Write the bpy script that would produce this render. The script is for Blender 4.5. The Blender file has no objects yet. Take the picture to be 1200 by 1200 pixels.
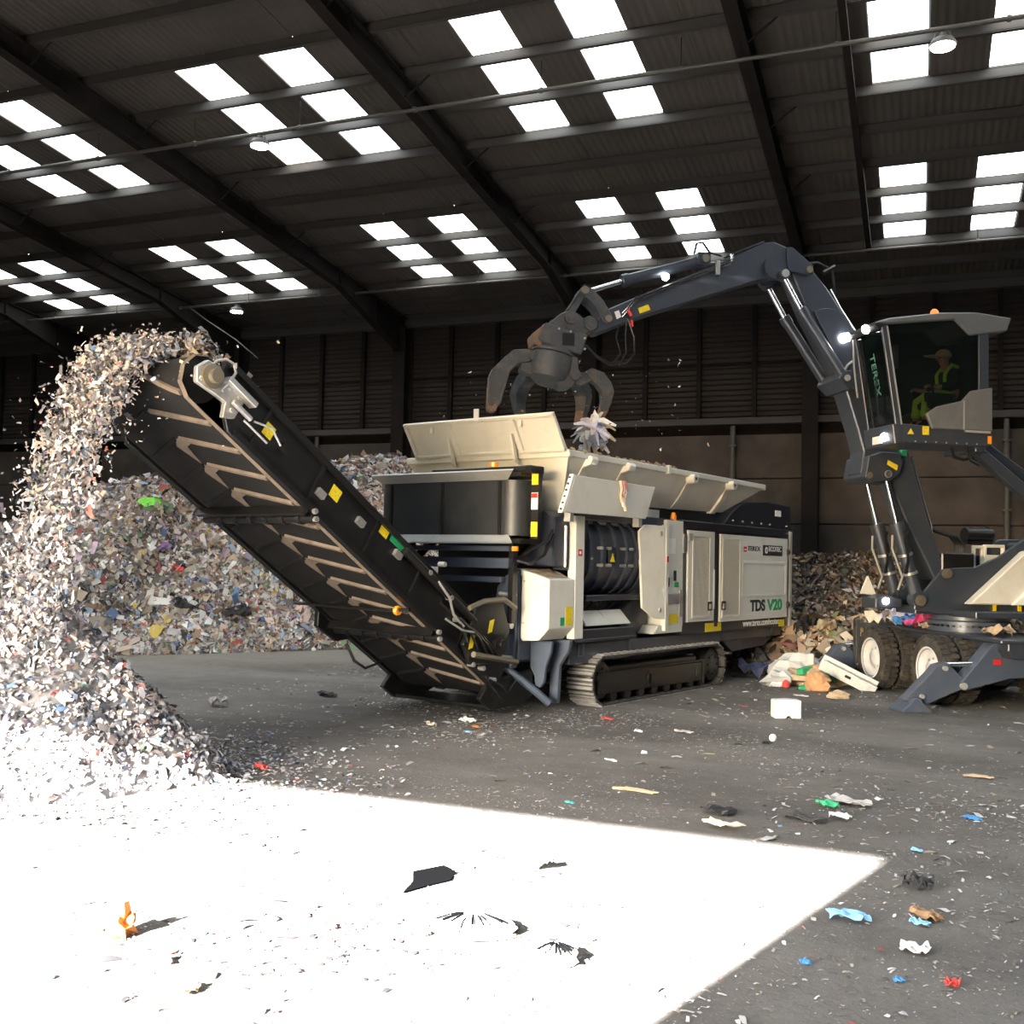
import bpy, bmesh, math, random
import numpy as np
from mathutils import Vector, Matrix, Euler

rnd = random.Random(7)
nrng = np.random.default_rng(11)
scene = bpy.context.scene
COL = scene.collection
PI = math.pi

# ------------------------------------------------------------------ camera
CAM_H = 2.0
cam_data = bpy.data.cameras.new('camera')
cam = bpy.data.objects.new('camera', cam_data)
COL.objects.link(cam)
cam_data.sensor_width = 36.0
cam_data.sensor_fit = 'HORIZONTAL'
cam_data.lens = 36.0 * 1215.0 / 1200.0
cam_data.clip_start = 0.05
cam_data.clip_end = 500
# world X runs along the back wall, Y towards it; the camera looks 21 deg left of the wall normal, 2.7 deg up, rolled 1.3 deg
_r = np.array([[0.93103719, 0.00360401, -0.36490651],
               [0.36422002, 0.05291818, 0.92980828],
               [0.02266123, -0.99859235, 0.04795614]])
cam.matrix_world = Matrix((
    (_r[0, 0], -_r[0, 1], -_r[0, 2], 0.0),
    (_r[1, 0], -_r[1, 1], -_r[1, 2], 0.0),
    (_r[2, 0], -_r[2, 1], -_r[2, 2], CAM_H),
    (0, 0, 0, 1)))
scene.camera = cam

# ------------------------------------------------------------------ world, sun, exposure
scene.view_settings.view_transform = 'Standard'
scene.view_settings.look = 'None'
scene.view_settings.gamma = 1.0
scene.view_settings.use_curve_mapping = False
scene.view_settings.exposure = 0.65
scene.cycles.max_bounces = 6
scene.cycles.diffuse_bounces = 4
scene.cycles.glossy_bounces = 3
scene.cycles.transmission_bounces = 4
scene.cycles.transparent_max_bounces = 8
scene.cycles.caustics_reflective = False
scene.cycles.caustics_refractive = False
scene.cycles.sample_clamp_indirect = 6.0
scene.cycles.use_denoising = True

SUN_EL = math.radians(25.0)
SUN_AZ = math.radians(15.2)          # light travels towards +Y, 15 deg to the right
world = bpy.data.worlds.new('world')
scene.world = world
world.use_nodes = True
wn = world.node_tree.nodes
wl = world.node_tree.links
bg = wn['Background']
sky = wn.new('ShaderNodeTexSky')
sky.sky_type = 'NISHITA'
sky.sun_disc = False
sky.sun_elevation = SUN_EL
sky.sun_rotation = math.radians(180 + 15.2)
wl.new(sky.outputs[0], bg.inputs[0])
bg.inputs[1].default_value = 2.0

sun_data = bpy.data.lights.new('sun', 'SUN')
sun_data.energy = 150.0
sun_data.angle = math.radians(0.9)
sun_data.color = (1.0, 0.985, 0.965)
sun = bpy.data.objects.new('sun', sun_data)
COL.objects.link(sun)
_sd = Vector((math.sin(SUN_AZ) * math.cos(SUN_EL), math.cos(SUN_AZ) * math.cos(SUN_EL), -math.sin(SUN_EL)))
sun.rotation_euler = _sd.to_track_quat('-Z', 'Y').to_euler()
sun.location = (-8, -12, 12)

DOOR_X0, DOOR_X1, DOOR_H, FRONT_Y = -11.0, -2.85, 4.80, -2.0
portal = bpy.data.lights.new('door_daylight_portal', 'AREA')
portal.shape = 'RECTANGLE'
portal.size = DOOR_X1 - DOOR_X0
portal.size_y = DOOR_H
portal.cycles.is_portal = True
po = bpy.data.objects.new('door_daylight_portal', portal)
COL.objects.link(po)
po.location = ((DOOR_X0 + DOOR_X1) / 2, FRONT_Y - 0.05, DOOR_H / 2)
po.rotation_euler = (math.radians(90), 0, 0)     # -Z axis -> +Y (into the hall)

ROOFLIGHT = 5.5      # radiance of the daylit translucent roof sheets

# ------------------------------------------------------------------ helpers
class MB:
    """collects shapes; build() links them as one mesh object"""
    def __init__(s, M=None):
        s.v = []; s.f = []; s.mi = []; s.M = M; s.cur = 0
    def add(s, vs, fs, M=None):
        n = len(s.v)
        for p in vs:
            p = Vector(p)
            if M is not None: p = M @ p
            if s.M is not None: p = s.M @ p
            s.v.append(tuple(p))
        for f in fs:
            s.f.append(tuple(i + n for i in f)); s.mi.append(s.cur)
        return s
    def box(s, lo, hi, M=None):
        x0, y0, z0 = lo; x1, y1, z1 = hi
        return s.add([(x0, y0, z0), (x1, y0, z0), (x1, y1, z0), (x0, y1, z0), (x0, y0, z1), (x1, y0, z1), (x1, y1, z1), (x0, y1, z1)],
                     [(0, 3, 2, 1), (4, 5, 6, 7), (0, 1, 5, 4), (1, 2, 6, 5), (2, 3, 7, 6), (3, 0, 4, 7)], M)
    def cbox(s, c, size, R=None):
        M = Matrix.Translation(c)
        if R is not None: M = M @ R.to_4x4()
        a, b, d = size[0] / 2, size[1] / 2, size[2] / 2
        return s.box((-a, -b, -d), (a, b, d), M)
    def prism(s, pts, axis, a, b):
        n = len(pts)
        def P(p, t):
            if axis == 'x': return (t, p[0], p[1])
            if axis == 'y': return (p[0], t, p[1])
            return (p[0], p[1], t)
        vs = [P(p, a) for p in pts] + [P(p, b) for p in pts]
        fs = [tuple(range(n))[::-1], tuple(range(n, 2 * n))] + [(i, (i + 1) % n, n + (i + 1) % n, n + i) for i in range(n)]
        return s.add(vs, fs)
    def ring_prism(s, outer, inner, axis, a, b):
        """closed band between two outlines with the same count"""
        n = len(outer)
        def P(p, t):
            if axis == 'x': return (t, p[0], p[1])
            if axis == 'y': return (p[0], t, p[1])
            return (p[0], p[1], t)
        vs = [P(p, a) for p in outer] + [P(p, b) for p in outer] + [P(p, a) for p in inner] + [P(p, b) for p in inner]
        fs = []
        for i in range(n):
            j = (i + 1) % n
            fs += [(i, j, n + j, n + i), (2 * n + j, 2 * n + i, 3 * n + i, 3 * n + j), (j, i, 2 * n + i, 2 * n + j), (n + i, n + j, 3 * n + j, 3 * n + i)]
        return s.add(vs, fs)
    def cyl(s, p0, p1, r0, r1=None, n=14, caps=True):
        p0 = Vector(p0); p1 = Vector(p1); r1 = r0 if r1 is None else r1
        d = (p1 - p0).normalized()
        a = d.orthogonal().normalized(); b = d.cross(a)
        vs = []
        for p, r in ((p0, r0), (p1, r1)):
            for i in range(n):
                t = 2 * PI * i / n
                vs.append(p + a * (r * math.cos(t)) + b * (r * math.sin(t)))
        fs = [(i, (i + 1) % n, n + (i + 1) % n, n + i) for i in range(n)]
        if caps: fs += [tuple(range(n))[::-1], tuple(range(n, 2 * n))]
        return s.add(vs, fs)
    def tube(s, pts, r, n=8):
        pts = [Vector(p) for p in pts]
        vs = []; m = len(pts); prev = None
        for k, p in enumerate(pts):
            d = (pts[min(k + 1, m - 1)] - pts[max(k - 1, 0)]).normalized()
            if prev is None: a = d.orthogonal().normalized()
            else: a = (prev - d * prev.dot(d)).normalized()
            prev = a; b = d.cross(a)
            for i in range(n):
                t = 2 * PI * i / n
                vs.append(p + a * (r * math.cos(t)) + b * (r * math.sin(t)))
        fs = [(k * n + i, k * n + (i + 1) % n, (k + 1) * n + (i + 1) % n, (k + 1) * n + i) for k in range(m - 1) for i in range(n)]
        fs += [tuple(range(n))[::-1], tuple(range((m - 1) * n, m * n))]
        return s.add(vs, fs)
    def lathe(s, prof, c, axis, n=24, caps=True):
        """prof: (r, t) pairs along axis from c"""
        c = Vector(c); d = Vector(axis).normalized(); a = d.orthogonal().normalized(); b = d.cross(a)
        vs = []; m = len(prof)
        for r, t in prof:
            for i in range(n):
                q = 2 * PI * i / n
                vs.append(c + d * t + a * (r * math.cos(q)) + b * (r * math.sin(q)))
        fs = [(k * n + i, k * n + (i + 1) % n, (k + 1) * n + (i + 1) % n, (k + 1) * n + i) for k in range(m - 1) for i in range(n)]
        if caps: fs += [tuple(range(n))[::-1], tuple(range((m - 1) * n, m * n))]
        return s.add(vs, fs)
    def ball(s, c, r, n=10, m=7, sc=(1, 1, 1)):
        c = Vector(c); vs = []; fs = []
        for k in range(m + 1):
            th = PI * k / m
            for i in range(n):
                t = 2 * PI * i / n
                vs.append(c + Vector((r * sc[0] * math.sin(th) * math.cos(t), r * sc[1] * math.sin(th) * math.sin(t), r * sc[2] * math.cos(th))))
        for k in range(m):
            for i in range(n):
                fs.append((k * n + i, k * n + (i + 1) % n, (k + 1) * n + (i + 1) % n, (k + 1) * n + i))
        return s.add(vs, fs)
    def mesh(s, name, weld=True):
        me = bpy.data.meshes.new(name)
        me.from_pydata(s.v, [], s.f)
        me.update()
        me.polygons.foreach_set('material_index', s.mi)
        bm = bmesh.new(); bm.from_mesh(me)
        if weld: bmesh.ops.remove_doubles(bm, verts=bm.verts, dist=1e-5)
        bmesh.ops.recalc_face_normals(bm, faces=bm.faces)
        bm.to_mesh(me); bm.free()
        return me
    def build(s, name, mat, parent=None, bevel=0.0, smooth=False, seg=1):
        me = s.mesh(name)
        for m in (mat if isinstance(mat, (list, tuple)) else [mat]): me.materials.append(m)
        return link(name, me, parent, bevel, smooth, seg)

def link(name, me, parent=None, bevel=0.0, smooth=False, seg=1):
    o = bpy.data.objects.new(name, me)
    COL.objects.link(o)
    if parent is not None: o.parent = parent
    if smooth:
        me.polygons.foreach_set('use_smooth', [True] * len(me.polygons))
        try: me.set_sharp_from_angle(angle=math.radians(38))
        except Exception: pass
    if bevel > 0:
        b = o.modifiers.new('bevel', 'BEVEL'); b.width = bevel; b.segments = seg; b.limit_method = 'ANGLE'; b.angle_limit = math.radians(40)
    return o

def tag(o, label=None, cat=None, group=None, kind=None):
    if label: o['label'] = label
    if cat: o['category'] = cat
    if group: o['group'] = group
    if kind: o['kind'] = kind
    return o

def empty(name, loc=(0, 0, 0), rz=0.0):
    o = bpy.data.objects.new(name, None)
    COL.objects.link(o); o.location = loc; o.rotation_euler = (0, 0, rz); o.empty_display_size = 0.2
    return o

def inst(o, parent=None, loc=None, rot=None, scale=None):
    c = o.copy(); COL.objects.link(c)
    if parent is not None: c.parent = parent
    if loc is not None: c.location = loc
    if rot is not None: c.rotation_euler = rot
    if scale is not None: c.scale = scale
    return c

_mats = {}
def mat(name, color, rough=0.5, metal=0.0, dirt=None, dirt_amt=0.0, dirt_scale=3.0, bump=0.0, bump_scale=30.0, emit=None, emit_s=0.0,
        spec=None, alpha=None, trans=0.0, coat=0.0, var=0.0, var_scale=8.0):
    if name in _mats: return _mats[name]
    m = bpy.data.materials.new(name); m.use_nodes = True
    nt = m.node_tree; n = nt.nodes; l = nt.links
    b = n['Principled BSDF']
    b.inputs['Base Color'].default_value = (*color, 1)
    b.inputs['Roughness'].default_value = rough
    b.inputs['Metallic'].default_value = metal
    if spec is not None: b.inputs['Specular IOR Level'].default_value = spec
    if coat: b.inputs['Coat Weight'].default_value = coat
    if trans: b.inputs['Transmission Weight'].default_value = trans
    if alpha is not None: b.inputs['Alpha'].default_value = alpha
    if emit is not None:
        b.inputs['Emission Color'].default_value = (*emit, 1); b.inputs['Emission Strength'].default_value = emit_s
    tc = None
    if dirt is not None or bump or var:
        tc = n.new('ShaderNodeTexCoord')
    out = None
    if var:
        nz = n.new('ShaderNodeTexNoise'); nz.inputs['Scale'].default_value = var_scale; nz.inputs['Detail'].default_value = 6
        l.new(tc.outputs['Object'], nz.inputs['Vector'])
        mr = n.new('ShaderNodeMapRange'); mr.inputs[1].default_value = 0.3; mr.inputs[2].default_value = 0.7
        mr.inputs[3].default_value = 1 - var; mr.inputs[4].default_value = 1 + var
        l.new(nz.outputs['Fac'], mr.inputs[0])
        mx = n.new('ShaderNodeMix'); mx.data_type = 'RGBA'; mx.blend_type = 'MULTIPLY'; mx.inputs[0].default_value = 1
        mx.inputs[6].default_value = (*color, 1)
        l.new(mr.outputs[0], mx.inputs[7]); out = mx.outputs[2]
    if dirt is not None:
        nz = n.new('ShaderNodeTexNoise'); nz.inputs['Scale'].default_value = dirt_scale; nz.inputs['Detail'].default_value = 8; nz.inputs['Roughness'].default_value = 0.65
        l.new(tc.outputs['Object'], nz.inputs['Vector'])
        cr = n.new('ShaderNodeMapRange'); cr.inputs[1].default_value = 0.48; cr.inputs[2].default_value = 0.72; cr.inputs[4].default_value = dirt_amt
        l.new(nz.outputs['Fac'], cr.inputs[0])
        mx = n.new('ShaderNodeMix'); mx.data_type = 'RGBA'
        l.new(cr.outputs[0], mx.inputs[0])
        if out is not None: l.new(out, mx.inputs[6])
        else: mx.inputs[6].default_value = (*color, 1)
        mx.inputs[7].default_value = (*dirt, 1)
        out = mx.outputs[2]
    if out is not None: l.new(out, b.inputs['Base Color'])
    if bump:
        nz = n.new('ShaderNodeTexNoise'); nz.inputs['Scale'].default_value = bump_scale; nz.inputs['Detail'].default_value = 6
        l.new(tc.outputs['Object'], nz.inputs['Vector'])
        bp = n.new('ShaderNodeBump'); bp.inputs['Strength'].default_value = bump; bp.inputs['Distance'].default_value = 0.02
        l.new(nz.outputs['Fac'], bp.inputs['Height']); l.new(bp.outputs[0], b.inputs['Normal'])
    _mats[name] = m
    return m

def text_mesh(body, size, font_scale_x=1.0, depth=0.004, bold=0.0, spacing=1.0):
    cu = bpy.data.curves.new('lettering', 'FONT')
    cu.body = body; cu.size = size; cu.extrude = depth / 2; cu.offset = bold; cu.space_character = spacing
    cu.align_x = 'LEFT'; cu.align_y = 'BOTTOM'
    o = bpy.data.objects.new('lettering_tmp', cu); COL.objects.link(o)
    dg = bpy.context.evaluated_depsgraph_get()
    me = bpy.data.meshes.new_from_object(o.evaluated_get(dg))
    bpy.data.objects.remove(o); bpy.data.curves.remove(cu)
    if font_scale_x != 1.0:
        for v in me.vertices: v.co.x *= font_scale_x
    return me

def lettering(name, body, size, m, parent, M, sx=1.0, bold=0.0, width=None, spacing=1.0):
    """text laid by matrix M (local x = reading direction, y = up, z = out of the surface)"""
    me = text_mesh(body, size, sx, 0.006, bold, spacing)
    xs = [v.co.x for v in me.vertices]
    x0 = min(xs); k = 1.0
    if width: k = width / (max(xs) - x0)
    for v in me.vertices:
        v.co.x = (v.co.x - x0) * k
    me.transform(M)
    me.materials.clear(); me.materials.append(m)
    return link(name, me, parent)

def frame(o, x, y):
    """matrix from origin, reading direction x and up direction y"""
    x = Vector(x).normalized(); y = Vector(y).normalized(); z = x.cross(y)
    return Matrix(((x.x, y.x, z.x, o[0]), (x.y, y.y, z.y, o[1]), (x.z, y.z, z.z, o[2]), (0, 0, 0, 1)))
# ------------------------------------------------------------------ materials of the hall
def floor_material():
    m = bpy.data.materials.new('dirty_asphalt'); m.use_nodes = True
    nt = m.node_tree; n = nt.nodes; l = nt.links; b = n['Principled BSDF']
    tc = n.new('ShaderNodeTexCoord')
    def noise(scale, detail=6, rough=0.6, vec=None):
        z = n.new('ShaderNodeTexNoise'); z.inputs['Scale'].default_value = scale; z.inputs['Detail'].default_value = detail
        z.inputs['Roughness'].default_value = rough; l.new(vec or tc.outputs['Object'], z.inputs['Vector']); return z.outputs['Fac']
    def rng(v, a, c, lo=0.0, hi=1.0):
        r = n.new('ShaderNodeMapRange'); r.inputs[1].default_value = a; r.inputs[2].default_value = c; r.inputs[3].default_value = lo; r.inputs[4].default_value = hi
        l.new(v, r.inputs[0]); return r.outputs[0]
    def mix(f, a, c):
        x = n.new('ShaderNodeMix'); x.data_type = 'RGBA'
        l.new(f, x.inputs[0])
        for s, k in ((a, 6), (c, 7)):
            if isinstance(s, tuple): x.inputs[k].default_value = (*s, 1)
            else: l.new(s, x.inputs[k])
        return x.outputs[2]
    base = mix(rng(noise(0.35, 5), 0.35, 0.65), (0.088, 0.079, 0.072), (0.160, 0.148, 0.136))
    # tyre-polished, dust-greyed lanes
    mp = n.new('ShaderNodeMapping'); mp.inputs['Scale'].default_value = (0.16, 0.55, 1); mp.inputs['Rotation'].default_value = (0, 0, 0.5)
    l.new(tc.outputs['Object'], mp.inputs['Vector'])
    base = mix(rng(noise(1.0, 7, 0.55, mp.outputs[0]), 0.46, 0.66, 0, 0.75), base, (0.225, 0.21, 0.193))
    # brown soil patches
    base = mix(rng(noise(0.9, 8, 0.7), 0.55, 0.75, 0, 0.6), base, (0.135, 0.108, 0.086))
    # pale dust trodden along the foot of the heap
    sx = n.new('ShaderNodeSeparateXYZ'); l.new(tc.outputs['Object'], sx.inputs[0])
    ma = n.new('ShaderNodeMath'); ma.operation = 'MULTIPLY_ADD'; ma.inputs[1].default_value = -1.2; l.new(sx.outputs[0], ma.inputs[0]); l.new(sx.outputs[1], ma.inputs[2])
    nzd = n.new('ShaderNodeMath'); nzd.operation = 'MULTIPLY_ADD'; nzd.inputs[1].default_value = 3.0; l.new(noise(0.7, 4), nzd.inputs[0]); l.new(ma.outputs[0], nzd.inputs[2])
    base = mix(rng(nzd.outputs[0], 28.5, 34.5, 0, 0.8), base, (0.30, 0.265, 0.225))
    # fine light grit
    vo = n.new('ShaderNodeTexVoronoi'); vo.inputs['Scale'].default_value = 26; l.new(tc.outputs['Object'], vo.inputs['Vector'])
    base = mix(rng(noise(9.0, 9, 0.8), 0.52, 0.72, 0, 0.55), base, (0.045, 0.039, 0.034))
    base = mix(rng(noise(38.0, 4, 0.7), 0.58, 0.72, 0, 0.5), base, (0.33, 0.31, 0.285))
    grit = rng(vo.outputs['Distance'], 0.05, 0.16, 1, 0)
    patch = rng(noise(1.6, 4), 0.42, 0.6, 0.1, 0.8)
    mm = n.new('ShaderNodeMath'); mm.operation = 'MULTIPLY'; l.new(grit, mm.inputs[0]); l.new(patch, mm.inputs[1])
    base = mix(mm.outputs[0], base, (0.42, 0.40, 0.37))
    l.new(base, b.inputs['Base Color'])
    l.new(rng(noise(3.0), 0.3, 0.7, 0.62, 0.9), b.inputs['Roughness'])
    bp = n.new('ShaderNodeBump'); bp.inputs['Strength'].default_value = 0.8; bp.inputs['Distance'].default_value = 0.025
    l.new(noise(22, 9, 0.75), bp.inputs['Height']); l.new(bp.outputs[0], b.inputs['Normal'])
    return m

def ribbed(name, color, axis, scale, strength, dirt, amt, rough=0.8):
    """sheet metal with fine ribs running across the given axis"""
    m = mat(name, color, rough, dirt=dirt, dirt_amt=amt, dirt_scale=0.9, var=0.25, var_scale=0.5)
    nt = m.node_tree; n = nt.nodes; l = nt.links; b = n['Principled BSDF']
    tc = n.new('ShaderNodeTexCoord'); w = n.new('ShaderNodeTexWave'); w.wave_type = 'BANDS'; w.bands_direction = axis
    w.inputs['Scale'].default_value = scale
    l.new(tc.outputs['Object'], w.inputs['Vector'])
    bp = n.new('ShaderNodeBump'); bp.inputs['Strength'].default_value = strength; bp.inputs['Distance'].default_value = 0.03
    l.new(w.outputs['Fac'], bp.inputs['Height']); l.new(bp.outputs[0], b.inputs['Normal'])
    return m

M_FLOOR = floor_material()
M_ROOF = ribbed('grimy_roof_sheet', (0.088, 0.076, 0.067), 'X', 2.2, 0.6, (0.10, 0.088, 0.075), 0.5)
M_STEEL_DARK = mat('sooty_steel', (0.015, 0.0125, 0.0115), 0.85, spec=0.15, dirt=(0.032, 0.023, 0.019), dirt_amt=0.6, dirt_scale=1.5)
M_PURLIN = mat('dusty_purlin', (0.048, 0.043, 0.038), 0.7, dirt=(0.07, 0.062, 0.054), dirt_amt=0.6, dirt_scale=1.2)
M_CLAD = mat('brown_wall_cladding', (0.040, 0.033, 0.029), 0.8, spec=0.2, dirt=(0.056, 0.047, 0.041), dirt_amt=0.7, dirt_scale=0.8)
M_CONC = mat('stained_concrete', (0.068, 0.056, 0.047), 0.9, dirt=(0.032, 0.028, 0.025), dirt_amt=0.9, dirt_scale=0.7, bump=0.4, bump_scale=6, var=0.35, var_scale=1.3)
M_PIPE = mat('dull_galvanised_pipe', (0.09, 0.082, 0.07), 0.6, 0.2, dirt=(0.07, 0.06, 0.05), dirt_amt=0.7)
M_BLOCKER = mat('light_blocking_slab', (0.04, 0.038, 0.036), 0.9)

# translucent roof sheet: daylight shines through it
M_LIGHT = bpy.data.materials.new('daylit_rooflight'); M_LIGHT.use_nodes = True
_n = M_LIGHT.node_tree.nodes; _l = M_LIGHT.node_tree.links; _b = _n['Principled BSDF']
_b.inputs['Base Color'].default_value = (0.8, 0.76, 0.68, 1); _b.inputs['Roughness'].default_value = 0.5
_tc = _n.new('ShaderNodeTexCoord'); _z = _n.new('ShaderNodeTexNoise'); _z.inputs['Scale'].default_value = 1.1; _z.inputs['Detail'].default_value = 3
_l.new(_tc.outputs['Object'], _z.inputs['Vector'])
_cr = _n.new('ShaderNodeValToRGB'); _cr.color_ramp.elements[0].position = 0.33; _cr.color_ramp.elements[0].color = (0.95, 0.93, 0.86, 1)
_cr.color_ramp.elements[1].position = 0.55; _cr.color_ramp.elements[1].color = (0.87, 0.95, 1.0, 1)
_l.new(_z.outputs['Fac'], _cr.inputs[0]); _l.new(_cr.outputs[0], _b.inputs['Emission Color'])
_b.inputs['Emission Strength'].default_value = ROOFLIGHT

# ------------------------------------------------------------------ the hall
X0, X1, YB = -36.0, 15.0, 28.0
SL = 0.105
BAY = 5.95
COLS = [-2.6 + BAY * k for k in range(-5, 3)]        # column lines
def zs(y): return 9.45 + SL * (YB - y)                # underside of the roof sheets

b = MB(); b.box((X0 - 1, -40, -0.25), (X1 + 1, YB + 0.4, 0.0))
floor = tag(b.build('floor', M_FLOOR), kind='structure')

# back wall: concrete push wall panels below, ribbed cladding between posts above
b = MB(); b.box((X0, YB + 0.16, 0), (X1, YB + 0.4, 9.7))
wall_back = tag(b.build('wall_back', M_STEEL_DARK), kind='structure')
k = 0
for c in range(-6, 3):
    xa = -2.6 + BAY * c
    for r in range(5):
        z1 = 5.55 - 1.2 * r; z0 = max(0.0, z1 - 1.2)
        d = rnd.uniform(-0.015, 0.02)
        x_a = max(X0, xa + 0.012); x_b = min(X1, xa + BAY - 0.012)
        if x_b - x_a < 0.2: continue
        b = MB(); b.box((x_a, YB - 0.02 + d, z0 + 0.012), (x_b, YB + 0.16, z1 - 0.012))
        b.build('concrete_panel', M_CONC, wall_back, bevel=0.02)
def clad_profile(z0, z1, pitch=0.146):
    pts = []; z = z0
    while z < z1 - 0.01:
        pts += [(YB + 0.02, z), (YB + 0.02, min(z + pitch * 0.36, z1)), (YB - 0.035, min(z + pitch * 0.46, z1)), (YB - 0.035, min(z + pitch * 0.9, z1))]
        z += pitch
    return pts
_prof = clad_profile(5.98, 9.35)
b = MB()
vs = [(0, p[0], p[1]) for p in _prof] + [(BAY / 4, p[0], p[1]) for p in _prof]
n_ = len(_prof)
b.add(vs, [(i, i + 1, n_ + i + 1, n_ + i) for i in range(n_ - 1)])
clad0 = b.build('cladding_panel', M_CLAD, wall_back)
b = MB(); b.box((-0.06, YB - 0.16, 5.98), (0.06, YB - 0.03, 9.2))
stud0 = b.build('wall_post', M_STEEL_DARK, wall_back)
first = True
for c in range(-22, 12):
    x = -2.6 + BAY / 4 * c
    if x < X0 or x + BAY / 4 > X1: continue
    if first: clad0.location.x = x; stud0.location.x = x; first = False
    else:
        inst(clad0, wall_back, (x, 0, 0))
        if c % 4: inst(stud0, wall_back, (x, 0, 0))
for nm, lo, hi, m_ in [('wall_rail', (X0, YB - 0.2, 5.80), (X1, YB - 0.02, 5.98), M_PURLIN), ('wall_rail', (X0, YB - 0.1, 7.42), (X1, YB - 0.04, 7.47), M_STEEL_DARK),
                       ('eaves_beam', (X0, YB - 0.3, 9.0), (X1, YB - 0.03, 9.24), M_PURLIN)]:
    b = MB(); b.box(lo, hi); b.build(nm, m_, wall_back, bevel=0.01)
for x in COLS:                                          # H-section columns
    b = MB()
    b.box((x - 0.2, YB - 0.62, 0), (x + 0.2, YB - 0.58, 9.0)); b.box((x - 0.2, YB - 0.08, 0), (x + 0.2, YB - 0.03, 9.0)); b.box((x - 0.02, YB - 0.58, 0), (x + 0.02, YB - 0.08, 9.0))
    b.build('column', M_STEEL_DARK, wall_back)
for x in (-4.62, -17.5, 2.0):                           # slender downpipes in front of the push wall
    b = MB(); b.cyl((x, YB - 0.22, 0), (x, YB - 0.22, 5.75), 0.07, n=10)
    for z in (1.5, 3.5, 5.2): b.box((x - 0.1, YB - 0.3, z), (x + 0.1, YB - 0.02, z + 0.05))
    b.build('downpipe', M_PIPE, wall_back, smooth=True)

b = MB(); b.box((X0 - 0.3, -2.3, 0), (X0, YB + 0.4, 13)); tag(b.build('wall_left', M_CLAD), kind='structure')
b = MB(); b.box((X1, -2.3, 0), (X1 + 0.3, YB + 0.4, 13)); tag(b.build('wall_right', M_CLAD), kind='structure')
b = MB()
b.box((X0, FRONT_Y - 0.25, 0), (DOOR_X0, FRONT_Y, 13)); b.box((DOOR_X1, FRONT_Y - 0.25, 0), (X1, FRONT_Y, 13)); b.box((DOOR_X0, FRONT_Y - 0.25, DOOR_H), (DOOR_X1, FRONT_Y, 13))
wall_front = tag(b.build('wall_front', M_CLAD), kind='structure')
b = MB()
b.box((DOOR_X0 - 0.14, FRONT_Y, 0), (DOOR_X0, FRONT_Y + 0.1, DOOR_H + 0.14)); b.box((DOOR_X1, FRONT_Y, 0), (DOOR_X1 + 0.14, FRONT_Y + 0.1, DOOR_H + 0.14)); b.box((DOOR_X0, FRONT_Y, DOOR_H), (DOOR_X1, FRONT_Y + 0.1, DOOR_H + 0.14))
tag(b.build('door_1', M_STEEL_DARK, bevel=0.01), kind='structure')

# roof
b = MB()
ya, yb_ = -2.3, YB + 0.4
b.add([(X0 - 0.3, ya, zs(ya) + 0.12), (X1 + 0.3, ya, zs(ya) + 0.12), (X1 + 0.3, yb_, zs(yb_) + 0.12), (X0 - 0.3, yb_, zs(yb_) + 0.12),
       (X0 - 0.3, ya, zs(ya) + 0.2), (X1 + 0.3, ya, zs(ya) + 0.2), (X1 + 0.3, yb_, zs(yb_) + 0.2), (X0 - 0.3, yb_, zs(yb_) + 0.2)],
      [(0, 3, 2, 1), (4, 5, 6, 7), (0, 1, 5, 4), (1, 2, 6, 5), (2, 3, 7, 6), (3, 0, 4, 7)])
ceiling = tag(b.build('ceiling', M_BLOCKER), kind='structure')  # unseen closed slab above the sheets, added to block outside light
SHEET = 0.92
PUR = 1.335
def sheet(name, xa, y0, y1, m_, lift=0.0, gap=0.004):
    b = MB()
    xb = xa + SHEET - gap
    b.add([(xa, y0, zs(y0) + lift), (xb, y0, zs(y0) + lift), (xb, y1, zs(y1) + lift), (xa, y1, zs(y1) + lift),
           (xa, y0, zs(y0) + lift + 0.03), (xb, y0, zs(y0) + lift + 0.03), (xb, y1, zs(y1) + lift + 0.03), (xa, y1, zs(y1) + lift + 0.03)],
          [(0, 3, 2, 1), (4, 5, 6, 7), (0, 1, 5, 4), (1, 2, 6, 5), (2, 3, 7, 6), (3, 0, 4, 7)])
    return b.build(name, m_, ceiling)
sky_cols = set()
for kk in (-35, -33, -27, -25, -20, -18, -13, -11, -7, -5, 0, 2, 6, 8, 13, 15):
    sky_cols.add(kk)
groups = [(YB - PUR * 5, YB - PUR * 2), (YB - PUR * 10, YB - PUR * 7), (YB - PUR * 15, YB - PUR * 12), (YB - PUR * 20, YB - PUR * 17)]
for kk in range(-39, 18):
    xa = -0.77 + SHEET * kk
    if xa < X0 - 0.8 or xa > X1: continue
    if kk in sky_cols:
        y = YB + 0.2
        for g0, g1 in groups:
            sheet('roof_sheet', xa, g1, y, M_ROOF)
            sheet('rooflight', xa + 0.01, g0, g1, M_LIGHT, 0.03, 0.04)
            y = g0
        sheet('roof_sheet', xa, -2.2, y, M_ROOF)
    else:
        sheet('roof_sheet', xa, 12.0, YB + 0.2, M_ROOF, rnd.uniform(0, 0.02))
        sheet('roof_sheet', xa, -2.2, 12.0, M_ROOF, rnd.uniform(0, 0.02))
for i in range(0, 23):
    y = YB - PUR * i - (0.12 if i == 0 else 0)
    z = zs(y)
    b = MB()
    b.box((X0, y - 0.012, z - 0.2), (X1, y + 0.012, z - 0.01)); b.box((X0, y - 0.075, z - 0.212), (X1, y + 0.012, z - 0.19)); b.box((X0, y - 0.075, z - 0.2), (X1, y - 0.06, z - 0.16))
    b.box((X0, y - 0.012, z - 0.02), (X1, y + 0.07, z - 0.004))
    b.build('purlin', M_PURLIN, ceiling)
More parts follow.
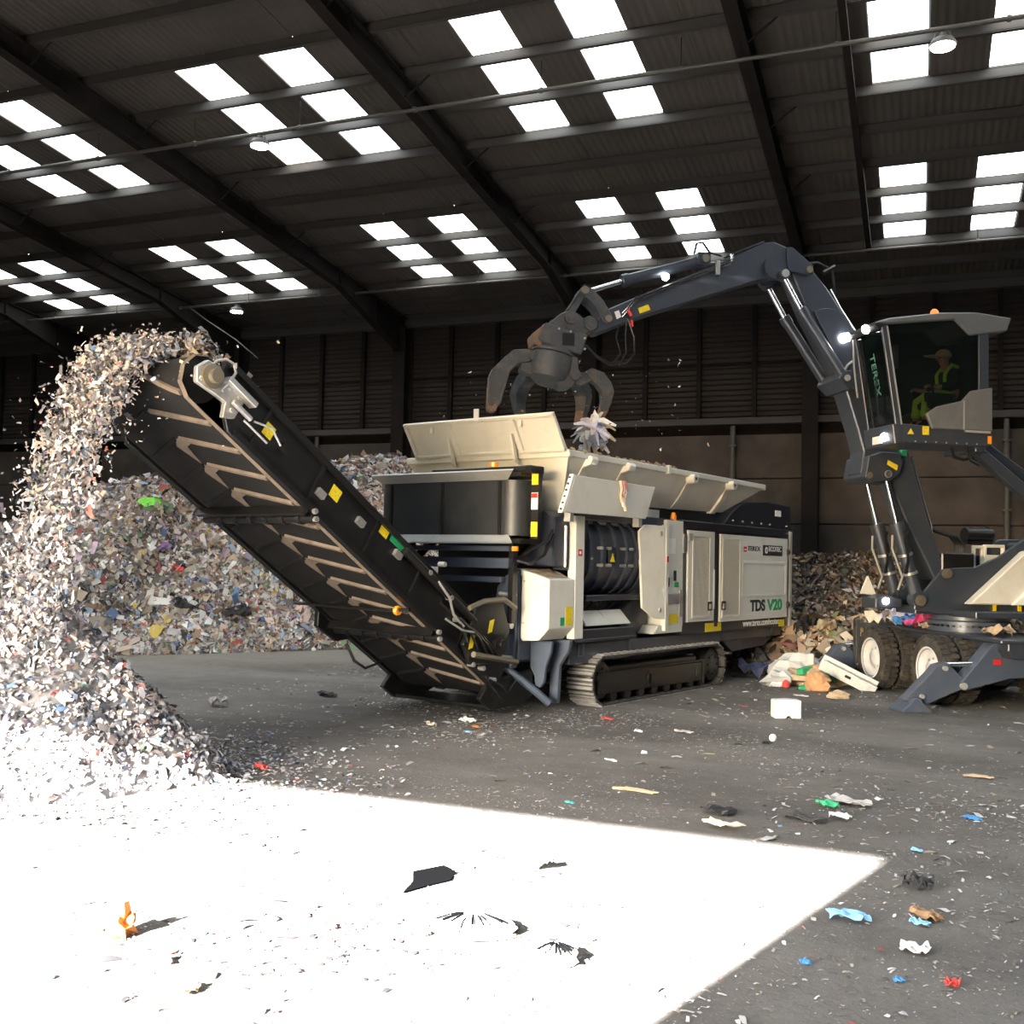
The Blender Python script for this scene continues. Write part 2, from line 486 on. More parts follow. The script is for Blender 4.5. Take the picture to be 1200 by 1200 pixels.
for x in COLS:
    def zt(y): return zs(y) - 0.215
    def zb(y): return zs(y) - 0.62 if y < 23.8 else zs(y) - 0.62 - (y - 23.8) / (YB - 0.3 - 23.8) * 0.75
    b = MB()
    ys_ = [-2.0, 6, 14, 20, 23.8, 25.8, YB - 0.3]
    b.prism([(y, zt(y)) for y in ys_] + [(y, zb(y)) for y in ys_[::-1]], 'x', x - 0.012, x + 0.012)
    b.prism([(y, zt(y)) for y in ys_] + [(y, zt(y) - 0.025) for y in ys_[::-1]], 'x', x - 0.11, x + 0.11)
    b.prism([(y, zb(y)) for y in ys_] + [(y, zb(y) + 0.025) for y in ys_[::-1]], 'x', x - 0.11, x + 0.11)
    for y in ys_[1:-1]: b.prism([(y, zt(y)), (y + 0.015, zt(y)), (y + 0.015, zb(y)), (y, zb(y))], 'x', x - 0.1, x + 0.1)
    b.build('rafter', M_STEEL_DARK, ceiling)
    for i in range(1, 12, 2):                            # stays from purlin to rafter foot
        y = YB - PUR * i
        if y > 23: continue
        b = MB(); b.cyl((x + 0.05, y, zb(y) + 0.05), (x + 0.55, y, zs(y) - 0.2), 0.018, n=6); b.build('fly_brace', M_STEEL_DARK, ceiling)
# ------------------------------------------------------------------ paints
M_CREAM = mat('cream_paint', (0.66, 0.655, 0.61), 0.42, dirt=(0.44, 0.41, 0.35), dirt_amt=0.35, dirt_scale=2.5, coat=0.15)
M_NAVY = mat('slate_blue_paint', (0.026, 0.034, 0.056), 0.42, dirt=(0.12, 0.11, 0.10), dirt_amt=0.3, dirt_scale=3, coat=0.15)
M_SLATE = mat('slate_grey_paint', (0.060, 0.078, 0.118), 0.42, dirt=(0.16, 0.145, 0.125), dirt_amt=0.3, dirt_scale=3, coat=0.15)
M_NIGHT = mat('blue_black_paint', (0.009, 0.012, 0.021), 0.35, dirt=(0.04, 0.037, 0.034), dirt_amt=0.25, dirt_scale=4, coat=0.2)
M_BLACK = mat('black_paint', (0.0055, 0.0055, 0.006), 0.36, dirt=(0.035, 0.03, 0.026), dirt_amt=0.3, dirt_scale=4)
M_RUBBER = mat('black_rubber', (0.006, 0.006, 0.007), 0.75, spec=0.25, dirt=(0.03, 0.026, 0.022), dirt_amt=0.3, dirt_scale=2.2, bump=0.2, bump_scale=40)
M_MAGBELT = mat('dusty_magnet_belt', (0.022, 0.024, 0.027), 0.45, dirt=(0.06, 0.06, 0.06), dirt_amt=0.5, dirt_scale=3)
M_DUSTED = mat('dust_caked_rubber', (0.135, 0.108, 0.088), 0.9, dirt=(0.03, 0.026, 0.023), dirt_amt=0.55, dirt_scale=7)
M_STEEL = mat('bright_worn_steel', (0.48, 0.48, 0.48), 0.38, 0.7, dirt=(0.16, 0.14, 0.12), dirt_amt=0.5, dirt_scale=8)
M_SHOE = mat('caked_track_plate', (0.07, 0.068, 0.066), 0.6, 0.3, dirt=(0.15, 0.135, 0.12), dirt_amt=0.6, dirt_scale=9)
M_GROUSER = mat('polished_grouser', (0.52, 0.52, 0.53), 0.35, 0.6, dirt=(0.2, 0.18, 0.16), dirt_amt=0.6, dirt_scale=12)
M_CHROME = mat('chromed_rod', (0.72, 0.73, 0.75), 0.18, 1.0)
M_ZINC = mat('galvanised_strip', (0.42, 0.43, 0.43), 0.4, 0.35, dirt=(0.25, 0.23, 0.2), dirt_amt=0.4)
M_GRILLE = mat('grey_mesh', (0.40, 0.39, 0.36), 0.7, var=0.12, var_scale=60)
M_YELLOW = mat('yellow_sticker', (0.80, 0.62, 0.02), 0.5, dirt=(0.1, 0.08, 0.02), dirt_amt=0.5, dirt_scale=45)
M_AMBER = mat('amber_plastic', (0.85, 0.30, 0.02), 0.35)
M_REDP = mat('red_paint', (0.55, 0.02, 0.02), 0.5)
M_GREEN = mat('green_print', (0.015, 0.30, 0.12), 0.5)
M_INK = mat('dark_print', (0.012, 0.018, 0.03), 0.5)
M_WHITE = mat('white_print', (0.8, 0.8, 0.78), 0.5)
M_TAN = mat('settled_tan_dust', (0.27, 0.21, 0.15), 0.95, bump=0.8, bump_scale=40, dirt=(0.14, 0.10, 0.07), dirt_amt=0.7, dirt_scale=14)
M_PIN = mat('brass_grey_pin', (0.20, 0.175, 0.13), 0.45, 0.5)

# ------------------------------------------------------------------ tracked shredder  (local x = across, y = along its length away from the door, z up)
SH = empty('mobile_shredder', (-4.187, 13.711, 0), -math.radians(15.4))
tag(SH, 'tracked waste shredder with cream doors, raised hopper and black discharge conveyor', 'shredder')

def crawler(v0, v1, outer):
    """track_frame > track_shoe, idler_wheel, roller"""
    s = 1 if outer > 0 else -1
    face = v1 if s > 0 else v0
    b = MB()
    a0, a1 = sorted((face - s * 0.03, face - s * 0.38))
    b.prism([(0.30, 0.17), (3.52, 0.13), (3.52, 0.44), (0.30, 0.47)], 'x', a0, a1)
    a0, a1 = sorted((face - s * 0.1, face - s * 0.34)); b.box((a0, 0.5, 0.44), (a1, 3.4, 0.54))
    fr = b.build('track_frame', M_BLACK, SH, bevel=0.015)
    b = MB(); e0, e1 = sorted((face - s * 0.035, face - s * 0.005))
    b.ring_prism([(1.72 + 0.075 * math.cos(t), 0.30 + 0.11 * math.sin(t)) for t in np.linspace(0, 2 * PI, 14, endpoint=False)],
                 [(1.72 + 0.05 * math.cos(t), 0.30 + 0.085 * math.sin(t)) for t in np.linspace(0, 2 * PI, 14, endpoint=False)], 'x', e0, e1)
    b.box((e0, 3.24, 0.22), (e1, 3.36, 0.36)); b.box((e0, 3.49, 0.1), (e1, 3.52, 0.47)); b.box((e0, 0.3, 0.455), (e1, 3.5, 0.475))
    b.build('frame_trim', M_BLACK, fr)
    for (u, z, r, nm) in ((0.44, 0.36, 0.29, 'idler_wheel'), (3.93, 0.36, 0.29, 'sprocket')):
        b = MB(); m0 = (v0 + v1) / 2
        b.lathe([(r * 0.35, -0.15), (r * 0.9, -0.12), (r, -0.06), (r, 0.06), (r * 0.9, 0.12), (r * 0.35, 0.15)], (m0, u, z), (1, 0, 0), 24)
        for k in range(8):
            t = k * PI / 4; b.cyl((m0 - 0.16, u + r * 0.55 * math.cos(t), z + r * 0.55 * math.sin(t)), (m0 + 0.16, u + r * 0.55 * math.cos(t), z + r * 0.55 * math.sin(t)), 0.02, n=6)
        b.build(nm, M_BLACK, fr, smooth=True)
    for k in range(8):
        b = MB(); b.cyl((v0 + 0.06, 0.75 + 0.4 * k, 0.13), (v1 - 0.06, 0.75 + 0.4 * k, 0.13), 0.09, n=12); b.build('roller', M_BLACK, fr, smooth=True)
    # shoes follow the loop
    L = 3.49; R = 0.33; per = 2 * L + 2 * PI * R; N = 50
    b = MB(); w = (v1 - v0)
    b.box((-w / 2, -0.082, -0.012), (w / 2, 0.082, 0.018))
    b.cur = 1
    b.box((-w / 2, -0.072, 0.018), (w / 2, -0.035, 0.05)); b.box((-w / 2, -0.012, 0.018), (w / 2, 0.012, 0.034)); b.box((-w / 2, 0.05, 0.018), (w / 2, 0.075, 0.034))
    me = b.mesh('track_shoe'); me.materials.append(M_SHOE); me.materials.append(M_GROUSER)
    for k in range(N):
        d = per * k / N
        if d < L: y, z, t = 0.44 + d, 0.36 + R, 0.0
        elif d < L + PI * R:
            q = (d - L) / R; y, z, t = 0.44 + L + R * math.sin(q), 0.36 + R * math.cos(q), -q
        elif d < 2 * L + PI * R: y, z, t = 0.44 + L - (d - L - PI * R), 0.36 - R, -PI
        else:
            q = (d - 2 * L - PI * R) / R; y, z, t = 0.44 - R * math.sin(q), 0.36 - R * math.cos(q), -PI - q
        o = bpy.data.objects.new('track_shoe', me); COL.objects.link(o); o.parent = fr
        o.location = ((v0 + v1) / 2, y, z); o.rotation_euler = (t, 0, 0)
crawler(-0.42, 0.0, 1)
crawler(-2.62, -2.20, -1)

# chassis and body
b = MB(); b.box((-2.15, -0.3, 0.5), (-0.47, 7.0, 0.95)); b.box((-0.47, -0.1, 0.72), (-0.12, 7.0, 0.9)); b.box((-2.5, -0.1, 0.72), (-2.15, 7.0, 0.9))
for u in (0.0, 1.25, 4.35, 6.5): b.prism([(-0.47, 0.5), (-0.1, 0.74), (-0.1, 0.9), (-0.47, 0.9)], 'y', u, u + 0.06)
b.build('chassis', M_NAVY, SH, bevel=0.01)
b = MB(); b.box((-2.5, 4.5, 0.72), (-0.14, 7.05, 0.88)); b.prism([(4.55, 0.72), (5.0, 0.5), (6.4, 0.55), (7.05, 0.8)], 'x', -2.3, -0.2); b.build('rear_undertray', M_NAVY, SH, bevel=0.01)
b = MB()
b.box((-2.58, 0.0, 0.95), (-2.48, 2.65, 2.75)); b.box((-2.5, -0.42, 1.0), (-0.3, -0.32, 1.25)); b.box((-2.5, 0.05, 0.95), (-0.42, 2.1, 2.7))
b.prism([(1.2, 0.95), (2.0, 0.95), (2.0, 2.7), (1.75, 2.7), (1.85, 2.1), (1.6, 1.5), (1.2, 1.3)], 'x', -0.42, -0.24)
b.box((-0.42, -0.2, 2.6), (-0.02, 2.6, 2.72)); b.box((-2.55, -0.42, 2.3), (-2.35, -0.2, 2.75)); b.box((-0.36, -0.42, 1.9), (-0.1, 0.06, 2.75))
b.prism([(-0.30, 0.62), (1.28, 0.62), (1.28, 0.95), (-0.30, 0.95)], 'x', -0.44, -0.14)
b.build('shredding_chamber', M_NAVY, SH, bevel=0.012)
# barrel-shaped rotor cover with ribs
prof = [(-0.5, 2.66), (-0.24, 2.62), (-0.12, 2.5), (-0.06, 2.3), (-0.05, 2.1), (-0.09, 1.88), (-0.2, 1.68), (-0.36, 1.56), (-0.5, 1.52)]
def barrel(b, ua, ub, lift):
    n = len(prof); vs = []
    for u in (ua, ub):
        for i, (v, z) in enumerate(prof):
            vs.append((v + lift, u, z + lift * (z - 2.1) * 0.8))
    b.add(vs, [(i, i + 1, n + i + 1, n + i) for i in range(n - 1)] + [tuple(range(n)), tuple(range(n, 2 * n))])
b = MB(); barrel(b, 0.02, 1.68, -0.03); rc = b.build('rotor_cover', M_NAVY, SH, smooth=True)
for ua, ub in ((0.04, 0.14), (0.36, 0.45), (0.72, 0.80), (1.04, 1.12), (1.30, 1.38), (1.52, 1.66)):
    b = MB(); barrel(b, ua, ub, 0.012); b.build('rib', M_NAVY, rc, smooth=True)
for ua in (0.26, 0.88):
    for z in (1.98, 2.22):
        b = MB(); b.cyl((-0.07, ua, z), (0.02, ua, z), 0.022, n=8); b.build('bolt', M_STEEL, rc)
        b = MB(); b.cyl((-0.07, ua + 0.22, z), (0.02, ua + 0.22, z), 0.022, n=8); b.build('bolt', M_STEEL, rc)
b = MB(); b.prism([(0.52, 1.98), (0.68, 1.98), (0.68, 2.24), (0.52, 2.24)], 'x', -0.06, -0.03); b.build('sticker_plate', M_INK, rc)
b = MB(); b.prism([(0.54, 2.03), (0.66, 2.03), (0.60, 2.15)], 'x', -0.03, -0.024); b.build('warning_sticker', M_YELLOW, rc)
b = MB(); b.box((-0.5, 0.0, 1.48), (-0.07, 1.7, 1.56)); b.build('cover_lip', M_NIGHT, SH, bevel=0.01)
# lit lower plates, ledge, hoses behind
for u0, u1 in ((0.0, 0.50), (0.55, 1.12)):
    b = MB(); b.add([(-0.06, u0, 1.14), (-0.06, u1 + 0.08, 1.14), (-0.2, u1, 1.34), (-0.2, u0, 1.34), (-0.09, u0, 1.13), (-0.09, u1 + 0.08, 1.13), (-0.23, u1, 1.33), (-0.23, u0, 1.33)],
                    [(0, 1, 2, 3), (7, 6, 5, 4), (0, 4, 5, 1), (1, 5, 6, 2), (2, 6, 7, 3), (3, 7, 4, 0)])
    b.build('screen_plate', M_CREAM, SH)
b = MB(); b.box((-0.4, -0.36, 0.96), (-0.01, 1.26, 1.1)); b.box((-0.4, -0.36, 0.93), (0.0, 1.28, 0.97)); b.build('ledge', M_NIGHT, SH, bevel=0.012)
b = MB()
for k in range(5): b.tube([(-0.3, 0.15 + 0.2 * k, 1.35), (-0.24, 0.2 + 0.2 * k, 1.42), (-0.3, 0.25 + 0.2 * k, 1.52)], 0.018, 6)
b.build('grease_hose', M_BLACK, SH, smooth=True)
# corner post
b = MB(); b.box((-0.12, -0.41, 0.98), (0.005, -0.19, 2.64)); post = b.build('corner_post', M_CREAM, SH, bevel=0.008)
b = MB(); b.box((0.005, -0.35, 2.1), (0.009, -0.25, 2.19)); b.build('safety_sticker', M_REDP, post)
b = MB(); b.box((0.009, -0.32, 2.125), (0.012, -0.28, 2.165)); b.build('pictogram', M_WHITE, post)
# drive cover (cream box at the corner)
b = MB()
b.prism([(-0.68, 1.92), (-0.45, 1.91), (0.0, 1.78), (0.0, 1.14), (-0.16, 0.98), (-0.42, 0.96), (-0.45, 1.0), (-0.45, 1.82), (-0.68, 1.82)], 'y', -1.01, -0.42)
dc = b.build('drive_cover', M_CREAM, SH, bevel=0.01)
b = MB()
vs = []; fs = []
nu, nv = 10, 8
for i in range(nu + 1):
    for j in range(nv + 1):
        v = -0.43 + 0.36 * j / nv; u = -0.95 + 0.5 * i / nu
        zt_ = 1.91 - (v + 0.45) / 0.45 * 0.13
        edge = min(i, nu - i, j, nv - j)
        vs.append((v, u, zt_ + (0.004 if edge == 0 else rnd.uniform(0.01, 0.035))))
for i in range(nu):
    for j in range(nv): a = i * (nv + 1) + j; fs.append((a, a + 1, a + nv + 2, a + nv + 1))
b.add(vs, fs); b.build('settled_dust', M_TAN, dc)
b = MB(); b.box((0.0, -0.62, 1.17), (0.004, -0.46, 1.42)); b.build('yellow_sticker', M_YELLOW, dc)
b = MB(); b.box((0.0, -0.74, 1.17), (0.004, -0.65, 1.28)); b.build('green_sticker', M_GREEN, dc)
for (v, z) in ((-0.4, 1.75), (-0.4, 1.2), (-0.05, 1.7), (-0.06, 1.2)):
    b = MB(); b.cyl((v, -1.02, z), (v, -1.0, z), 0.014, n=8); b.build('bolt', M_STEEL, dc)
# slate plates and legs below and beside the drive cover
b = MB(); b.prism([(-0.45, 0.96), (-0.1, 0.96), (-0.12, 0.8), (-0.2, 0.62), (-0.22, 0.42), (-0.28, 0.34), (-0.36, 0.36), (-0.38, 0.5), (-0.45, 0.6)], 'y', -0.78, -0.72)
b.build('towing_lug', M_SLATE, SH, bevel=0.01)
b = MB(); b.prism([(-0.40, 0.97), (0.0, 0.97), (-0.03, 0.82), (-0.17, 0.62), (-0.19, 0.12), (-0.32, 0.12), (-0.32, 0.6)], 'y', -0.5, -0.42); b.build('support_leg', M_SLATE, SH, bevel=0.01)
b = MB(); b.prism([(-2.45, 0.97), (-2.1, 0.97), (-2.13, 0.62), (-2.2, 0.12), (-2.35, 0.12), (-2.4, 0.6)], 'y', -0.5, -0.42); b.build('support_leg', M_SLATE, SH, bevel=0.01)
b = MB(); b.prism([(-0.8, 1.66), (-0.66, 1.82), (-0.48, 1.86), (-0.48, 1.0), (-0.5, 0.72), (-0.66, 0.62), (-0.72, 0.72), (-0.66, 1.05), (-0.72, 1.3), (-0.82, 1.5)], 'y', -1.08, -1.03)
b.prism([(-0.62, 1.9), (-0.46, 1.9), (-0.46, 0.7), (-0.52, 0.66), (-0.58, 0.9)], 'y', -1.03, -0.5)
b.box((-0.66, -1.14, 0.6), (-0.5, -1.0, 0.72))
b.build('hinge_plate', M_SLATE, SH, bevel=0.01)
b = MB(); b.cyl((-0.66, -1.2, 1.58), (-0.40, -1.2, 1.56), 0.03, n=10); b.cyl((-0.66, -1.16, 1.17), (-0.48, -1.16, 1.17), 0.05, n=10); b.cyl((-0.66, -1.16, 0.72), (-0.48, -1.16, 0.72), 0.05, n=10)
b.build('hinge_pin', M_STEEL, SH, smooth=True)
b = MB(); b.tube([(-0.62, -1.12, 0.62), (-0.3, -0.85, 0.3), (-0.16, -0.72, 0.14)], 0.05, 6); b.build('brace_bar', M_SLATE, SH)
# cream guard panel, angled to catch the light from the door
b = MB()
gp = [(1.34, 2.5), (1.48, 2.6), (1.98, 2.6), (1.98, 1.18), (1.72, 1.2), (1.44, 1.36)]
def gv(u): return -0.02 + (u - 1.34) / 0.64 * 0.10
n = len(gp)
b.add([(gv(u), u, z) for u, z in gp] + [(gv(u) - 0.04, u, z) for u, z in gp], [tuple(range(n)), tuple(range(n, 2 * n))[::-1]] + [(i, (i + 1) % n, n + (i + 1) % n, n + i) for i in range(n)])
gd = b.build('guard_panel', M_CREAM, SH, bevel=0.008)
b = MB(); b.box((0.0, 1.98, 1.0), (0.085, 2.07, 2.62)); b.build('guard_edge', M_CREAM, gd, bevel=0.006)
for z in (1.32, 2.48):
    b = MB(); b.cyl((0.03, 1.85, z), (0.075, 1.85, z), 0.035, n=10); b.build('bolt', M_ZINC, gd)
b = MB(); b.box((0.085, 2.0, 2.05), (0.09, 2.06, 2.14)); b.build('safety_sticker', M_REDP, gd)
# control cabinet
b = MB(); b.box((-0.4, 2.08, 1.08), (0.03, 2.64, 2.7)); b.prism([(1.72, 0.96), (2.64, 0.96), (2.64, 1.08), (1.86, 1.08)], 'x', -0.4, 0.03)
cc = b.build('control_cabinet', M_CREAM, SH, bevel=0.01)
for nm, u0, u1, z0, z1, m_ in (('slot', 2.33, 2.42, 1.76, 1.92, M_INK), ('document_label', 2.13, 2.38, 2.18, 2.42, M_WHITE), ('yellow_sticker', 2.2, 2.5, 1.1, 1.25, M_YELLOW), ('green_sticker', 2.36, 2.5, 1.66, 1.74, M_GREEN)):
    b = MB(); b.box((0.03, u0, z0), (0.034, u1, z1)); b.build(nm, m_, cc)
b = MB(); b.tube([(0.03, 2.11, 1.66), (0.07, 2.11, 1.68), (0.07, 2.11, 1.8), (0.03, 2.11, 1.82)], 0.012, 6); b.build('handle', M_BLACK, cc)
b = MB(); b.box((0.0, 2.05, 1.4), (0.05, 2.5, 1.57)); b.build('lamp_bracket', M_STEEL, cc, bevel=0.01)
b = MB(); b.box((0.0, 2.52, 1.2), (0.05, 2.62, 1.62)); b.build('cabinet_hinge', M_STEEL, cc, bevel=0.006)
b = MB(); b.box((0.0, 2.62, 2.2), (0.05, 2.7, 2.5)); b.build('cabinet_hinge', M_STEEL, cc, bevel=0.006)
# engine housing
b = MB(); b.box((-2.58, 2.64, 0.9), (0.0, 7.15, 2.73)); eh = b.build('engine_housing', M_NIGHT, SH, bevel=0.02)
def door(u0, u1, z0, z1, gr, nm='engine_door'):
    b = MB(); t = 0.05
    b.box((0.0, u0, z0), (0.035, u1, z1))
    d = b.build(nm, M_CREAM, SH, bevel=0.008)
    b = MB(); g0, g1, h0, h1 = gr
    w = 0.045
    b.ring_prism([(g0 - w, h0 - w), (g1 + w, h0 - w), (g1 + w, h1 + w), (g0 - w, h1 + w)], [(g0, h0), (g1, h0), (g1, h1), (g0, h1)], 'x', 0.035, 0.05); b.build('grille_frame', M_CREAM, d, bevel=0.006)
    b = MB(); b.box((0.035, g0, h0), (0.04, g1, h1))
    k = g0 + 0.02
    while k < g1: b.box((0.04, k, h0), (0.044, k + 0.014, h1)); k += 0.035
    b.build('ventilation_grille', M_GRILLE, d)
    return d
d1 = door(2.80, 3.76, 1.1, 2.57, (2.98, 3.55, 1.2, 2.47))
d2 = door(3.98, 6.9, 1.07, 2.55, (4.08, 4.72, 1.18, 2.46))
for d, u in ((d1, 3.48), (d2, 4.0)):
    b = MB(); b.box((0.05, u, 1.27), (0.062, u + 0.16, 1.42)); b.build('latch', M_BLACK, d, bevel=0.01)
    b = MB(); b.box((0.062, u + 0.05, 1.3), (0.075, u + 0.11, 1.38)); b.build('latch_handle', M_STEEL, d)
b = MB(); b.box((0.035, 2.8, 2.4), (0.06, 2.92, 2.52)); b.build('hinge', M_ZINC, d1, bevel=0.006)
b = MB(); b.box((0.035, 3.72, 1.3), (0.045, 3.755, 1.95)); b.build('door_edge', M_WHITE, d1)
b = MB(); b.ring_prism([(4.85, 1.47), (6.82, 1.47), (6.82, 2.11), (4.85, 2.11)], [(4.9, 1.52), (6.77, 1.52), (6.77, 2.06), (4.9, 2.06)], 'x', 0.035, 0.045)
b.build('pressed_panel', M_CREAM, d2, bevel=0.006)
for z in (1.3, 2.3):
    b = MB(); b.prism([(6.86, z - 0.06), (6.98, z), (6.86, z + 0.06)], 'x', 0.035, 0.07); b.build('door_stay', M_BLACK, d2)
FX = (0, 1, 0); FZ = (0, 0, 1)
lettering('lettering', 'TEREX', 0.118, M_INK, d2, frame((0.037, 5.07, 2.27), FX, FZ), bold=0.002, width=0.55)
b = MB(); b.prism([(4.9, 2.27), (5.03, 2.27), (5.03, 2.36), (4.9, 2.36)], 'x', 0.035, 0.04); b.build('red_emblem', M_REDP, d2, bevel=0.02)
b = MB(); b.prism([(4.93, 2.30), (5.0, 2.30), (5.0, 2.32), (4.93, 2.32)], 'x', 0.04, 0.042); b.build('emblem_bar', M_WHITE, d2)
b = MB(); b.prism([(5.73, 2.22), (6.62, 2.22), (6.62, 2.41), (5.73, 2.41)], 'x', 0.035, 0.045); b.build('logo_badge', M_INK, d2, bevel=0.03, seg=3)
lettering('lettering', 'ECOTEC', 0.125, M_WHITE, d2, frame((0.047, 5.98, 2.275), FX, FZ), bold=0.001, width=0.58)
b = MB()
b.ring_prism([(5.87 + 0.06 * math.cos(t), 2.315 + 0.06 * math.sin(t)) for t in np.linspace(0.6, 5.7, 12)], [(5.87 + 0.035 * math.cos(t), 2.315 + 0.035 * math.sin(t)) for t in np.linspace(0.6, 5.7, 12)], 'x', 0.045, 0.05)
b.build('badge_symbol', M_WHITE, d2)
lettering('lettering', 'TDS', 0.27, M_INK, d2, frame((0.037, 5.2, 1.17), FX, FZ), bold=0.011, width=0.66)
lettering('lettering', 'V20', 0.27, M_GREEN, d2, frame((0.037, 5.95, 1.17), FX, FZ), bold=0.011, width=0.7)
lettering('lettering', 'www.terex.com/ecotec', 0.17, M_WHITE, eh, frame((0.002, 4.98, 0.92), FX, FZ), bold=0.002, width=1.6)
b = MB(); b.box((0.0, 3.5, 0.92), (0.005, 4.1, 1.06)); b.build('yellow_sticker', M_YELLOW, eh)
b = MB(); b.box((0.0, 6.58, 0.9), (0.006, 6.84, 1.03)); b.build('yellow_sticker', M_YELLOW, eh)
b = MB(); b.box((0.0, 7.02, 0.9), (0.04, 7.12, 2.7)); b.build('corner_strip', M_ZINC, eh, bevel=0.008)
b = MB(); b.box((0.0, 2.66, 2.6), (0.04, 6.9, 2.64)); b.box((0.0, 3.82, 1.0), (0.02, 3.92, 2.6)); b.build('door_frame', M_NIGHT, eh)
# radiator hood
b = MB(); b.prism([(4.2, 2.72), (4.55, 2.95), (5.0, 3.14), (6.1, 3.22), (7.2, 3.2), (7.28, 2.72)], 'x', -2.45, -0.04); b.box((-2.4, 2.7, 2.72), (-0.3, 4.3, 2.9))
b.box((-2.3, 2.2, 2.7), (-0.28, 4.7, 3.0))  # dark infill added to close the bright gap under the hopper
rh = b.build('radiator_hood', M_NIGHT, SH, bevel=0.03, seg=2)
b = MB(); b.box((-0.04, 6.45, 2.97), (-0.03, 6.72, 3.08)); b.build('emblem', M_WHITE, rh)
for u in (4.6, 5.0, 5.4, 5.8, 6.2, 7.0):
    b = MB(); b.cyl((-0.05, u, 2.8), (-0.02, u, 2.8), 0.015, n=6); b.build('bolt', M_ZINC, rh)
b = MB(); b.cyl((-0.05, 2.45, 2.7), (-0.05, 2.45, 2.78), 0.05, n=10); b.cyl((-0.05, 2.45, 2.78), (-0.05, 2.45, 2.83), 0.04, 0.03, n=10); b.build('beacon_light', M_AMBER, SH, smooth=True)

# feed hopper
def slab(b, p, t):
    """four-cornered plate p (ccw from outside) thickened inwards by vector t"""
    t = Vector(t); q = [Vector(x) for x in p]
    b.add(q + [x + t for x in q], [(0, 1, 2, 3), (7, 6, 5, 4), (0, 4, 5, 1), (1, 5, 6, 2), (2, 6, 7, 3), (3, 7, 4, 0)])
RZ, BZ = 3.42, 2.84
vR0, vR1, uR0, uR1 = -2.72, 0.13, -0.82, 5.52
vB0, vB1, uB0, uB1 = -2.3, -0.22, -0.45, 4.55
b = MB()
slab(b, [(vB1, uB0, BZ), (vB1, uB1, BZ + 0.1), (vR1, uR1, RZ), (vR1, uR0, RZ)], (-0.05, 0, 0.02))
slab(b, [(vB0, uB1, BZ + 0.1), (vB0, uB0, BZ), (vR0, uR0, RZ), (vR0, uR1, RZ)], (0.05, 0, 0.02))
slab(b, [(vB0, uB0, BZ - 0.15), (vB1, uB0, BZ - 0.15), (vR1, uR0, RZ), (vR0, uR0, RZ)], (0, 0.05, 0.02))
slab(b, [(vB1, uB1, BZ + 0.1), (vB0, uB1, BZ + 0.1), (vR0, uR1, RZ), (vR1, uR1, RZ)], (0, -0.05, 0.02))
b.box((-2.3, -0.3, 2.55), (-0.22, 2.3, 2.86))
hp = b.build('feed_hopper', M_CREAM, SH)
b = MB()
b.box((vR1 - 0.06, uR0, RZ - 0.02), (vR1 + 0.03, uR1, RZ + 0.07)); b.box((vR0 - 0.03, uR0, RZ - 0.02), (vR0 + 0.06, uR1, RZ + 0.07))
b.box((vR0, uR0 - 0.03, RZ - 0.03), (vR1 + 0.03, uR0 + 0.06, RZ + 0.07)); b.box((vR0, uR1 - 0.06, RZ - 0.03), (vR1 + 0.03, uR1 + 0.03, RZ + 0.07))
b.build('hopper_rim', M_CREAM, hp, bevel=0.012)
def hop_rib(u, low, hole=True):
    b = MB()
    b.prism([(0.2, RZ + 0.03), (0.23, RZ - 0.02), (0.2, RZ - 0.09), (0.06, RZ - 0.13), (-0.02, RZ - 0.3), (-0.2, low), (-0.3, low), (-0.15, RZ - 0.25), (0.05, RZ + 0.0)], 'y', u - 0.085, u + 0.085)
    r = b.build('hopper_rib', M_CREAM, hp, bevel=0.01)
    if hole:
        b = MB(); b.cyl((0.17, u - 0.055, RZ - 0.03), (0.17, u + 0.055, RZ - 0.03), 0.025, n=10); return r
for u in (-0.3, 0.7, 2.72, 4.15): hop_rib(u, 2.9)
for u in (2.62, 4.05):
    b = MB(); b.cyl((0.1, u, RZ - 0.05), (0.25, u, RZ - 0.05), 0.075, n=16); b.build('pivot_boss', M_CREAM, hp, smooth=True)
    b = MB(); b.cyl((0.23, u, RZ - 0.05), (0.255, u, RZ - 0.05), 0.028, n=10); b.build('pivot_hole', M_INK, hp)
b = MB(); b.box((0.12, 1.86, RZ - 0.03), (0.18, 1.92, RZ + 0.1)); b.build('rim_clamp', M_CREAM, hp)
# flap raised on the end of the hopper
fl = MB()
def fq(v, h): # point on the flap: v across, h 0..1 up
    return Vector((v, uR0 - 0.03 - 0.3 * h, RZ + 0.06 + 0.46 * h))
nrm = Vector((0, -0.84, -0.54))
slab(fl, [fq(-2.5, 0), fq(0.12, 0), fq(0.1, 1), fq(-2.48, 1)], -nrm * 0.03)
hf = fl.build('hopper_flap', M_CREAM, SH, bevel=0.006)
for v0, v1, h0, h1 in ((-2.5, 0.12, 0.93, 1.02), (-2.5, 0.12, 0.0, 0.08), (-2.5, -2.44, 0, 1), (0.05, 0.12, 0, 1), (-1.73, -1.65, 0.05, 0.95), (-0.62, -0.54, 0.05, 0.95)):
    b = MB(); slab(b, [fq(v0, h0), fq(v1, h0), fq(v1, h1), fq(v0, h1)], nrm * 0.045); b.build('flap_rib', M_CREAM, hf, bevel=0.006)
for v in (-1.75, -0.65):
    b = MB(); b.prism([(uR0 - 0.05, RZ - 0.1), (uR0 - 0.14, RZ - 0.06), (uR0 - 0.24, RZ + 0.28), (uR0 - 0.2, RZ + 0.3)], 'x', v - 0.015, v + 0.015); b.build('flap_gusset', M_CREAM, hf)
for v in (-2.0, -0.45):
    b = MB(); p = fq(v, 0.8); b.cbox(p + nrm * 0.03, (0.05, 0.03, 0.09)); b.build('lifting_eye', M_CREAM, hf)
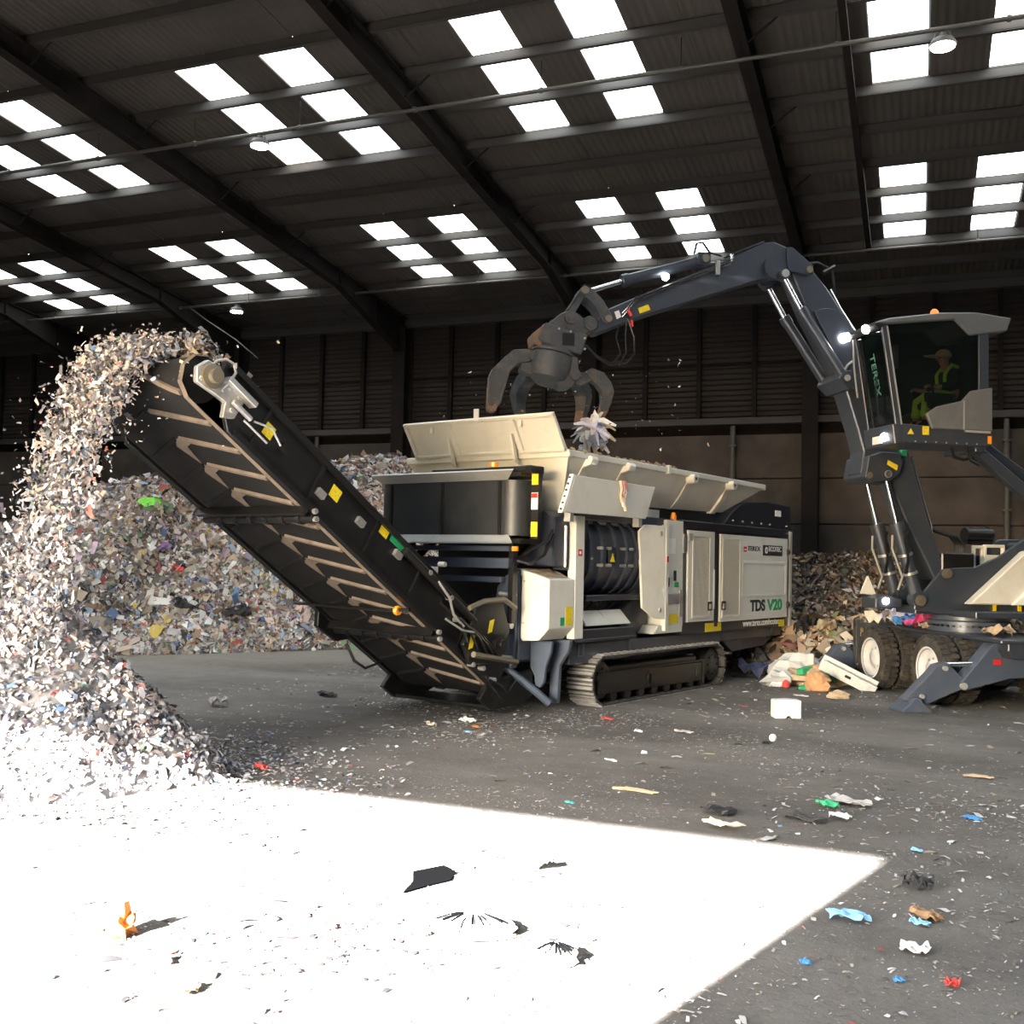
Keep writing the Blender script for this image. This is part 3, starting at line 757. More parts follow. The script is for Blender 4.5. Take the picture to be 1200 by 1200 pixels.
b = MB(); p = fq(-1.15, 1.1); b.cbox(p, (0.07, 0.03, 0.16)); b.build('hook_tab', M_CREAM, hf)
# side flap folded down along the hopper
b = MB(); slab(b, [(0.17, -0.96, 2.66), (0.17, 1.19, 2.67), (0.19, 1.42, 3.15), (0.19, -0.73, 3.16)], (-0.04, 0, 0)); sf = b.build('side_flap', M_CREAM, SH, bevel=0.008)
b = MB(); slab(b, [(0.10, -0.98, 2.65), (0.17, -0.98, 2.65), (0.19, -0.75, 3.17), (0.12, -0.75, 3.17)], (0, -0.02, 0))
sfe = b.build('flap_edge', M_WHITE, sf)
for k in range(6):
    b = MB(); h = 0.08 + 0.17 * k; b.cyl((0.145, -0.985 + 0.23 * h - 0.02, 2.66 + 0.5 * h), (0.145, -0.985 + 0.23 * h - 0.035, 2.66 + 0.5 * h), 0.016, n=6); b.build('bolt_hole', M_BLACK, sf)
b = MB(); b.box((0.0, 1.1, 2.55), (0.1, 1.2, 2.72)); b.box((0.0, -0.7, 2.55), (0.1, -0.62, 2.7)); b.build('flap_hinge', M_ZINC, sf)
# dirt lying on the hopper rim
b = MB()
for k in range(90):
    u = rnd.uniform(-0.7, 2.2); s = rnd.uniform(0.01, 0.035)
    b.cbox((vR1 - rnd.uniform(-0.02, 0.2), u, RZ + 0.07 + s * 0.4), (s * 2, s * 2.4, s), Euler((rnd.random(), rnd.random(), rnd.random() * 3)).to_matrix())
tag(b.build('rim_dirt', M_TAN, hp), kind='stuff')

# overband magnet across the discharge end
MU = -1.42
def mq(v, z): return (v, MU, z)
b = MB()
b.box((-2.5, MU, 2.34), (-0.45, MU + 0.5, 3.06)); b.cyl((-0.45, MU + 0.25, 2.34), (-0.45, MU + 0.25, 3.06), 0.25, n=28); b.cyl((-2.5, MU + 0.25, 2.34), (-2.5, MU + 0.25, 3.06), 0.25, n=28)
mg = b.build('overband_magnet', M_MAGBELT, SH, smooth=True)
for v in (-1.5, -0.52, -2.45):
    b = MB(); b.box((v - 0.025, MU - 0.025, 2.35), (v + 0.025, MU, 3.05)); b.build('belt_cleat', M_BLACK, mg, bevel=0.006)
for z0, z1, k, zz in ((3.06, 3.17, 0.12, 3.19), (2.34, 2.23, 0.12, 2.2)):
    b = MB()
    vs = [(-2.62, MU - 0.01, z0), (-0.4, MU - 0.01, z0), (-0.24, MU - k, z1), (-2.75, MU - k, z1), (-2.62, MU + 0.02, z0 + 0.02), (-0.4, MU + 0.02, z0 + 0.02), (-0.24, MU - k + 0.02, z1 + 0.02), (-2.75, MU - k + 0.02, z1 + 0.02)]
    b.add(vs, [(0, 1, 2, 3), (7, 6, 5, 4), (0, 4, 5, 1), (1, 5, 6, 2), (2, 6, 7, 3), (3, 7, 4, 0)]); b.build('skirt_strip', M_ZINC, mg)
b = MB(); b.box((-2.7, MU, 3.1), (-0.2, MU + 0.5, 3.16)); b.box((-2.7, MU, 2.24), (-0.2, MU + 0.5, 2.3)); b.box((-1.9, MU + 0.5, 2.4), (-1.0, MU + 0.7, 3.0)); b.build('magnet_frame', M_BLACK, mg)
b = MB(); b.box((-1.7, MU - 0.02, 3.16), (-0.1, MU + 0.06, 3.23)); b.box((-0.22, MU, 3.14), (-0.04, MU + 0.3, 3.24)); b.build('hanger_bar', M_BLACK, mg, bevel=0.008)
b = MB(); b.box((-0.14, -1.24, 2.3), (-0.04, -1.16, 3.24)); hz = b.build('hazard_post', M_BLACK, SH)
for z0, z1, m_ in ((2.33, 2.52, M_YELLOW), (2.68, 2.9, M_WHITE), (3.0, 3.15, M_YELLOW)):
    b = MB(); b.box((-0.145, -1.25, z0), (-0.045, -1.24, z1)); b.build('hazard_sticker', m_, hz)
b = MB(); b.box((-0.14, -1.255, 2.83), (-0.05, -1.25, 2.89)); b.build('red_band', M_REDP, hz)
b = MB(); b.cyl((-0.35, -1.3, 2.14), (-0.35, -1.3, 2.2), 0.045, n=10); b.build('beacon_light', M_AMBER, SH)
b = MB(); b.cyl((-0.62, MU - 0.02, 3.23), (-0.62, MU - 0.02, 3.29), 0.06, n=8); b.build('work_lamp', M_AMBER, mg)
# bars and dark mouth below the magnet
for u, v0, v1, z, m_, r in ((-1.3, -2.2, -0.4, 2.17, M_SLATE, 0.035), (-1.3, -2.1, -0.38, 1.98, M_SLATE, 0.07), (-1.2, -1.7, -0.65, 1.76, M_SLATE, 0.04)):
    b = MB(); b.box((v0, u, z - r), (v1, u + 0.1, z + r)); b.build('cross_bar', m_, SH, bevel=0.01)
for v in (-0.42, -2.2):
    b = MB(); b.box((v - 0.04, -1.3, 1.2), (v + 0.04, -1.2, 2.24)); b.prism([(-1.3, 2.0), (-1.3, 1.9), (-0.5, 2.4), (-0.5, 2.5)], 'x', v - 0.05, v + 0.05); b.build('magnet_support', M_BLACK, SH, bevel=0.008)
b = MB(); b.tube([(-0.35, -1.25, 2.02), (-0.2, -1.15, 1.98), (-0.1, -1.0, 2.1), (-0.15, -0.7, 2.4)], 0.025, 6); b.tube([(-0.3, -1.2, 2.1), (-0.1, -0.9, 2.3), (-0.2, -0.6, 2.55)], 0.02, 6); b.build('hydraulic_hose', M_BLACK, SH, smooth=True)
b = MB(); b.prism([(-0.62, 1.95), (-0.5, 2.5), (-0.3, 2.72), (-0.12, 2.6), (-0.12, 1.95)], 'y', -0.75, -0.4); b.build('motor_housing', M_NAVY, SH, bevel=0.02)
b = MB(); b.box((-2.35, -0.5, 0.5), (-0.5, -0.3, 2.7)); b.build('dark_mouth_slab', M_BLACK, SH)  # black slab put in for the dark inside of the discharge mouth
b = MB(); b.cyl((-0.1, -0.5, 1.95), (-0.1, -0.5, 2.5), 0.025, n=8); b.cyl((-0.16, -0.55, 1.95), (-0.16, -0.55, 2.45), 0.02, n=8); b.build('hydraulic_pipe', M_STEEL, SH)

# discharge conveyor: slopes up 33.4 deg away from the machine, chevron belt seen from below
CA = math.radians(33.4)
EU, EZ = -math.cos(CA), math.sin(CA)        # along the belt towards the head
NU, NZ = -math.sin(CA), -math.cos(CA)       # out of the underside
U0, Z0 = -1.35, 0.30                        # foot of the underside line
def cp(s, d, v):                            # s along, d out of the underside (negative = into the frame), v across
    return (v, U0 + EU * s + NU * d, Z0 + EZ * s + NZ * d)
LEN = 5.75
VA, VB = -2.14, -0.62
b = MB()
R = 0.24
prof2 = [(0.0, 0.0)]
for q in np.linspace(0, PI, 11): prof2.append((LEN + R * math.sin(q), -R + R * math.cos(q)))
for q in np.linspace(PI, 2 * PI, 9): prof2.append((0.0 + R * math.sin(q), -R + R * math.cos(q)))
prof2 = prof2[1:]
n = len(prof2)
vs = [cp(s, d, VA) for s, d in prof2] + [cp(s, d, VB) for s, d in prof2]
inner = [(LEN * 0.5 + (s - LEN * 0.5) * 0.994, -R + (d + R) * 0.93) for s, d in prof2]
vs += [cp(s, d, VA) for s, d in inner] + [cp(s, d, VB) for s, d in inner]
fs = []
for i in range(n):
    j = (i + 1) % n
    fs += [(i, j, n + j, n + i), (2 * n + j, 2 * n + i, 3 * n + i, 3 * n + j), (j, i, 2 * n + i, 2 * n + j), (n + i, n + j, 3 * n + j, 3 * n + i)]
b.add(vs, fs)
belt = b.build('conveyor_belt', M_RUBBER, SH, smooth=True)
VM = (VA + VB) / 2
def on_loop(s):
    """point and outward normal (s, d) on the belt loop; s beyond LEN runs round the head"""
    if s <= LEN: return (s, 0.0, 0.0, 1.0)
    q = (s - LEN) / R
    if q < PI: return (LEN + R * math.sin(q), -R + R * math.cos(q), math.sin(q), math.cos(q))
    return (LEN - (s - LEN - PI * R), -2 * R, 0.0, -1.0)
def cleat(s0):
    b = MB()
    for sgn in (-1, 1):
        b.cur = 0 if sgn > 0 else 1  # dusted right half; left half plain black, its shade put into the colour
        rows = []
        for k in range(6):
            t = k / 5
            v = VM + sgn * (0.04 + 0.68 * t)
            s = s0 + 0.26 * (1 - t)
            row = []
            for ds, h in ((-0.03, 0.0), (-0.02, 0.03), (0.02, 0.03), (0.03, 0.0)):
                ss, dd, ns, nd = on_loop(s + ds)
                row.append(cp(ss + ns * h, dd + nd * h, v))
            rows.append(row)
        vs = [p for r in rows for p in r]; fs = []
        for k in range(5):
            for i in range(3): a = k * 4 + i; fs.append((a, a + 1, a + 5, a + 4))
        fs += [(3, 2, 1, 0), (20, 21, 22, 23)]
        b.add(vs, fs)
    return b.build('chevron_cleat', [M_DUSTED, M_RUBBER], belt)
for k in range(16): cleat(0.25 + 0.43 * k)
# dust-caked raised edge of the belt and cake of dirt at the chevron points
for v0, v1 in ((VB - 0.05, VB + 0.02), (VA - 0.02, VA + 0.03)):
    b = MB(); N = 40; rows = []
    for k in range(N + 1):
        s = (LEN + PI * R * 0.9) * k / N
        ss, dd, ns, nd = on_loop(s)
        rows += [cp(ss + ns * 0.002, dd + nd * 0.002, v0), cp(ss + ns * 0.022, dd + nd * 0.022, (v0 + v1) / 2), cp(ss + ns * 0.002, dd + nd * 0.002, v1)]
    b.add(rows, [(3 * k + i, 3 * k + i + 1, 3 * k + i + 4, 3 * k + i + 3) for k in range(N) for i in range(2)])
    b.build('belt_edge', M_DUSTED if v0 > -1 else M_RUBBER, belt)
for k in range(12):
    s = 0.5 + 0.43 * k
    b = MB()
    P = [cp(s - 0.42, 0.003, VM - 0.06), cp(s - 0.1, 0.012, VM - 0.14), cp(s + 0.02, 0.012, VM - 0.02), cp(s - 0.06, 0.012, VM + 0.16), cp(s - 0.12, 0.012, VM + 0.02)]
    b.add(P, [(0, 1, 2), (0, 2, 4), (4, 2, 3)]); b.build('dirt_cake', M_DUSTED, belt)
# side frames
for v0, v1 in ((-0.56, -0.50), (-2.26, -2.20)):
    b = MB(); o_ = [(0.1, 0.03), (LEN - 0.45, 0.03), (LEN - 0.35, -0.06), (LEN - 0.05, -0.36), (LEN - 0.05, -0.52), (0.5, -0.52), (0.1, -0.36)]
    n = len(o_)
    b.add([cp(s, d, v0) for s, d in o_] + [cp(s, d, v1) for s, d in o_], [tuple(range(n)), tuple(range(n, 2 * n))[::-1]] + [(i, (i + 1) % n, n + (i + 1) % n, n + i) for i in range(n)])
    cf = b.build('conveyor_frame', M_BLACK, SH, bevel=0.008)
    so = 1 if v0 > -1 else -1
    ve = v1 if so > 0 else v0
    def rail(d0, d1, s0, s1, t, nm, m_):
        b = MB(); a0, a1 = sorted((ve, ve + so * t))
        o4 = [(s0, d0), (s1, d0), (s1, d1), (s0, d1)]
        b.add([cp(s, d, a0) for s, d in o4] + [cp(s, d, a1) for s, d in o4], [(0, 1, 2, 3), (7, 6, 5, 4), (0, 4, 5, 1), (1, 5, 6, 2), (2, 6, 7, 3), (3, 7, 4, 0)])
        return b.build(nm, m_, cf)
    rail(-0.48, -0.54, 0.4, LEN - 0.1, 0.05, 'frame_flange', M_BLACK)
    rail(0.03, -0.03, 0.2, LEN - 0.5, 0.035, 'frame_flange', M_BLACK)
    for s in (1.1, 2.2, 3.1, 4.1, 5.0): rail(-0.03, -0.5, s, s + 0.04, 0.03, 'frame_stiffener', M_BLACK)
    if so > 0:
        for s, d in ((4.85, -0.3), (3.75, -0.34), (2.9, -0.46)):
            rail(d - 0.07, d + 0.07, s, s + 0.15, 0.004, 'warning_sticker', M_YELLOW)
        for s, d in ((4.6, -0.28), (3.3, -0.3), (3.95, -0.2), (2.6, -0.35)):
            rail(d - 0.035, d + 0.04, s, s + 0.12, 0.05, 'lamp_bracket', M_STEEL if s != 4.6 else M_BLACK)
        rail(-0.5, -0.42, 2.6, 2.85, 0.01, 'green_sticker', M_GREEN)
# cross rollers under the belt
for s in (3.93, 1.5):
    b = MB(); b.cyl(cp(s, 0.06, -2.28), cp(s, 0.06, -0.46), 0.055, n=14)
    o4 = [(s + 0.12, 0.02), (s + 0.16, 0.02), (s + 0.16, 0.12), (s + 0.12, 0.12)]
    b.add([cp(a, d, -2.26) for a, d in o4] + [cp(a, d, -0.48) for a, d in o4], [(0, 1, 2, 3), (7, 6, 5, 4), (0, 4, 5, 1), (1, 5, 6, 2), (2, 6, 7, 3), (3, 7, 4, 0)])
    ro = b.build('return_roller', M_BLACK, SH, smooth=True)
    for k in range(6):
        v = -2.0 + k * 0.26
        b = MB(); b.cyl(cp(s, 0.06, v), cp(s, 0.06, v + 0.05), 0.072, n=14); b.build('roller_disc', M_RUBBER, ro, smooth=True)
    for dd in (0.06, 0.0):
        b = MB(); b.cyl(cp(s + 0.06 - dd, dd + 0.02, -0.46), cp(s + 0.06 - dd, dd + 0.02, -0.42), 0.03, n=8); b.build('bolt', M_STEEL, ro)
b = MB(); b.tube([cp(2.15, 0.08, -2.4), cp(2.15, 0.1, -0.8), cp(2.1, 0.05, -0.5)], 0.022, 6); b.build('safety_rope_bar', M_BLACK, SH, smooth=True)
b = MB(); b.lathe([(0.05, -0.03), (0.06, 0.0), (0.05, 0.03)], cp(2.12, 0.08, -0.66), (1, 0, 0), 10); b.build('orange_roller_end', M_AMBER, SH)
# head: pulley, bearing plate, motor mount, hose
b = MB(); b.cyl(cp(LEN, -R, VA + 0.04), cp(LEN, -R, VB - 0.04), R * 0.9, n=24); hd = b.build('head_pulley', M_BLACK, SH, smooth=True)
b = MB()
o_ = [(LEN + 0.12, -0.1), (LEN + 0.2, -0.22), (LEN + 0.14, -0.36), (LEN - 0.02, -0.4), (LEN - 0.1, -0.34), (LEN - 0.42, -0.34), (LEN - 0.42, -0.1), (LEN - 0.3, -0.02), (LEN - 0.24, -0.16), (LEN - 0.1, -0.14)]
n = len(o_)
b.add([cp(s, d, -0.52) for s, d in o_] + [cp(s, d, -0.46) for s, d in o_], [tuple(range(n)), tuple(range(n, 2 * n))[::-1]] + [(i, (i + 1) % n, n + (i + 1) % n, n + i) for i in range(n)])
b.build('bearing_plate', M_STEEL, hd, bevel=0.01)
b = MB(); b.lathe([(0.12, 0), (0.12, 0.05), (0.07, 0.06), (0.07, 0.12), (0.03, 0.12)], cp(LEN + 0.03, -R, -0.46), (1, 0, 0), 18); b.build('bearing', M_PIN, hd, smooth=True)
for ds, dd in ((0.1, -0.16), (-0.05, -0.18), (-0.34, -0.14), (-0.34, -0.3), (-0.2, -0.3)):
    b = MB(); b.cyl(cp(LEN + ds, dd, -0.46), cp(LEN + ds, dd, -0.43), 0.025, n=8); b.build('bolt', M_ZINC, hd)
b = MB()
o4 = [(LEN - 0.5, -0.3), (LEN - 0.1, -0.3), (LEN - 0.1, -0.36), (LEN - 0.5, -0.36)]
b.add([cp(s, d, -0.47) for s, d in o4] + [cp(s, d, -0.36) for s, d in o4], [(0, 1, 2, 3), (7, 6, 5, 4), (0, 4, 5, 1), (1, 5, 6, 2), (2, 6, 7, 3), (3, 7, 4, 0)])
b.cyl(cp(LEN - 0.28, -0.2, -0.42), cp(LEN - 0.55, -0.2, -0.42), 0.03, n=8)
b.build('belt_tensioner', M_STEEL, hd, bevel=0.006)
b = MB(); b.tube([(-0.45, -6.08, 3.74), (-0.43, -6.0, 3.84), (-0.42, -5.9, 3.87), (-0.42, -5.81, 3.84), (-0.42, -5.78, 3.76), (-0.42, -5.84, 3.66), (-0.42, -5.93, 3.56)], 0.014, 8); b.build('hydraulic_hose', M_STEEL, hd, smooth=True)
b = MB(); b.tube([cp(LEN - 0.6, -0.22, -0.44), cp(LEN - 0.8, -0.3, -0.42), cp(LEN - 1.0, -0.24, -0.44)], 0.012, 6); b.tube([cp(LEN - 0.5, -0.15, -0.44), cp(LEN - 0.85, -0.15, -0.44)], 0.012, 6); b.build('grease_pipe', M_STEEL, hd, smooth=True)
# rubber flap and chain under the lower half, tail box, fold joint
b = MB()
P = [(1.2, 0.03), (1.9, 0.03), (1.8, 0.2), (1.4, 0.18)]
for v in (-2.2, -0.8):
    pass
b.add([cp(s, d, -2.3) for s, d in P] + [cp(s, d, -2.22) for s, d in P], [(0, 1, 2, 3), (7, 6, 5, 4), (0, 4, 5, 1), (1, 5, 6, 2), (2, 6, 7, 3), (3, 7, 4, 0)])
b.build('fold_bracket', M_BLACK, SH, bevel=0.01)
b = MB(); b.tube([cp(1.2, 0.1, -2.26), cp(1.0, 0.24, -2.2), cp(0.85, 0.26, -2.1), cp(0.75, 0.1, -2.0)], 0.02, 6); b.build('hanging_hose', M_BLACK, SH, smooth=True)
b = MB()
b.prism([(-0.9, 0.1), (-1.5, 0.1), (-1.75, 0.26), (-1.6, 0.42), (-1.2, 0.5), (-0.6, 0.55), (-0.6, 0.2)], 'x', -2.28, -2.2)
b.prism([(-0.9, 0.1), (-1.5, 0.1), (-1.75, 0.26), (-1.6, 0.42), (-1.2, 0.5), (-0.6, 0.55), (-0.6, 0.2)], 'x', -0.6, -0.52)
b.box((-2.22, -1.5, 0.1), (-0.58, -0.9, 0.15))
b.build('conveyor_tail_box', M_BLACK, SH, bevel=0.012)
b = MB(); b.prism([(-2.25, 0.98), (-1.95, 1.5), (-1.5, 1.55), (-1.3, 1.1), (-1.6, 0.7), (-2.1, 0.72)], 'x', -0.46, -0.40); jt = b.build('fold_joint_plate', M_BLACK, SH, bevel=0.01)
for (u, z) in ((-2.1, 1.0), (-1.72, 1.18)):
    b = MB(); b.add([(-0.396, u - 0.06, z - 0.09), (-0.396, u + 0.03, z - 0.07), (-0.396, u + 0.08, z + 0.09), (-0.396, u - 0.02, z + 0.07)], [(0, 1, 2, 3)]); b.build('warning_sticker', M_YELLOW, jt)
b = MB(); b.cyl((-0.40, -1.55, 0.95), (-0.34, -1.55, 0.95), 0.13, n=18); b.cyl((-0.36, -1.55, 0.95), (-0.30, -1.55, 0.95), 0.06, n=12); b.build('drive_motor', M_BLACK, jt, smooth=True)
b = MB(); b.tube([(-0.36, -2.2, 1.42), (-0.36, -1.9, 1.5), (-0.36, -1.5, 1.52), (-0.36, -1.25, 1.4)], 0.035, 6); b.tube([(-0.36, -2.1, 0.85), (-0.36, -1.2, 0.7), (-0.5, -1.08, 0.66)], 0.04, 6); b.build('fold_strut', M_PIN, jt, smooth=True)
b = MB()
for k in range(5):
    u = -2.2 + 0.2 * k; b.tube([(-0.42, u - 0.5, 1.5 - 0.1 * k), (-0.36, u - 0.2, 1.3 - 0.12 * k), (-0.38, u, 1.0 - 0.08 * k)], 0.016, 6)
b.build('hydraulic_hose', M_BLACK, jt, smooth=True)
b = MB(); b.tube([(-0.40, -2.75, 1.75), (-0.34, -2.6, 1.55), (-0.36, -2.5, 1.35), (-0.36, -2.3, 1.2)], 0.016, 6); b.tube([(-0.40, -2.6, 1.3), (-0.34, -2.35, 1.16), (-0.36, -2.1, 1.12)], 0.014, 6); b.build('steel_pipe', M_STEEL, jt, smooth=True)
for (u, z) in ((-2.5, 1.55), (-2.35, 1.28), (-2.05, 0.72), (-1.85, 0.66), (-1.62, 0.5), (-2.9, 1.85), (-2.65, 1.95)):
    b = MB(); b.cyl((-0.48, u, z), (-0.38, u, z), 0.03, n=8); b.build('bolt', M_STEEL, jt)
b = MB(); b.cyl((-0.44, -2.0, 1.25), (-0.44, -3.3, 2.1), 0.05, n=10); b.build('fold_cylinder', M_BLACK, SH, smooth=True)
b = MB(); b.tube([(-0.4, -1.7, 0.5), (-0.38, -1.5, 0.42), (-0.42, -1.3, 0.3), (-0.4, -1.15, 0.45)], 0.02, 6); b.tube([(-0.42, -1.8, 0.55), (-0.36, -1.6, 0.3), (-0.42, -1.4, 0.2)], 0.018, 6); b.build('tail_hose', M_BLACK, SH, smooth=True)
# ------------------------------------------------------------------ material handler (local x = boom direction, y = cab side, z up)
M_GUN = mat('gunmetal_paint', (0.030, 0.038, 0.055), 0.42, dirt=(0.09, 0.082, 0.072), dirt_amt=0.25, dirt_scale=3, coat=0.12)
M_GRAB = mat('scuffed_grab_steel', (0.040, 0.046, 0.054), 0.6, 0.1, dirt=(0.15, 0.12, 0.10), dirt_amt=0.5, dirt_scale=5)
M_RUST = mat('rust_worn_tip', (0.15, 0.10, 0.07), 0.7, 0.2, dirt=(0.07, 0.04, 0.025), dirt_amt=0.7, dirt_scale=8)
M_ROOFG = mat('cab_grey_paint', (0.115, 0.122, 0.128), 0.45, dirt=(0.2, 0.19, 0.17), dirt_amt=0.4)
M_TYRE = mat('tyre_rubber', (0.03, 0.028, 0.026), 0.85, dirt=(0.13, 0.105, 0.085), dirt_amt=0.75, dirt_scale=5, bump=0.4, bump_scale=30)
M_RIM = mat('pale_wheel_rim', (0.62, 0.62, 0.66), 0.5, dirt=(0.35, 0.33, 0.31), dirt_amt=0.5, dirt_scale=5)
M_LAMP = mat('lit_work_lamp', (1, 1, 1), 0.3, emit=(1, 0.98, 0.95), emit_s=25.0)
M_GLASS = mat('tinted_cab_glass', (0.004, 0.008, 0.008), 0.03, alpha=0.5, spec=0.5)
M_SEAT = mat('black_seat_fabric', (0.012, 0.012, 0.014), 0.85)

MH_LOC = (0.75, 18.3, 0.0)
MH = empty('material_handler', MH_LOC, math.radians(-148.6007))
tag(MH, 'dark grey wheeled material handler with raised cab, long boom and claw grab', 'excavator')
# the wheeled undercarriage stands square across the slewed upper part
UM = Matrix(((0.0519, 0.9986, 0, 0), (0.9986, -0.0519, 0, 0), (0, 0, 1, 0), (0, 0, 0, 1)))   # (along, left, up) -> local
def UB(): return MB(UM)

b = UB()
b.prism([(-0.5, 0.78), (0.5, 0.78), (0.58, 0.9), (0.58, 1.02), (-0.58, 1.02), (-0.58, 0.9)], 'x', -1.95, 2.0)
b.box((-1.95, -0.72, 1.0), (2.05, 0.72, 1.06))
chs = b.build('undercarriage', M_GUN, MH, bevel=0.015)
for a in (-1.0, 0.85):
    b = UB(); b.cyl((a, -1.0, 0.52), (a, 1.0, 0.52), 0.11, n=14); b.ball((a, 0, 0.52), 0.24, 12, 8); b.box((a - 0.15, -0.35, 0.6), (a + 0.15, 0.35, 0.8)); b.build('axle', M_GUN, chs, smooth=True)
# tyre built once about its own axis (local y), then copied
b = MB()
RT, WT = 0.52, 0.27
b.lathe([(0.30, -WT * 0.42), (0.36, -WT * 0.5), (0.46, -WT * 0.48), (RT - 0.035, -WT * 0.38), (RT - 0.02, 0), (RT - 0.035, WT * 0.38), (0.46, WT * 0.48), (0.36, WT * 0.5), (0.30, WT * 0.42)], (0, 0, 0), (0, 1, 0), 40, False)
for k in range(30):
    t = 2 * PI * k / 30
    for sgn in (-1, 1):
        Rm = Matrix.Rotation(t + sgn * 0.05, 4, 'Y')
        bb = MB(); bb.box((-0.032, 0.012 if sgn > 0 else -WT * 0.45, RT - 0.04), (0.032, WT * 0.45 if sgn > 0 else -0.012, RT))
        b.add([Rm @ Vector(p) for p in bb.v], bb.f)
tyre_me = b.mesh('tyre', weld=False); tyre_me.materials.append(M_TYRE)
tyre_me.polygons.foreach_set('use_smooth', [len(p.vertices) == 4 and i < 40 * 8 for i, p in enumerate(tyre_me.polygons)])
b = MB(); b.lathe([(0.345, -0.1), (0.345, 0.128), (0.315, 0.132), (0.29, 0.06), (0.24, 0.03), (0.13, 0.04), (0.12, 0.08), (0.04, 0.08)], (0, 0, 0), (0, 1, 0), 28)
rim_me = b.mesh('wheel_rim'); rim_me.materials.append(M_RIM)
rim_me.polygons.foreach_set('use_smooth', [True] * len(rim_me.polygons))
U3 = UM.to_3x3()
for a in (-1.0, 0.85):
    for l, sg in ((1.035, 1), (0.70, 1), (-1.035, -1), (-0.70, -1)):
        t = link('tyre', tyre_me, MH)
        Mx = UM @ Matrix.Translation((a, l, 0.52)) @ Matrix.Rotation(rnd.random(), 4, 'Y') @ Matrix.Rotation(PI if sg < 0 else 0, 4, 'Z')
        t.matrix_local = Mx
        r = link('wheel_rim', rim_me, t)
        for k in range(8):
            q = k * PI / 4
            if abs(l) > 1 and sg > 0:
                bb = MB(); bb.cyl((0.165 * math.cos(q), 0.02, 0.165 * math.sin(q)), (0.165 * math.cos(q), 0.05, 0.165 * math.sin(q)), 0.018, n=6)
                bb.build('wheel_nut', M_ZINC, t)
# outriggers: arm, leg, foot pad, cylinder
def outrigger(a, sg, drop=True):
    th = 0.13
    def P(pts): return [(sg * l, z) for l, z in pts]
    b = UB(); b.prism(P([(1.13, 0.42), (0.80, 0.80), (0.63, 0.99), (0.02, 1.02), (0.02, 0.5), (0.38, 0.48), (1.08, 0.30)]), 'x', a - th, a + th)
    arm = b.build('outrigger', M_SLATE, MH, bevel=0.012)
    b = UB(); b.prism(P([(1.48, 0.66), (1.32, 0.70), (1.04, 0.44), (1.08, 0.33), (1.63, 0.10), (1.97, 0.16), (1.56, 0.56)]), 'x', a - th * 0.75, a + th * 0.75); b.build('outrigger_leg', M_SLATE, arm, bevel=0.01)
    b = UB(); b.prism(P([(2.06, 0.0), (1.60, 0.0), (1.60, 0.025), (1.72, 0.12), (1.78, 0.2), (1.87, 0.2), (1.95, 0.1), (2.06, 0.025)]), 'x', a - 0.2, a + 0.2); b.build('foot_pad', M_SLATE, arm, bevel=0.008)
    b = UB(); b.cyl((a, sg * 1.36, 0.66), (a, sg * 0.75, 0.68), 0.04, n=10); b.build('outrigger_rod', M_CHROME, arm, smooth=True)
    for l, z, r in ((1.09, 0.37, 0.05), (1.37, 0.62, 0.035), (1.82, 0.14, 0.04), (1.72, 0.22, 0.03)):
        b = UB(); b.cyl((a - th - 0.02, sg * l, z), (a + th + 0.02, sg * l, z), r, n=12); b.build('pivot_pin', M_ZINC, arm, smooth=True)
    b = UB(); b.box((a + th, sg * 0.58 - 0.06, 0.68), (a + th + 0.01, sg * 0.58 + 0.06, 0.75)); b.build('red_reflector', M_REDP, arm)
    return arm
outrigger(1.6, 1); outrigger(1.6, -1); outrigger(-1.7, 1); outrigger(-1.7, -1)
b = UB(); b.box((-1.62, 1.1, 0.38), (-1.5, 1.18, 1.14)); b.box((-1.62, 0.5, 1.0), (-1.5, 1.18, 1.08)); b.build('tool_guard', M_GRAB, MH, bevel=0.01)
# slewing ring
b = MB(); b.lathe([(0.62, 1.06), (0.62, 1.13), (0.58, 1.13), (0.58, 1.17), (0.64, 1.17), (0.64, 1.22), (0.56, 1.24), (0.56, 1.34)], (0, 0, 0), (0, 0, 1), 40); ring = b.build('slewing_ring', M_SLATE, MH, smooth=True)
for k in range(40):
    q = 2 * PI * k / 40; b = MB(); b.cbox((0.6 * math.cos(q), 0.6 * math.sin(q), 1.15), (0.05, 0.03, 0.03), Matrix.Rotation(q, 3, 'Z')); b.build('ring_tooth', M_BLACK, ring)
# upper frame
b = MB()
side = [(1.02, 1.64), (0.68, 2.03), (0.5, 2.06), (0.1, 2.08), (-0.3, 2.25), (-0.76, 2.55), (-2.1, 2.6), (-2.1, 1.33), (0.78, 1.33), (1.16, 1.40), (1.14, 1.58)]
b.prism(side, 'y', 0.29, 0.36); b.prism(side, 'y', -0.36, -0.29)
b.box((-2.1, -0.95, 1.3), (0.5, 0.95, 1.4)); b.box((-2.1, -0.29, 1.4), (-0.4, 0.29, 2.0)); b.box((0.55, -0.29, 1.33), (1.1, 0.29, 1.45))
uf = b.build('upper_frame', M_GUN, MH, bevel=0.012)
for (a, z, r) in ((0.62, 1.97, 0.075), (1.08, 1.54, 0.085)):
    b = MB(); b.cyl((a, 0.36, z), (a, 0.42, z), r, n=18); b.cyl((a, 0.42, z), (a, 0.44, z), r * 0.5, n=12); b.build('pivot_pin', M_PIN, uf, smooth=True)
b = MB(); b.prism([(0.34, 1.5), (-0.64, 2.34), (-1.2, 2.5), (-2.3, 2.5), (-2.3, 1.5)], 'y', 0.37, 0.55); sp = b.build('counterweight_panel', M_CREAM, MH, bevel=0.02)
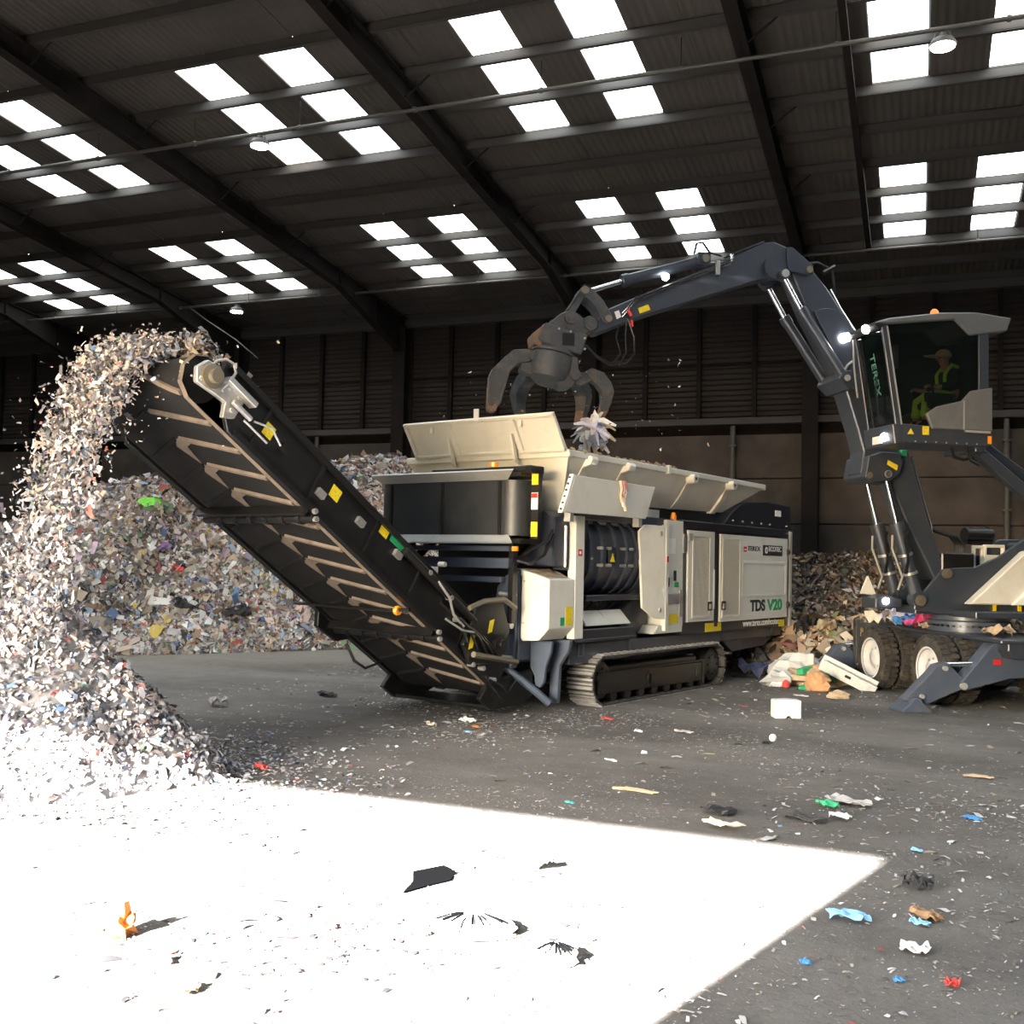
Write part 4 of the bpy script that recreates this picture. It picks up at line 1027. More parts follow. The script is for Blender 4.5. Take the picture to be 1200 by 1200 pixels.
b = MB(); b.prism([(-0.36, 1.5), (-0.7, 1.8), (-2.3, 1.8), (-2.3, 1.5)], 'y', 0.55, 0.62); b.build('panel_step', M_WHITE, sp, bevel=0.01)
b = MB(); b.box((-2.4, -1.0, 1.38), (-0.9, 0.36, 2.5)); b.build('engine_hood', M_GUN, MH, bevel=0.03)
for a0 in (-0.18, -0.62):
    b = MB(); b.box((a0 - 0.05, 0.37, 1.38), (a0, 0.4, 1.5)); b.build('hazard_sticker', M_YELLOW, uf)
    b = MB(); b.box((a0 - 0.05, 0.4, 1.33), (a0, 0.405, 1.38)); b.build('hazard_band', M_BLACK, uf)
# cream step frame with slots, muffler, lamp box on the far side
b = MB()
def slot_frame(o0, o1, z0, z1): b.ring_prism([(o0, z0), (o1, z0), (o1, z1), (o0, z1)], [(o0 - 0.05, z0 + 0.05), (o1 + 0.05, z0 + 0.05), (o1 + 0.05, z1 - 0.05), (o0 - 0.05, z1 - 0.05)], 'y', -0.25, -0.19)
slot_frame(-0.22, -0.42, 2.0, 2.44); slot_frame(-0.42, -0.80, 2.24, 2.46); slot_frame(-0.42, -0.80, 2.04, 2.24)
b.build('step_frame', M_CREAM, MH, bevel=0.008)
b = MB(); b.cyl((-0.2, -0.4, 2.62), (-0.68, -0.4, 2.62), 0.12, n=16); b.cyl((-0.3, -0.4, 2.5), (-0.3, -0.4, 2.74), 0.05, n=8); b.cyl((-0.6, -0.4, 2.5), (-0.6, -0.4, 2.76), 0.04, n=8); b.box((-0.7, -0.5, 2.46), (-0.2, -0.3, 2.52)); b.build('air_filter', M_BLACK, MH, smooth=True)
b = MB(); b.box((-0.02, -0.4, 2.1), (-0.14, -0.3, 2.28)); b.cyl((-0.08, -0.35, 2.28), (-0.08, -0.35, 2.33), 0.03, n=8); b.build('fluid_reservoir', M_RIM, MH, bevel=0.01)
b = MB()
for k in range(5): b.tube([(0.72 - 0.01 * k, -0.1 + 0.05 * k, 2.66), (0.5, -0.1 + 0.05 * k, 2.66 - 0.015 * k), (0.28, -0.1 + 0.05 * k, 2.6 - 0.01 * k), (0.15, -0.1 + 0.05 * k, 2.45), (0.14, -0.1 + 0.05 * k, 2.25), (0.25, -0.1 + 0.05 * k, 2.05)], 0.028, 8)
tag(b.build('boom_hose_bundle', M_BLACK, MH, smooth=True), kind='stuff')
b = MB(); b.box((0.05, -0.25, 1.95), (0.62, 0.25, 2.3)); b.build('pump_cover', M_BLACK, MH, bevel=0.02)
b = MB(); b.prism([(1.3, 1.42), (1.75, 1.40), (1.75, 1.56), (1.55, 1.62), (1.3, 1.56)], 'y', -0.2, 0.25); fb = b.build('front_lamp_box', M_GUN, MH, bevel=0.015)
b = MB(); b.lathe([(0.03, 0), (0.055, 0.01), (0.05, 0.03)], (1.58, 0.25, 1.52), (0.3, 1, 0), 14); b.build('lit_lamp', M_LAMP, fb)
b = MB(); b.prism([(1.52, 1.60), (1.78, 1.62), (1.66, 1.9)], 'y', -0.2, -0.14); b.build('cream_plate', M_CREAM, MH)

# boom
boom_o = [(0.5, 1.9), (0.88, 2.93), (1.18, 3.87), (1.7, 5.0), (2.15, 5.8), (2.6, 6.42), (2.84, 6.68), (2.96, 6.76), (3.1, 6.72), (3.19, 6.62), (2.89, 5.97), (2.5, 5.3), (2.3, 4.94), (2.05, 4.2), (1.95, 3.86), (2.0, 3.5), (1.88, 3.37), (1.5, 3.38), (1.22, 2.79), (0.83, 2.08), (0.72, 1.86)]
b = MB(); b.prism(boom_o, 'y', -0.22, 0.22); boom = b.build('boom', M_GUN, MH, bevel=0.02)
b = MB(); b.prism([(2.82, 6.01), (2.73, 6.06), (2.59, 6.08), (2.45, 6.06), (2.32, 6.0), (2.2, 5.83), (2.12, 5.6), (1.95, 5.2), (2.2, 4.85), (2.34, 4.98), (2.54, 5.49), (2.72, 5.82)], 'y', 0.222, 0.26); b.build('boom_side_plate', M_GUN, boom, bevel=0.008)
b = MB(); b.prism([(1.94, 3.77), (1.72, 3.85), (1.42, 3.84), (1.36, 3.7), (1.42, 3.52), (1.56, 3.4), (1.88, 3.36), (2.0, 3.44)], 'y', -0.36, 0.36); jb = b.build('cylinder_bracket', M_GUN, boom, bevel=0.015)
b = MB(); b.add([(1.62, 0.364, 3.72), (1.45, 0.364, 3.64), (1.47, 0.364, 3.56), (1.64, 0.364, 3.65)], [(0, 1, 2, 3)]); b.build('yellow_sticker', M_YELLOW, jb)
b = MB(); b.cyl((1.63, 0.36, 3.5), (1.63, 0.40, 3.5), 0.06, n=16); b.build('pivot_pin', M_ZINC, jb, smooth=True)
b = MB(); b.cyl((1.93, 0.36, 3.47), (1.93, 0.38, 3.47), 0.05, n=16); b.build('pivot_pin', M_PIN, jb, smooth=True)
b = MB(); b.tube([(1.06, 0.1, 3.82), (0.86, 0.1, 3.2), (0.72, 0.1, 2.75), (0.66, 0.05, 2.62)], 0.022, 8); b.build('boom_pipe', M_CHROME, boom, smooth=True)
b = MB(); b.tube([(2.48, 0.1, 6.42), (2.3, 0.1, 6.12), (2.05, 0.12, 5.76)], 0.02, 8); b.build('boom_pipe', M_CHROME, boom, smooth=True)
b = MB(); b.box((1.25, 0.2, 3.8), (1.36, 0.3, 3.9)); b.build('valve_cap', M_GREEN, boom, bevel=0.01)
def ram(name, w, base, mid, pin, rb, rr, parent=None):
    b = MB(); b.cyl((base[0], w, base[1]), (mid[0], w, mid[1]), rb, n=18)
    d = Vector((mid[0] - base[0], 0, mid[1] - base[1])).normalized(); p = Vector((mid[0], w, mid[1]))
    b.cyl(p - d * 0.1, p + d * 0.04, rb * 1.15, n=18); b.cyl((base[0], w - 0.09, base[1]), (base[0], w + 0.09, base[1]), rb * 1.3, n=16)
    c = b.build(name, M_GUN, MH, smooth=True)
    b = MB(); b.cyl(p, (pin[0], w, pin[1]), rr, n=14); b.build('piston_rod', M_CHROME, c, smooth=True)
    b = MB(); b.cyl((pin[0], w - 0.08, pin[1]), (pin[0], w + 0.08, pin[1]), rr * 2, n=16); b.cyl((pin[0], w + 0.08, pin[1]), (pin[0], w + 0.1, pin[1]), rr, n=12); b.build('rod_eye', M_GUN, c, smooth=True)
    return c
for w in (0.3, -0.3):
    c = ram('hoist_cylinder', w, (1.08, 1.56), (1.42, 2.71), (1.63, 3.5), 0.095, 0.045)
    for t in (0.35, 0.6):
        a_, z_ = 1.08 + 0.34 * t, 1.56 + 1.15 * t
        b = MB(); b.lathe([(0.105, -0.02), (0.115, -0.02), (0.115, 0.02), (0.105, 0.02)], (a_, w, z_), (0.34, 0, 1.15), 18); b.build('clamp_band', M_STEEL, c, smooth=True)
    b = MB(); b.tube([(1.30, w + 0.1, 2.62), (1.36, w + 0.13, 2.5), (1.30, w + 0.12, 2.2), (1.34, w + 0.1, 1.95)], 0.02, 6); b.build('hydraulic_hose', M_BLACK, c, smooth=True)
    b = MB(); b.tube([(1.50, w, 2.55), (1.52, w + 0.02, 2.35), (1.36, w + 0.05, 1.9), (1.42, w + 0.03, 1.7)], 0.018, 6); b.build('hydraulic_pipe', M_ZINC, c, smooth=True)
    ram('stick_cylinder', w, (2.32, 4.97), (3.05, 6.0), (3.37, 6.54), 0.08, 0.042)
b = MB(); b.prism([(2.05, 4.78), (2.3, 4.80), (2.46, 4.95), (2.4, 5.08), (2.25, 5.1), (2.1, 5.0)], 'y', -0.38, 0.38); b.build('cylinder_bracket', M_GUN, boom, bevel=0.012)
b = MB(); b.cyl((2.33, 0.38, 4.97), (2.33, 0.41, 4.97), 0.05, n=14); b.build('pivot_pin', M_ZINC, boom, smooth=True)
b = MB(); b.tube([(2.2, 0.3, 5.25), (2.3, 0.34, 5.18), (2.36, 0.33, 5.06)], 0.02, 6); b.build('hydraulic_pipe', M_STEEL, boom, smooth=True)
b = MB(); b.lathe([(0.05, 0), (0.075, 0.02), (0.07, 0.05)], (2.33, 0.262, 5.62), (0.4, 1, -0.2), 16); b.build('lit_work_lamp', M_LAMP, boom)
b = MB(); b.tube([(2.9, -0.1, 6.85), (2.6, -0.1, 6.9), (2.35, -0.1, 6.8), (2.3, -0.1, 6.5), (2.36, -0.1, 6.2)], 0.025, 6); b.tube([(2.5, -0.1, 6.74), (2.3, -0.1, 6.86)], 0.04, 8); b.build('boom_hose', M_BLACK, boom, smooth=True)
# stick
b = MB()
st_o = [(6.34, 5.62), (6.1, 5.87), (5.73, 6.05), (4.15, 6.79), (3.63, 7.07), (3.45, 7.10), (3.25, 7.03), (2.98, 6.78), (2.86, 6.68), (2.9, 6.58), (3.2, 6.60), (3.42, 6.55), (3.59, 6.51), (4.59, 6.15), (5.72, 5.73), (6.28, 5.47), (6.36, 5.5)]
b.prism(st_o, 'y', -0.16, 0.16)
stick = b.build('stick', M_GUN, MH, bevel=0.018)
b = MB(); b.cyl((3.44, 0.16, 6.68), (3.44, 0.24, 6.68), 0.2, n=24); b.cyl((3.44, -0.24, 6.68), (3.44, -0.16, 6.68), 0.2, n=24); b.build('elbow_disc', M_GUN, stick, smooth=True)
b = MB(); b.prism([(2.86, 6.74), (2.84, 6.62), (2.94, 6.58), (3.26, 6.62), (3.3, 6.98), (3.2, 7.0)], 'y', 0.23, 0.27); b.build('elbow_plate', M_GUN, stick, bevel=0.006)
b = MB(); b.cyl((2.92, 0.27, 6.66), (2.92, 0.3, 6.66), 0.055, n=14); b.build('pivot_pin', M_PIN, stick, smooth=True)
b = MB(); b.cyl((3.37, 0.38, 6.54), (3.37, 0.41, 6.54), 0.06, n=16); b.build('pivot_pin', M_ZINC, stick, smooth=True)
for k, off in enumerate((0.0, 0.055)):
    b = MB(); b.tube([(5.9, 0.19, 5.74 + off), (5.69, 0.19, 6.0 + off * 0.8), (5.05, 0.19, 6.29 + off * 0.6), (4.39, 0.19, 6.59 + off * 0.6), (4.17, 0.19, 6.68 + off * 0.6), (4.14 + off * 0.6, 0.17, 6.84)], 0.016, 8); b.build('hydraulic_pipe', M_CHROME, stick, smooth=True)
b = MB(); b.box((4.36, 0.16, 6.5), (4.42, 0.22, 6.72)); b.build('pipe_clamp', M_ZINC, stick)
b = MB(); b.add([(5.65, 0.164, 5.9), (5.49, 0.164, 5.97), (5.45, 0.164, 5.89), (5.62, 0.164, 5.82)], [(0, 1, 2, 3)]); b.build('yellow_sticker', M_YELLOW, stick)
b = MB(); b.add([(6.02, 0.164, 5.82), (5.95, 0.164, 5.85), (5.91, 0.164, 5.75), (5.98, 0.164, 5.71)], [(0, 1, 2, 3)]); b.build('white_tag', M_WHITE, stick)
b = MB(); b.cyl((5.82, 0.2, 5.86), (5.76, 0.2, 5.76), 0.03, n=8); b.build('red_coupling', M_REDP, stick, smooth=True)
b = MB(); b.cyl((5.76, 0.2, 5.7), (5.75, 0.2, 5.6), 0.025, n=8); b.build('red_coupling', M_REDP, stick, smooth=True)
b = MB(); b.tube([(3.6, 0.1, 7.1), (4.0, 0.1, 6.92), (4.25, 0.1, 6.8)], 0.02, 6); b.tube([(4.3, 0.1, 6.83), (4.5, 0.12, 6.86), (4.62, 0.14, 7.0), (4.72, 0.14, 6.98), (4.75, 0.12, 6.82)], 0.02, 8); b.build('stick_hose', M_BLACK, stick, smooth=True)
b = MB(); b.cyl((4.52, 0, 6.77), (5.82, 0, 6.36), 0.085, n=18); b.cyl((5.76, 0, 6.38), (5.86, 0, 6.345), 0.1, n=18); b.box((4.48, -0.12, 6.68), (4.68, 0.12, 6.86)); tc_ = b.build('tipping_cylinder', M_GUN, MH, smooth=True)
b = MB(); b.cyl((5.82, 0, 6.36), (6.5, 0, 6.11), 0.04, n=14); b.build('piston_rod', M_CHROME, tc_, smooth=True)
b = MB(); b.cyl((4.57, 0.12, 6.76), (4.57, 0.16, 6.76), 0.06, n=12); b.build('pivot_pin', M_PIN, tc_, smooth=True)
b = MB(); b.lathe([(0.04, 0), (0.06, 0.015), (0.055, 0.04)], (5.2, 0.1, 6.43), (0.3, 1, -0.1), 14); b.build('lit_work_lamp', M_LAMP, tc_)
# tilt linkage
b = MB()
arc_o = [(6.52, 6.2), (6.38, 6.14), (6.2, 5.97), (6.07, 5.76), (6.06, 5.66), (6.13, 5.62), (6.2, 5.66), (6.3, 5.86), (6.42, 5.98), (6.5, 6.03)]
b.prism(arc_o, 'y', 0.17, 0.21); b.prism(arc_o, 'y', -0.21, -0.17)
lk = b.build('tilt_link', M_GRAB, MH, bevel=0.01)
b = MB(); b.cyl((6.49, -0.23, 6.11), (6.49, 0.23, 6.11), 0.06, n=14); b.build('pivot_pin', M_PIN, lk, smooth=True)
b = MB(); b.cyl((6.12, -0.23, 5.70), (6.12, 0.23, 5.70), 0.055, n=14); b.build('pivot_pin', M_PIN, lk, smooth=True)
b = MB(); b.prism([(6.52, 6.18), (6.43, 6.12), (6.66, 5.7), (6.78, 5.74)], 'y', -0.14, 0.14); b.cyl((6.52, 0.15, 6.16), (6.78, 0.15, 5.76), 0.02, n=8); b.build('tilt_strut', M_GRAB, MH, bevel=0.01)
# grab
GB = None
b = MB(); b.prism([(6.86, 5.74), (6.7, 5.80), (6.56, 5.74), (6.5, 5.68), (6.42, 5.74), (6.28, 5.68), (6.27, 5.55), (6.50, 5.42), (7.08, 5.55)], 'y', -0.2, 0.2); gh = b.build('grab_head', M_GRAB, MH, bevel=0.02)
for (a, z) in ((6.7, 5.68), (6.4, 5.6)):
    b = MB(); b.cyl((a, -0.24, z), (a, 0.24, z), 0.1, n=20); b.cyl((a, 0.24, z), (a, 0.255, z), 0.06, n=14); b.build('pivot_pin', M_GRAB, gh, smooth=True)
b = MB(); b.prism([(7.1, 5.57), (6.44, 5.43), (6.54, 5.12), (7.12, 5.26), (7.2, 5.32)], 'y', -0.27, 0.27); rb_ = b.build('rotator_box', M_GRAB, MH, bevel=0.02)
b = MB(); b.prism([(7.1, 5.57), (7.29, 5.40), (7.26, 5.24), (7.14, 5.22), (7.12, 5.32)], 'y', -0.22, 0.22); b.build('end_plate', M_RUST, rb_, bevel=0.012)
b = MB(); b.box((6.66, 0.27, 5.24), (6.84, 0.285, 5.42)); b.build('inspection_hole', M_BLACK, rb_)
for a, z in ((6.9, 5.48), (6.72, 5.45), (6.5, 5.36), (6.5, 5.2)):
    b = MB(); b.cyl((a, 0.27, z), (a, 0.3, z), 0.018, n=6); b.build('bolt', M_STEEL, rb_)
b = MB(); ax = Vector((0.2, 0, -0.98)).normalized()
b.lathe([(0.30, 0.0), (0.34, 0.05), (0.34, 0.08)], (6.9, 0, 5.22), ax, 24)
b.lathe([(0.29, 0.06), (0.33, 0.1), (0.34, 0.3), (0.3, 0.46), (0.16, 0.56), (0.05, 0.58)], (6.9, 0, 5.22), ax, 20)
b.prism([(7.2, 5.16), (6.58, 5.08), (6.57, 4.85), (6.66, 4.64), (6.78, 4.62), (7.25, 4.84), (7.19, 4.97)], 'y', -0.2, 0.2)
gb = b.build('grab_body', M_GRAB, MH, smooth=True)
def claw(outline, tip, rot, name='grab_claw'):
    """outline in (a, z); rotated about the grab axis"""
    b = MB()
    Rm = Matrix.Translation((6.9, 0, 0)) @ Matrix.Rotation(rot, 4, 'Z') @ Matrix.Translation((-6.9, 0, 0))
    n = len(outline)
    wid = [0.11 if z > 4.6 else 0.05 + 0.06 * (z - 4.1) / 0.5 for a, z in outline]
    vs = [Rm @ Vector((a, -w, z)) for (a, z), w in zip(outline, wid)] + [Rm @ Vector((a, w, z)) for (a, z), w in zip(outline, wid)]
    b.add(vs, [tuple(range(n))[::-1], tuple(range(n, 2 * n))] + [(i, (i + 1) % n, n + (i + 1) % n, n + i) for i in range(n)])
    c = b.build(name, M_GRAB, MH, bevel=0.012)
    b = MB(); n = len(tip)
    vs = [Rm @ Vector((a, -0.075, z)) for a, z in tip] + [Rm @ Vector((a, 0.075, z)) for a, z in tip]
    b.add(vs, [tuple(range(n))[::-1], tuple(range(n, 2 * n))] + [(i, (i + 1) % n, n + (i + 1) % n, n + i) for i in range(n)]); b.build('claw_tip', M_RUST, c, bevel=0.008)
    p = outline[0]
    b = MB(); b.cyl(Rm @ Vector((p[0], -0.14, p[1])), Rm @ Vector((p[0], 0.14, p[1])), 0.075, n=16); b.build('claw_pin', M_GRAB, c, smooth=True)
    return c
CL = [(7.24, 5.09), (7.22, 5.16), (7.33, 5.19), (7.55, 5.17), (7.70, 5.03), (7.85, 4.87), (7.9, 4.75), (7.91, 4.44), (7.91, 4.25), (7.8, 4.24), (7.71, 4.37), (7.67, 4.53), (7.59, 4.84), (7.48, 4.95), (7.29, 5.0)]
CR = [(6.34, 4.87), (6.31, 4.95), (6.15, 4.9), (6.03, 4.75), (5.98, 4.62), (6.02, 4.42), (6.16, 4.14), (6.22, 4.21), (6.16, 4.47), (6.17, 4.61), (6.25, 4.72), (6.37, 4.79), (6.41, 4.86)]
claw(CL, [(7.915, 4.6), (7.92, 4.25), (7.86, 4.22), (7.79, 4.23), (7.74, 4.36), (7.86, 4.6)], 0.0)
claw(CR, [(6.05, 4.34), (6.16, 4.13), (6.23, 4.2), (6.17, 4.42)], 0.0)
claw(CR, [(6.05, 4.34), (6.16, 4.13), (6.23, 4.2), (6.17, 4.42)], 0.75)
claw(CR, [(6.05, 4.34), (6.16, 4.13), (6.23, 4.2), (6.17, 4.42)], 2.1)
b = MB(); b.prism([(7.2, 5.0), (7.42, 4.98), (7.44, 4.86), (7.3, 4.8), (7.16, 4.86)], 'y', -0.1, 0.1); b.build('claw_knuckle', M_GRAB, gb, bevel=0.012)
b = MB(); b.prism([(6.55, 4.88), (6.36, 4.9), (6.34, 4.76), (6.5, 4.68), (6.62, 4.7)], 'y', -0.1, 0.1); b.build('claw_knuckle', M_GRAB, gb, bevel=0.012)
b = MB(); b.cyl((6.62, 0.2, 4.82), (6.62, 0.24, 4.82), 0.08, n=14); b.build('claw_pin', M_GRAB, gb, smooth=True)
b = MB()
b.tube([(5.84, 0.2, 5.7), (5.86, 0.22, 5.45), (5.84, 0.22, 5.2), (5.92, 0.22, 5.05), (6.1, 0.2, 5.03), (6.3, 0.2, 5.13), (6.48, 0.22, 5.26)], 0.014, 8)
b.tube([(5.82, 0.2, 5.72), (5.72, 0.2, 5.45), (5.7, 0.2, 5.2), (5.82, 0.2, 5.04), (6.08, 0.18, 5.0), (6.28, 0.18, 5.1), (6.46, 0.2, 5.28)], 0.014, 8)
b.tube([(5.9, 0.1, 5.68), (5.98, 0.12, 5.45), (5.9, 0.12, 5.2), (6.0, 0.12, 5.06)], 0.012, 8)
b.build('grab_hose', M_BLACK, MH, smooth=True)
# ------------------------------------------------------------------ cab on its lifting arms
W1, W0 = 1.85, 1.05
b = MB()
b.prism([(2.30, 4.08), (0.87, 4.02), (0.85, 3.95), (0.89, 3.80), (2.26, 3.80), (2.34, 3.9)], 'y', W0, W1)
cab = b.build('cab_base', M_GUN, MH, bevel=0.015)
b = MB(); b.prism([(2.72, 5.48), (2.49, 5.56), (1.69, 5.69), (1.12, 5.73), (0.56, 5.68), (0.64, 5.48), (1.22, 5.39), (1.46, 5.60), (2.49, 5.48)], 'y', W0 - 0.04, W1 + 0.03); rf = b.build('cab_roof', M_ROOFG, MH, bevel=0.02)
b = MB(); b.prism([(2.62, 5.40), (2.49, 5.50), (1.4, 5.62), (1.2, 5.42), (0.95, 5.42), (0.95, 5.46), (1.18, 5.47), (1.38, 5.66), (2.5, 5.54), (2.68, 5.46)], 'y', W0, W1); b.build('roof_rail', M_BLACK, rf)
for w in (W0, W1 - 0.05):
    b = MB(); b.prism([(2.58, 5.44), (2.51, 5.46), (2.28, 4.06), (2.36, 4.06)], 'y', w, w + 0.05); b.build('front_pillar', M_GUN, MH, bevel=0.008)
    b = MB(); b.prism([(1.07, 5.46), (0.91, 5.46), (0.91, 4.6), (1.07, 4.6)], 'y', w, w + 0.05); b.build('rear_pillar', M_GUN, MH, bevel=0.008)
    b = MB(); b.prism([(2.51, 5.45), (2.49, 5.45), (2.26, 4.06), (2.28, 4.06)], 'y', w + 0.02, w + 0.056); b.build('pillar_seal', M_ZINC, MH)
b = MB(); b.prism([(1.90, 4.23), (1.73, 4.34), (1.34, 4.44), (1.20, 4.59), (0.87, 4.65), (0.87, 4.02), (1.81, 4.02)], 'y', W1 - 0.03, W1 + 0.03); pn = b.build('side_panel', M_ROOFG, MH, bevel=0.012)
b = MB(); b.box((1.315, W1 + 0.03, 4.03), (1.335, W1 + 0.04, 4.44)); b.build('panel_joint', M_ZINC, pn)
b = MB(); b.prism([(1.90, 4.23), (1.73, 4.34), (1.34, 4.44), (1.20, 4.59), (0.87, 4.65), (0.87, 4.02), (1.81, 4.02)], 'y', W0 - 0.03, W0 + 0.03); b.build('side_panel', M_ROOFG, MH, bevel=0.012)
b = MB(); b.box((0.89, W0, 4.02), (0.93, W1, 4.62)); b.build('rear_panel', M_GUN, MH)
b = MB(); b.prism([(2.49, 5.47), (1.45, 5.60), (1.22, 5.40), (1.07, 5.42), (1.07, 4.6), (1.22, 4.57), (1.34, 4.44), (1.73, 4.34), (1.90, 4.23), (1.83, 4.04), (2.27, 4.06)], 'y', W1 - 0.025, W1 - 0.015); b.build('side_window', M_GLASS, MH)
b = MB(); b.prism([(2.49, 5.47), (1.45, 5.60), (1.22, 5.40), (1.07, 5.42), (1.07, 4.6), (1.22, 4.57), (1.34, 4.44), (1.73, 4.34), (1.90, 4.23), (1.83, 4.04), (2.27, 4.06)], 'y', W0 + 0.015, W0 + 0.025); b.build('side_window', M_GLASS, MH)
b = MB(); b.prism([(2.57, 5.44), (2.56, 5.44), (2.34, 4.06), (2.35, 4.06)], 'y', W0 + 0.05, W1 - 0.05); fw = b.build('windscreen', M_GLASS, MH)
b = MB(); b.prism([(0.93, 5.42), (0.94, 5.42), (0.94, 4.62), (0.93, 4.62)], 'y', W0 + 0.05, W1 - 0.05); b.build('rear_window', M_GLASS, MH)
M_TXG = mat('pale_green_print', (0.10, 0.28, 0.22), 0.6)
lettering('lettering', 'TEREX', 0.17, M_TXG, fw, frame((2.545, 1.42, 5.1), (-0.16, 0.06, -0.98), (0.0, 1.0, 0.05)), width=0.62)
b = MB(); b.tube([(2.60, W0 + 0.02, 5.42), (2.56, W0 - 0.02, 5.0), (2.5, W0 - 0.02, 4.55)], 0.014, 6); b.build('grab_rail', M_ZINC, MH, smooth=True)
b = MB(); b.tube([(2.42, 1.5, 4.12), (2.5, 1.55, 4.6), (2.53, 1.62, 4.75)], 0.012, 6); b.build('windscreen_wiper', M_BLACK, MH)
b = MB(); b.prism([(2.42, 4.06), (2.30, 4.06), (2.24, 3.80), (2.38, 3.78)], 'y', W0, W1 + 0.02); fbx = b.build('front_skirt', M_GUN, MH, bevel=0.01)
b = MB(); b.lathe([(0.04, 0), (0.06, 0.015), (0.055, 0.04)], (2.39, 1.62, 3.90), (1, 0.25, 0), 16); b.build('lit_work_lamp', M_LAMP, fbx)
b = MB(); b.box((2.39, 1.3, 3.82), (2.41, 1.54, 3.93)); b.build('number_plate', M_WHITE, fbx)
for w in (1.55, 1.0):
    b = MB(); b.lathe([(0.04, 0), (0.065, 0.015), (0.06, 0.05)], (2.64, w, 5.46), (1, 0.35, -0.2), 16); b.build('lit_work_lamp', M_LAMP, rf)
b = MB(); b.lathe([(0.06, 0.0), (0.065, 0.02), (0.055, 0.1), (0.03, 0.13)], (1.55, 1.5, 5.70), (0, 0, 1), 14); b.build('orange_beacon', mat('beacon_orange', (0.95, 0.16, 0.02), 0.3, emit=(1, 0.15, 0.02), emit_s=1.2), rf, smooth=True)
b = MB(); b.box((1.85, W1 - 0.01, 3.93), (1.95, W1 + 0.004, 4.05)); b.build('yellow_sticker', M_YELLOW, cab)
b = MB(); b.prism([(2.08, 3.93), (2.18, 3.93), (2.13, 4.01)], 'y', W1 - 0.01, W1 + 0.004); b.build('warning_triangle', M_YELLOW, cab)
b = MB(); b.box((0.9, W1, 3.99), (1.3, W1 + 0.03, 4.02)); b.build('step_edge', M_ZINC, cab)
b = MB(); b.box((0.88, W1 - 0.02, 3.84), (0.93, W1 + 0.02, 3.95)); b.build('side_marker', M_AMBER, cab)
for k in range(7):
    b = MB(); b.cyl((1.1 + 0.16 * k, W1 - 0.005, 3.83), (1.1 + 0.16 * k, W1 + 0.006, 3.83), 0.012, n=6); b.build('bolt', M_ZINC, cab)
# cab interior: seat, console, joystick, screen
b = MB(); b.prism([(1.75, 4.35), (1.15, 4.32), (1.02, 4.42), (0.98, 5.0), (1.08, 5.02), (1.2, 4.46), (1.75, 4.46)], 'y', 1.2, 1.7); b.box((1.25, 1.3, 4.04), (1.6, 1.6, 4.34)); b.build('driver_seat', M_SEAT, MH, bevel=0.03)
b = MB(); b.box((1.4, 1.72, 4.42), (1.85, 1.8, 4.55)); b.cyl((1.72, 1.74, 4.55), (1.74, 1.74, 4.7), 0.02, n=8); b.build('armrest_console', M_SEAT, MH, bevel=0.015)
b = MB(); b.box((2.05, 1.15, 4.95), (2.1, 1.4, 5.3)); b.build('sun_visor_screen', mat('grey_screen', (0.16, 0.16, 0.17), 0.4), MH, bevel=0.01)
b = MB(); b.box((1.0, 1.1, 4.8), (1.04, 1.4, 4.85)); b.build('hi_vis_strap', mat('hi_vis_lime', (0.45, 0.85, 0.06), 0.7), MH)
# lifting arms
for w, pts in ((1.75, [(0.92, 3.98), (0.92, 3.78), (-0.5, 2.72), (-2.0, 2.05), (-2.0, 2.3), (-0.5, 2.95)]), (1.3, [(0.92, 4.35), (0.92, 4.18), (-0.4, 3.3), (-2.0, 2.6), (-2.0, 2.8), (-0.4, 3.52)])):
    b = MB(); b.prism(pts, 'y', w - 0.45, w - 0.3); b.build('cab_lift_arm', M_GUN, MH, bevel=0.015)
b = MB(); b.prism([(0.95, 4.4), (0.8, 4.4), (0.78, 3.75), (0.95, 3.75)], 'y', 0.8, 1.6); b.build('lift_arm_mount', M_GUN, MH, bevel=0.015)
b = MB(); b.tube([(1.35, 1.6, 3.8), (1.3, 1.6, 3.66), (1.15, 1.6, 3.62), (1.0, 1.6, 3.66), (0.85, 1.5, 3.6)], 0.025, 8); b.tube([(1.1, 1.6, 3.8), (1.05, 1.62, 3.62), (0.9, 1.6, 3.56)], 0.025, 8); b.build('cab_hose', M_BLACK, MH, smooth=True)
b = MB(); b.prism([(-1.4, 1.4), (-2.4, 1.4), (-2.4, 2.75), (-1.9, 2.85), (-1.4, 2.2)], 'y', 0.62, 1.6); b.build('lift_arm_pedestal', M_GUN, MH, bevel=0.02)

# ------------------------------------------------------------------ the driver
PER = empty('person', (0, 0, 0))
PER.location = Matrix.Translation(MH_LOC) @ Matrix.Rotation(math.radians(-148.6007), 4, 'Z') @ Vector((1.25, 1.45, 4.46))
PER.rotation_euler = (0, 0, math.radians(-148.6007))
tag(PER, 'person in black jacket, lime hi-vis trousers and pale helmet seated in the cab', 'person')
def skin_mesh(name, verts, edges, radii, m_, parent, root=0, sub=2):
    me = bpy.data.meshes.new(name); me.from_pydata(verts, edges, []); me.update()
    me.materials.append(m_)
    o = bpy.data.objects.new(name, me); COL.objects.link(o); o.parent = parent
    sk = o.modifiers.new('skin', 'SKIN'); sk.use_smooth_shade = True
    if not me.skin_vertices: 
        me.attributes.new('dummy', 'FLOAT', 'POINT')
    for i, r in enumerate(radii): me.skin_vertices[0].data[i].radius = (r, r) if not isinstance(r, tuple) else r
    for i in range(len(verts)): me.skin_vertices[0].data[i].use_root = (i == root)
    s = o.modifiers.new('subsurf', 'SUBSURF'); s.levels = sub; s.render_levels = sub
    return o
M_SKIN = mat('skin', (0.55, 0.30, 0.22), 0.55)
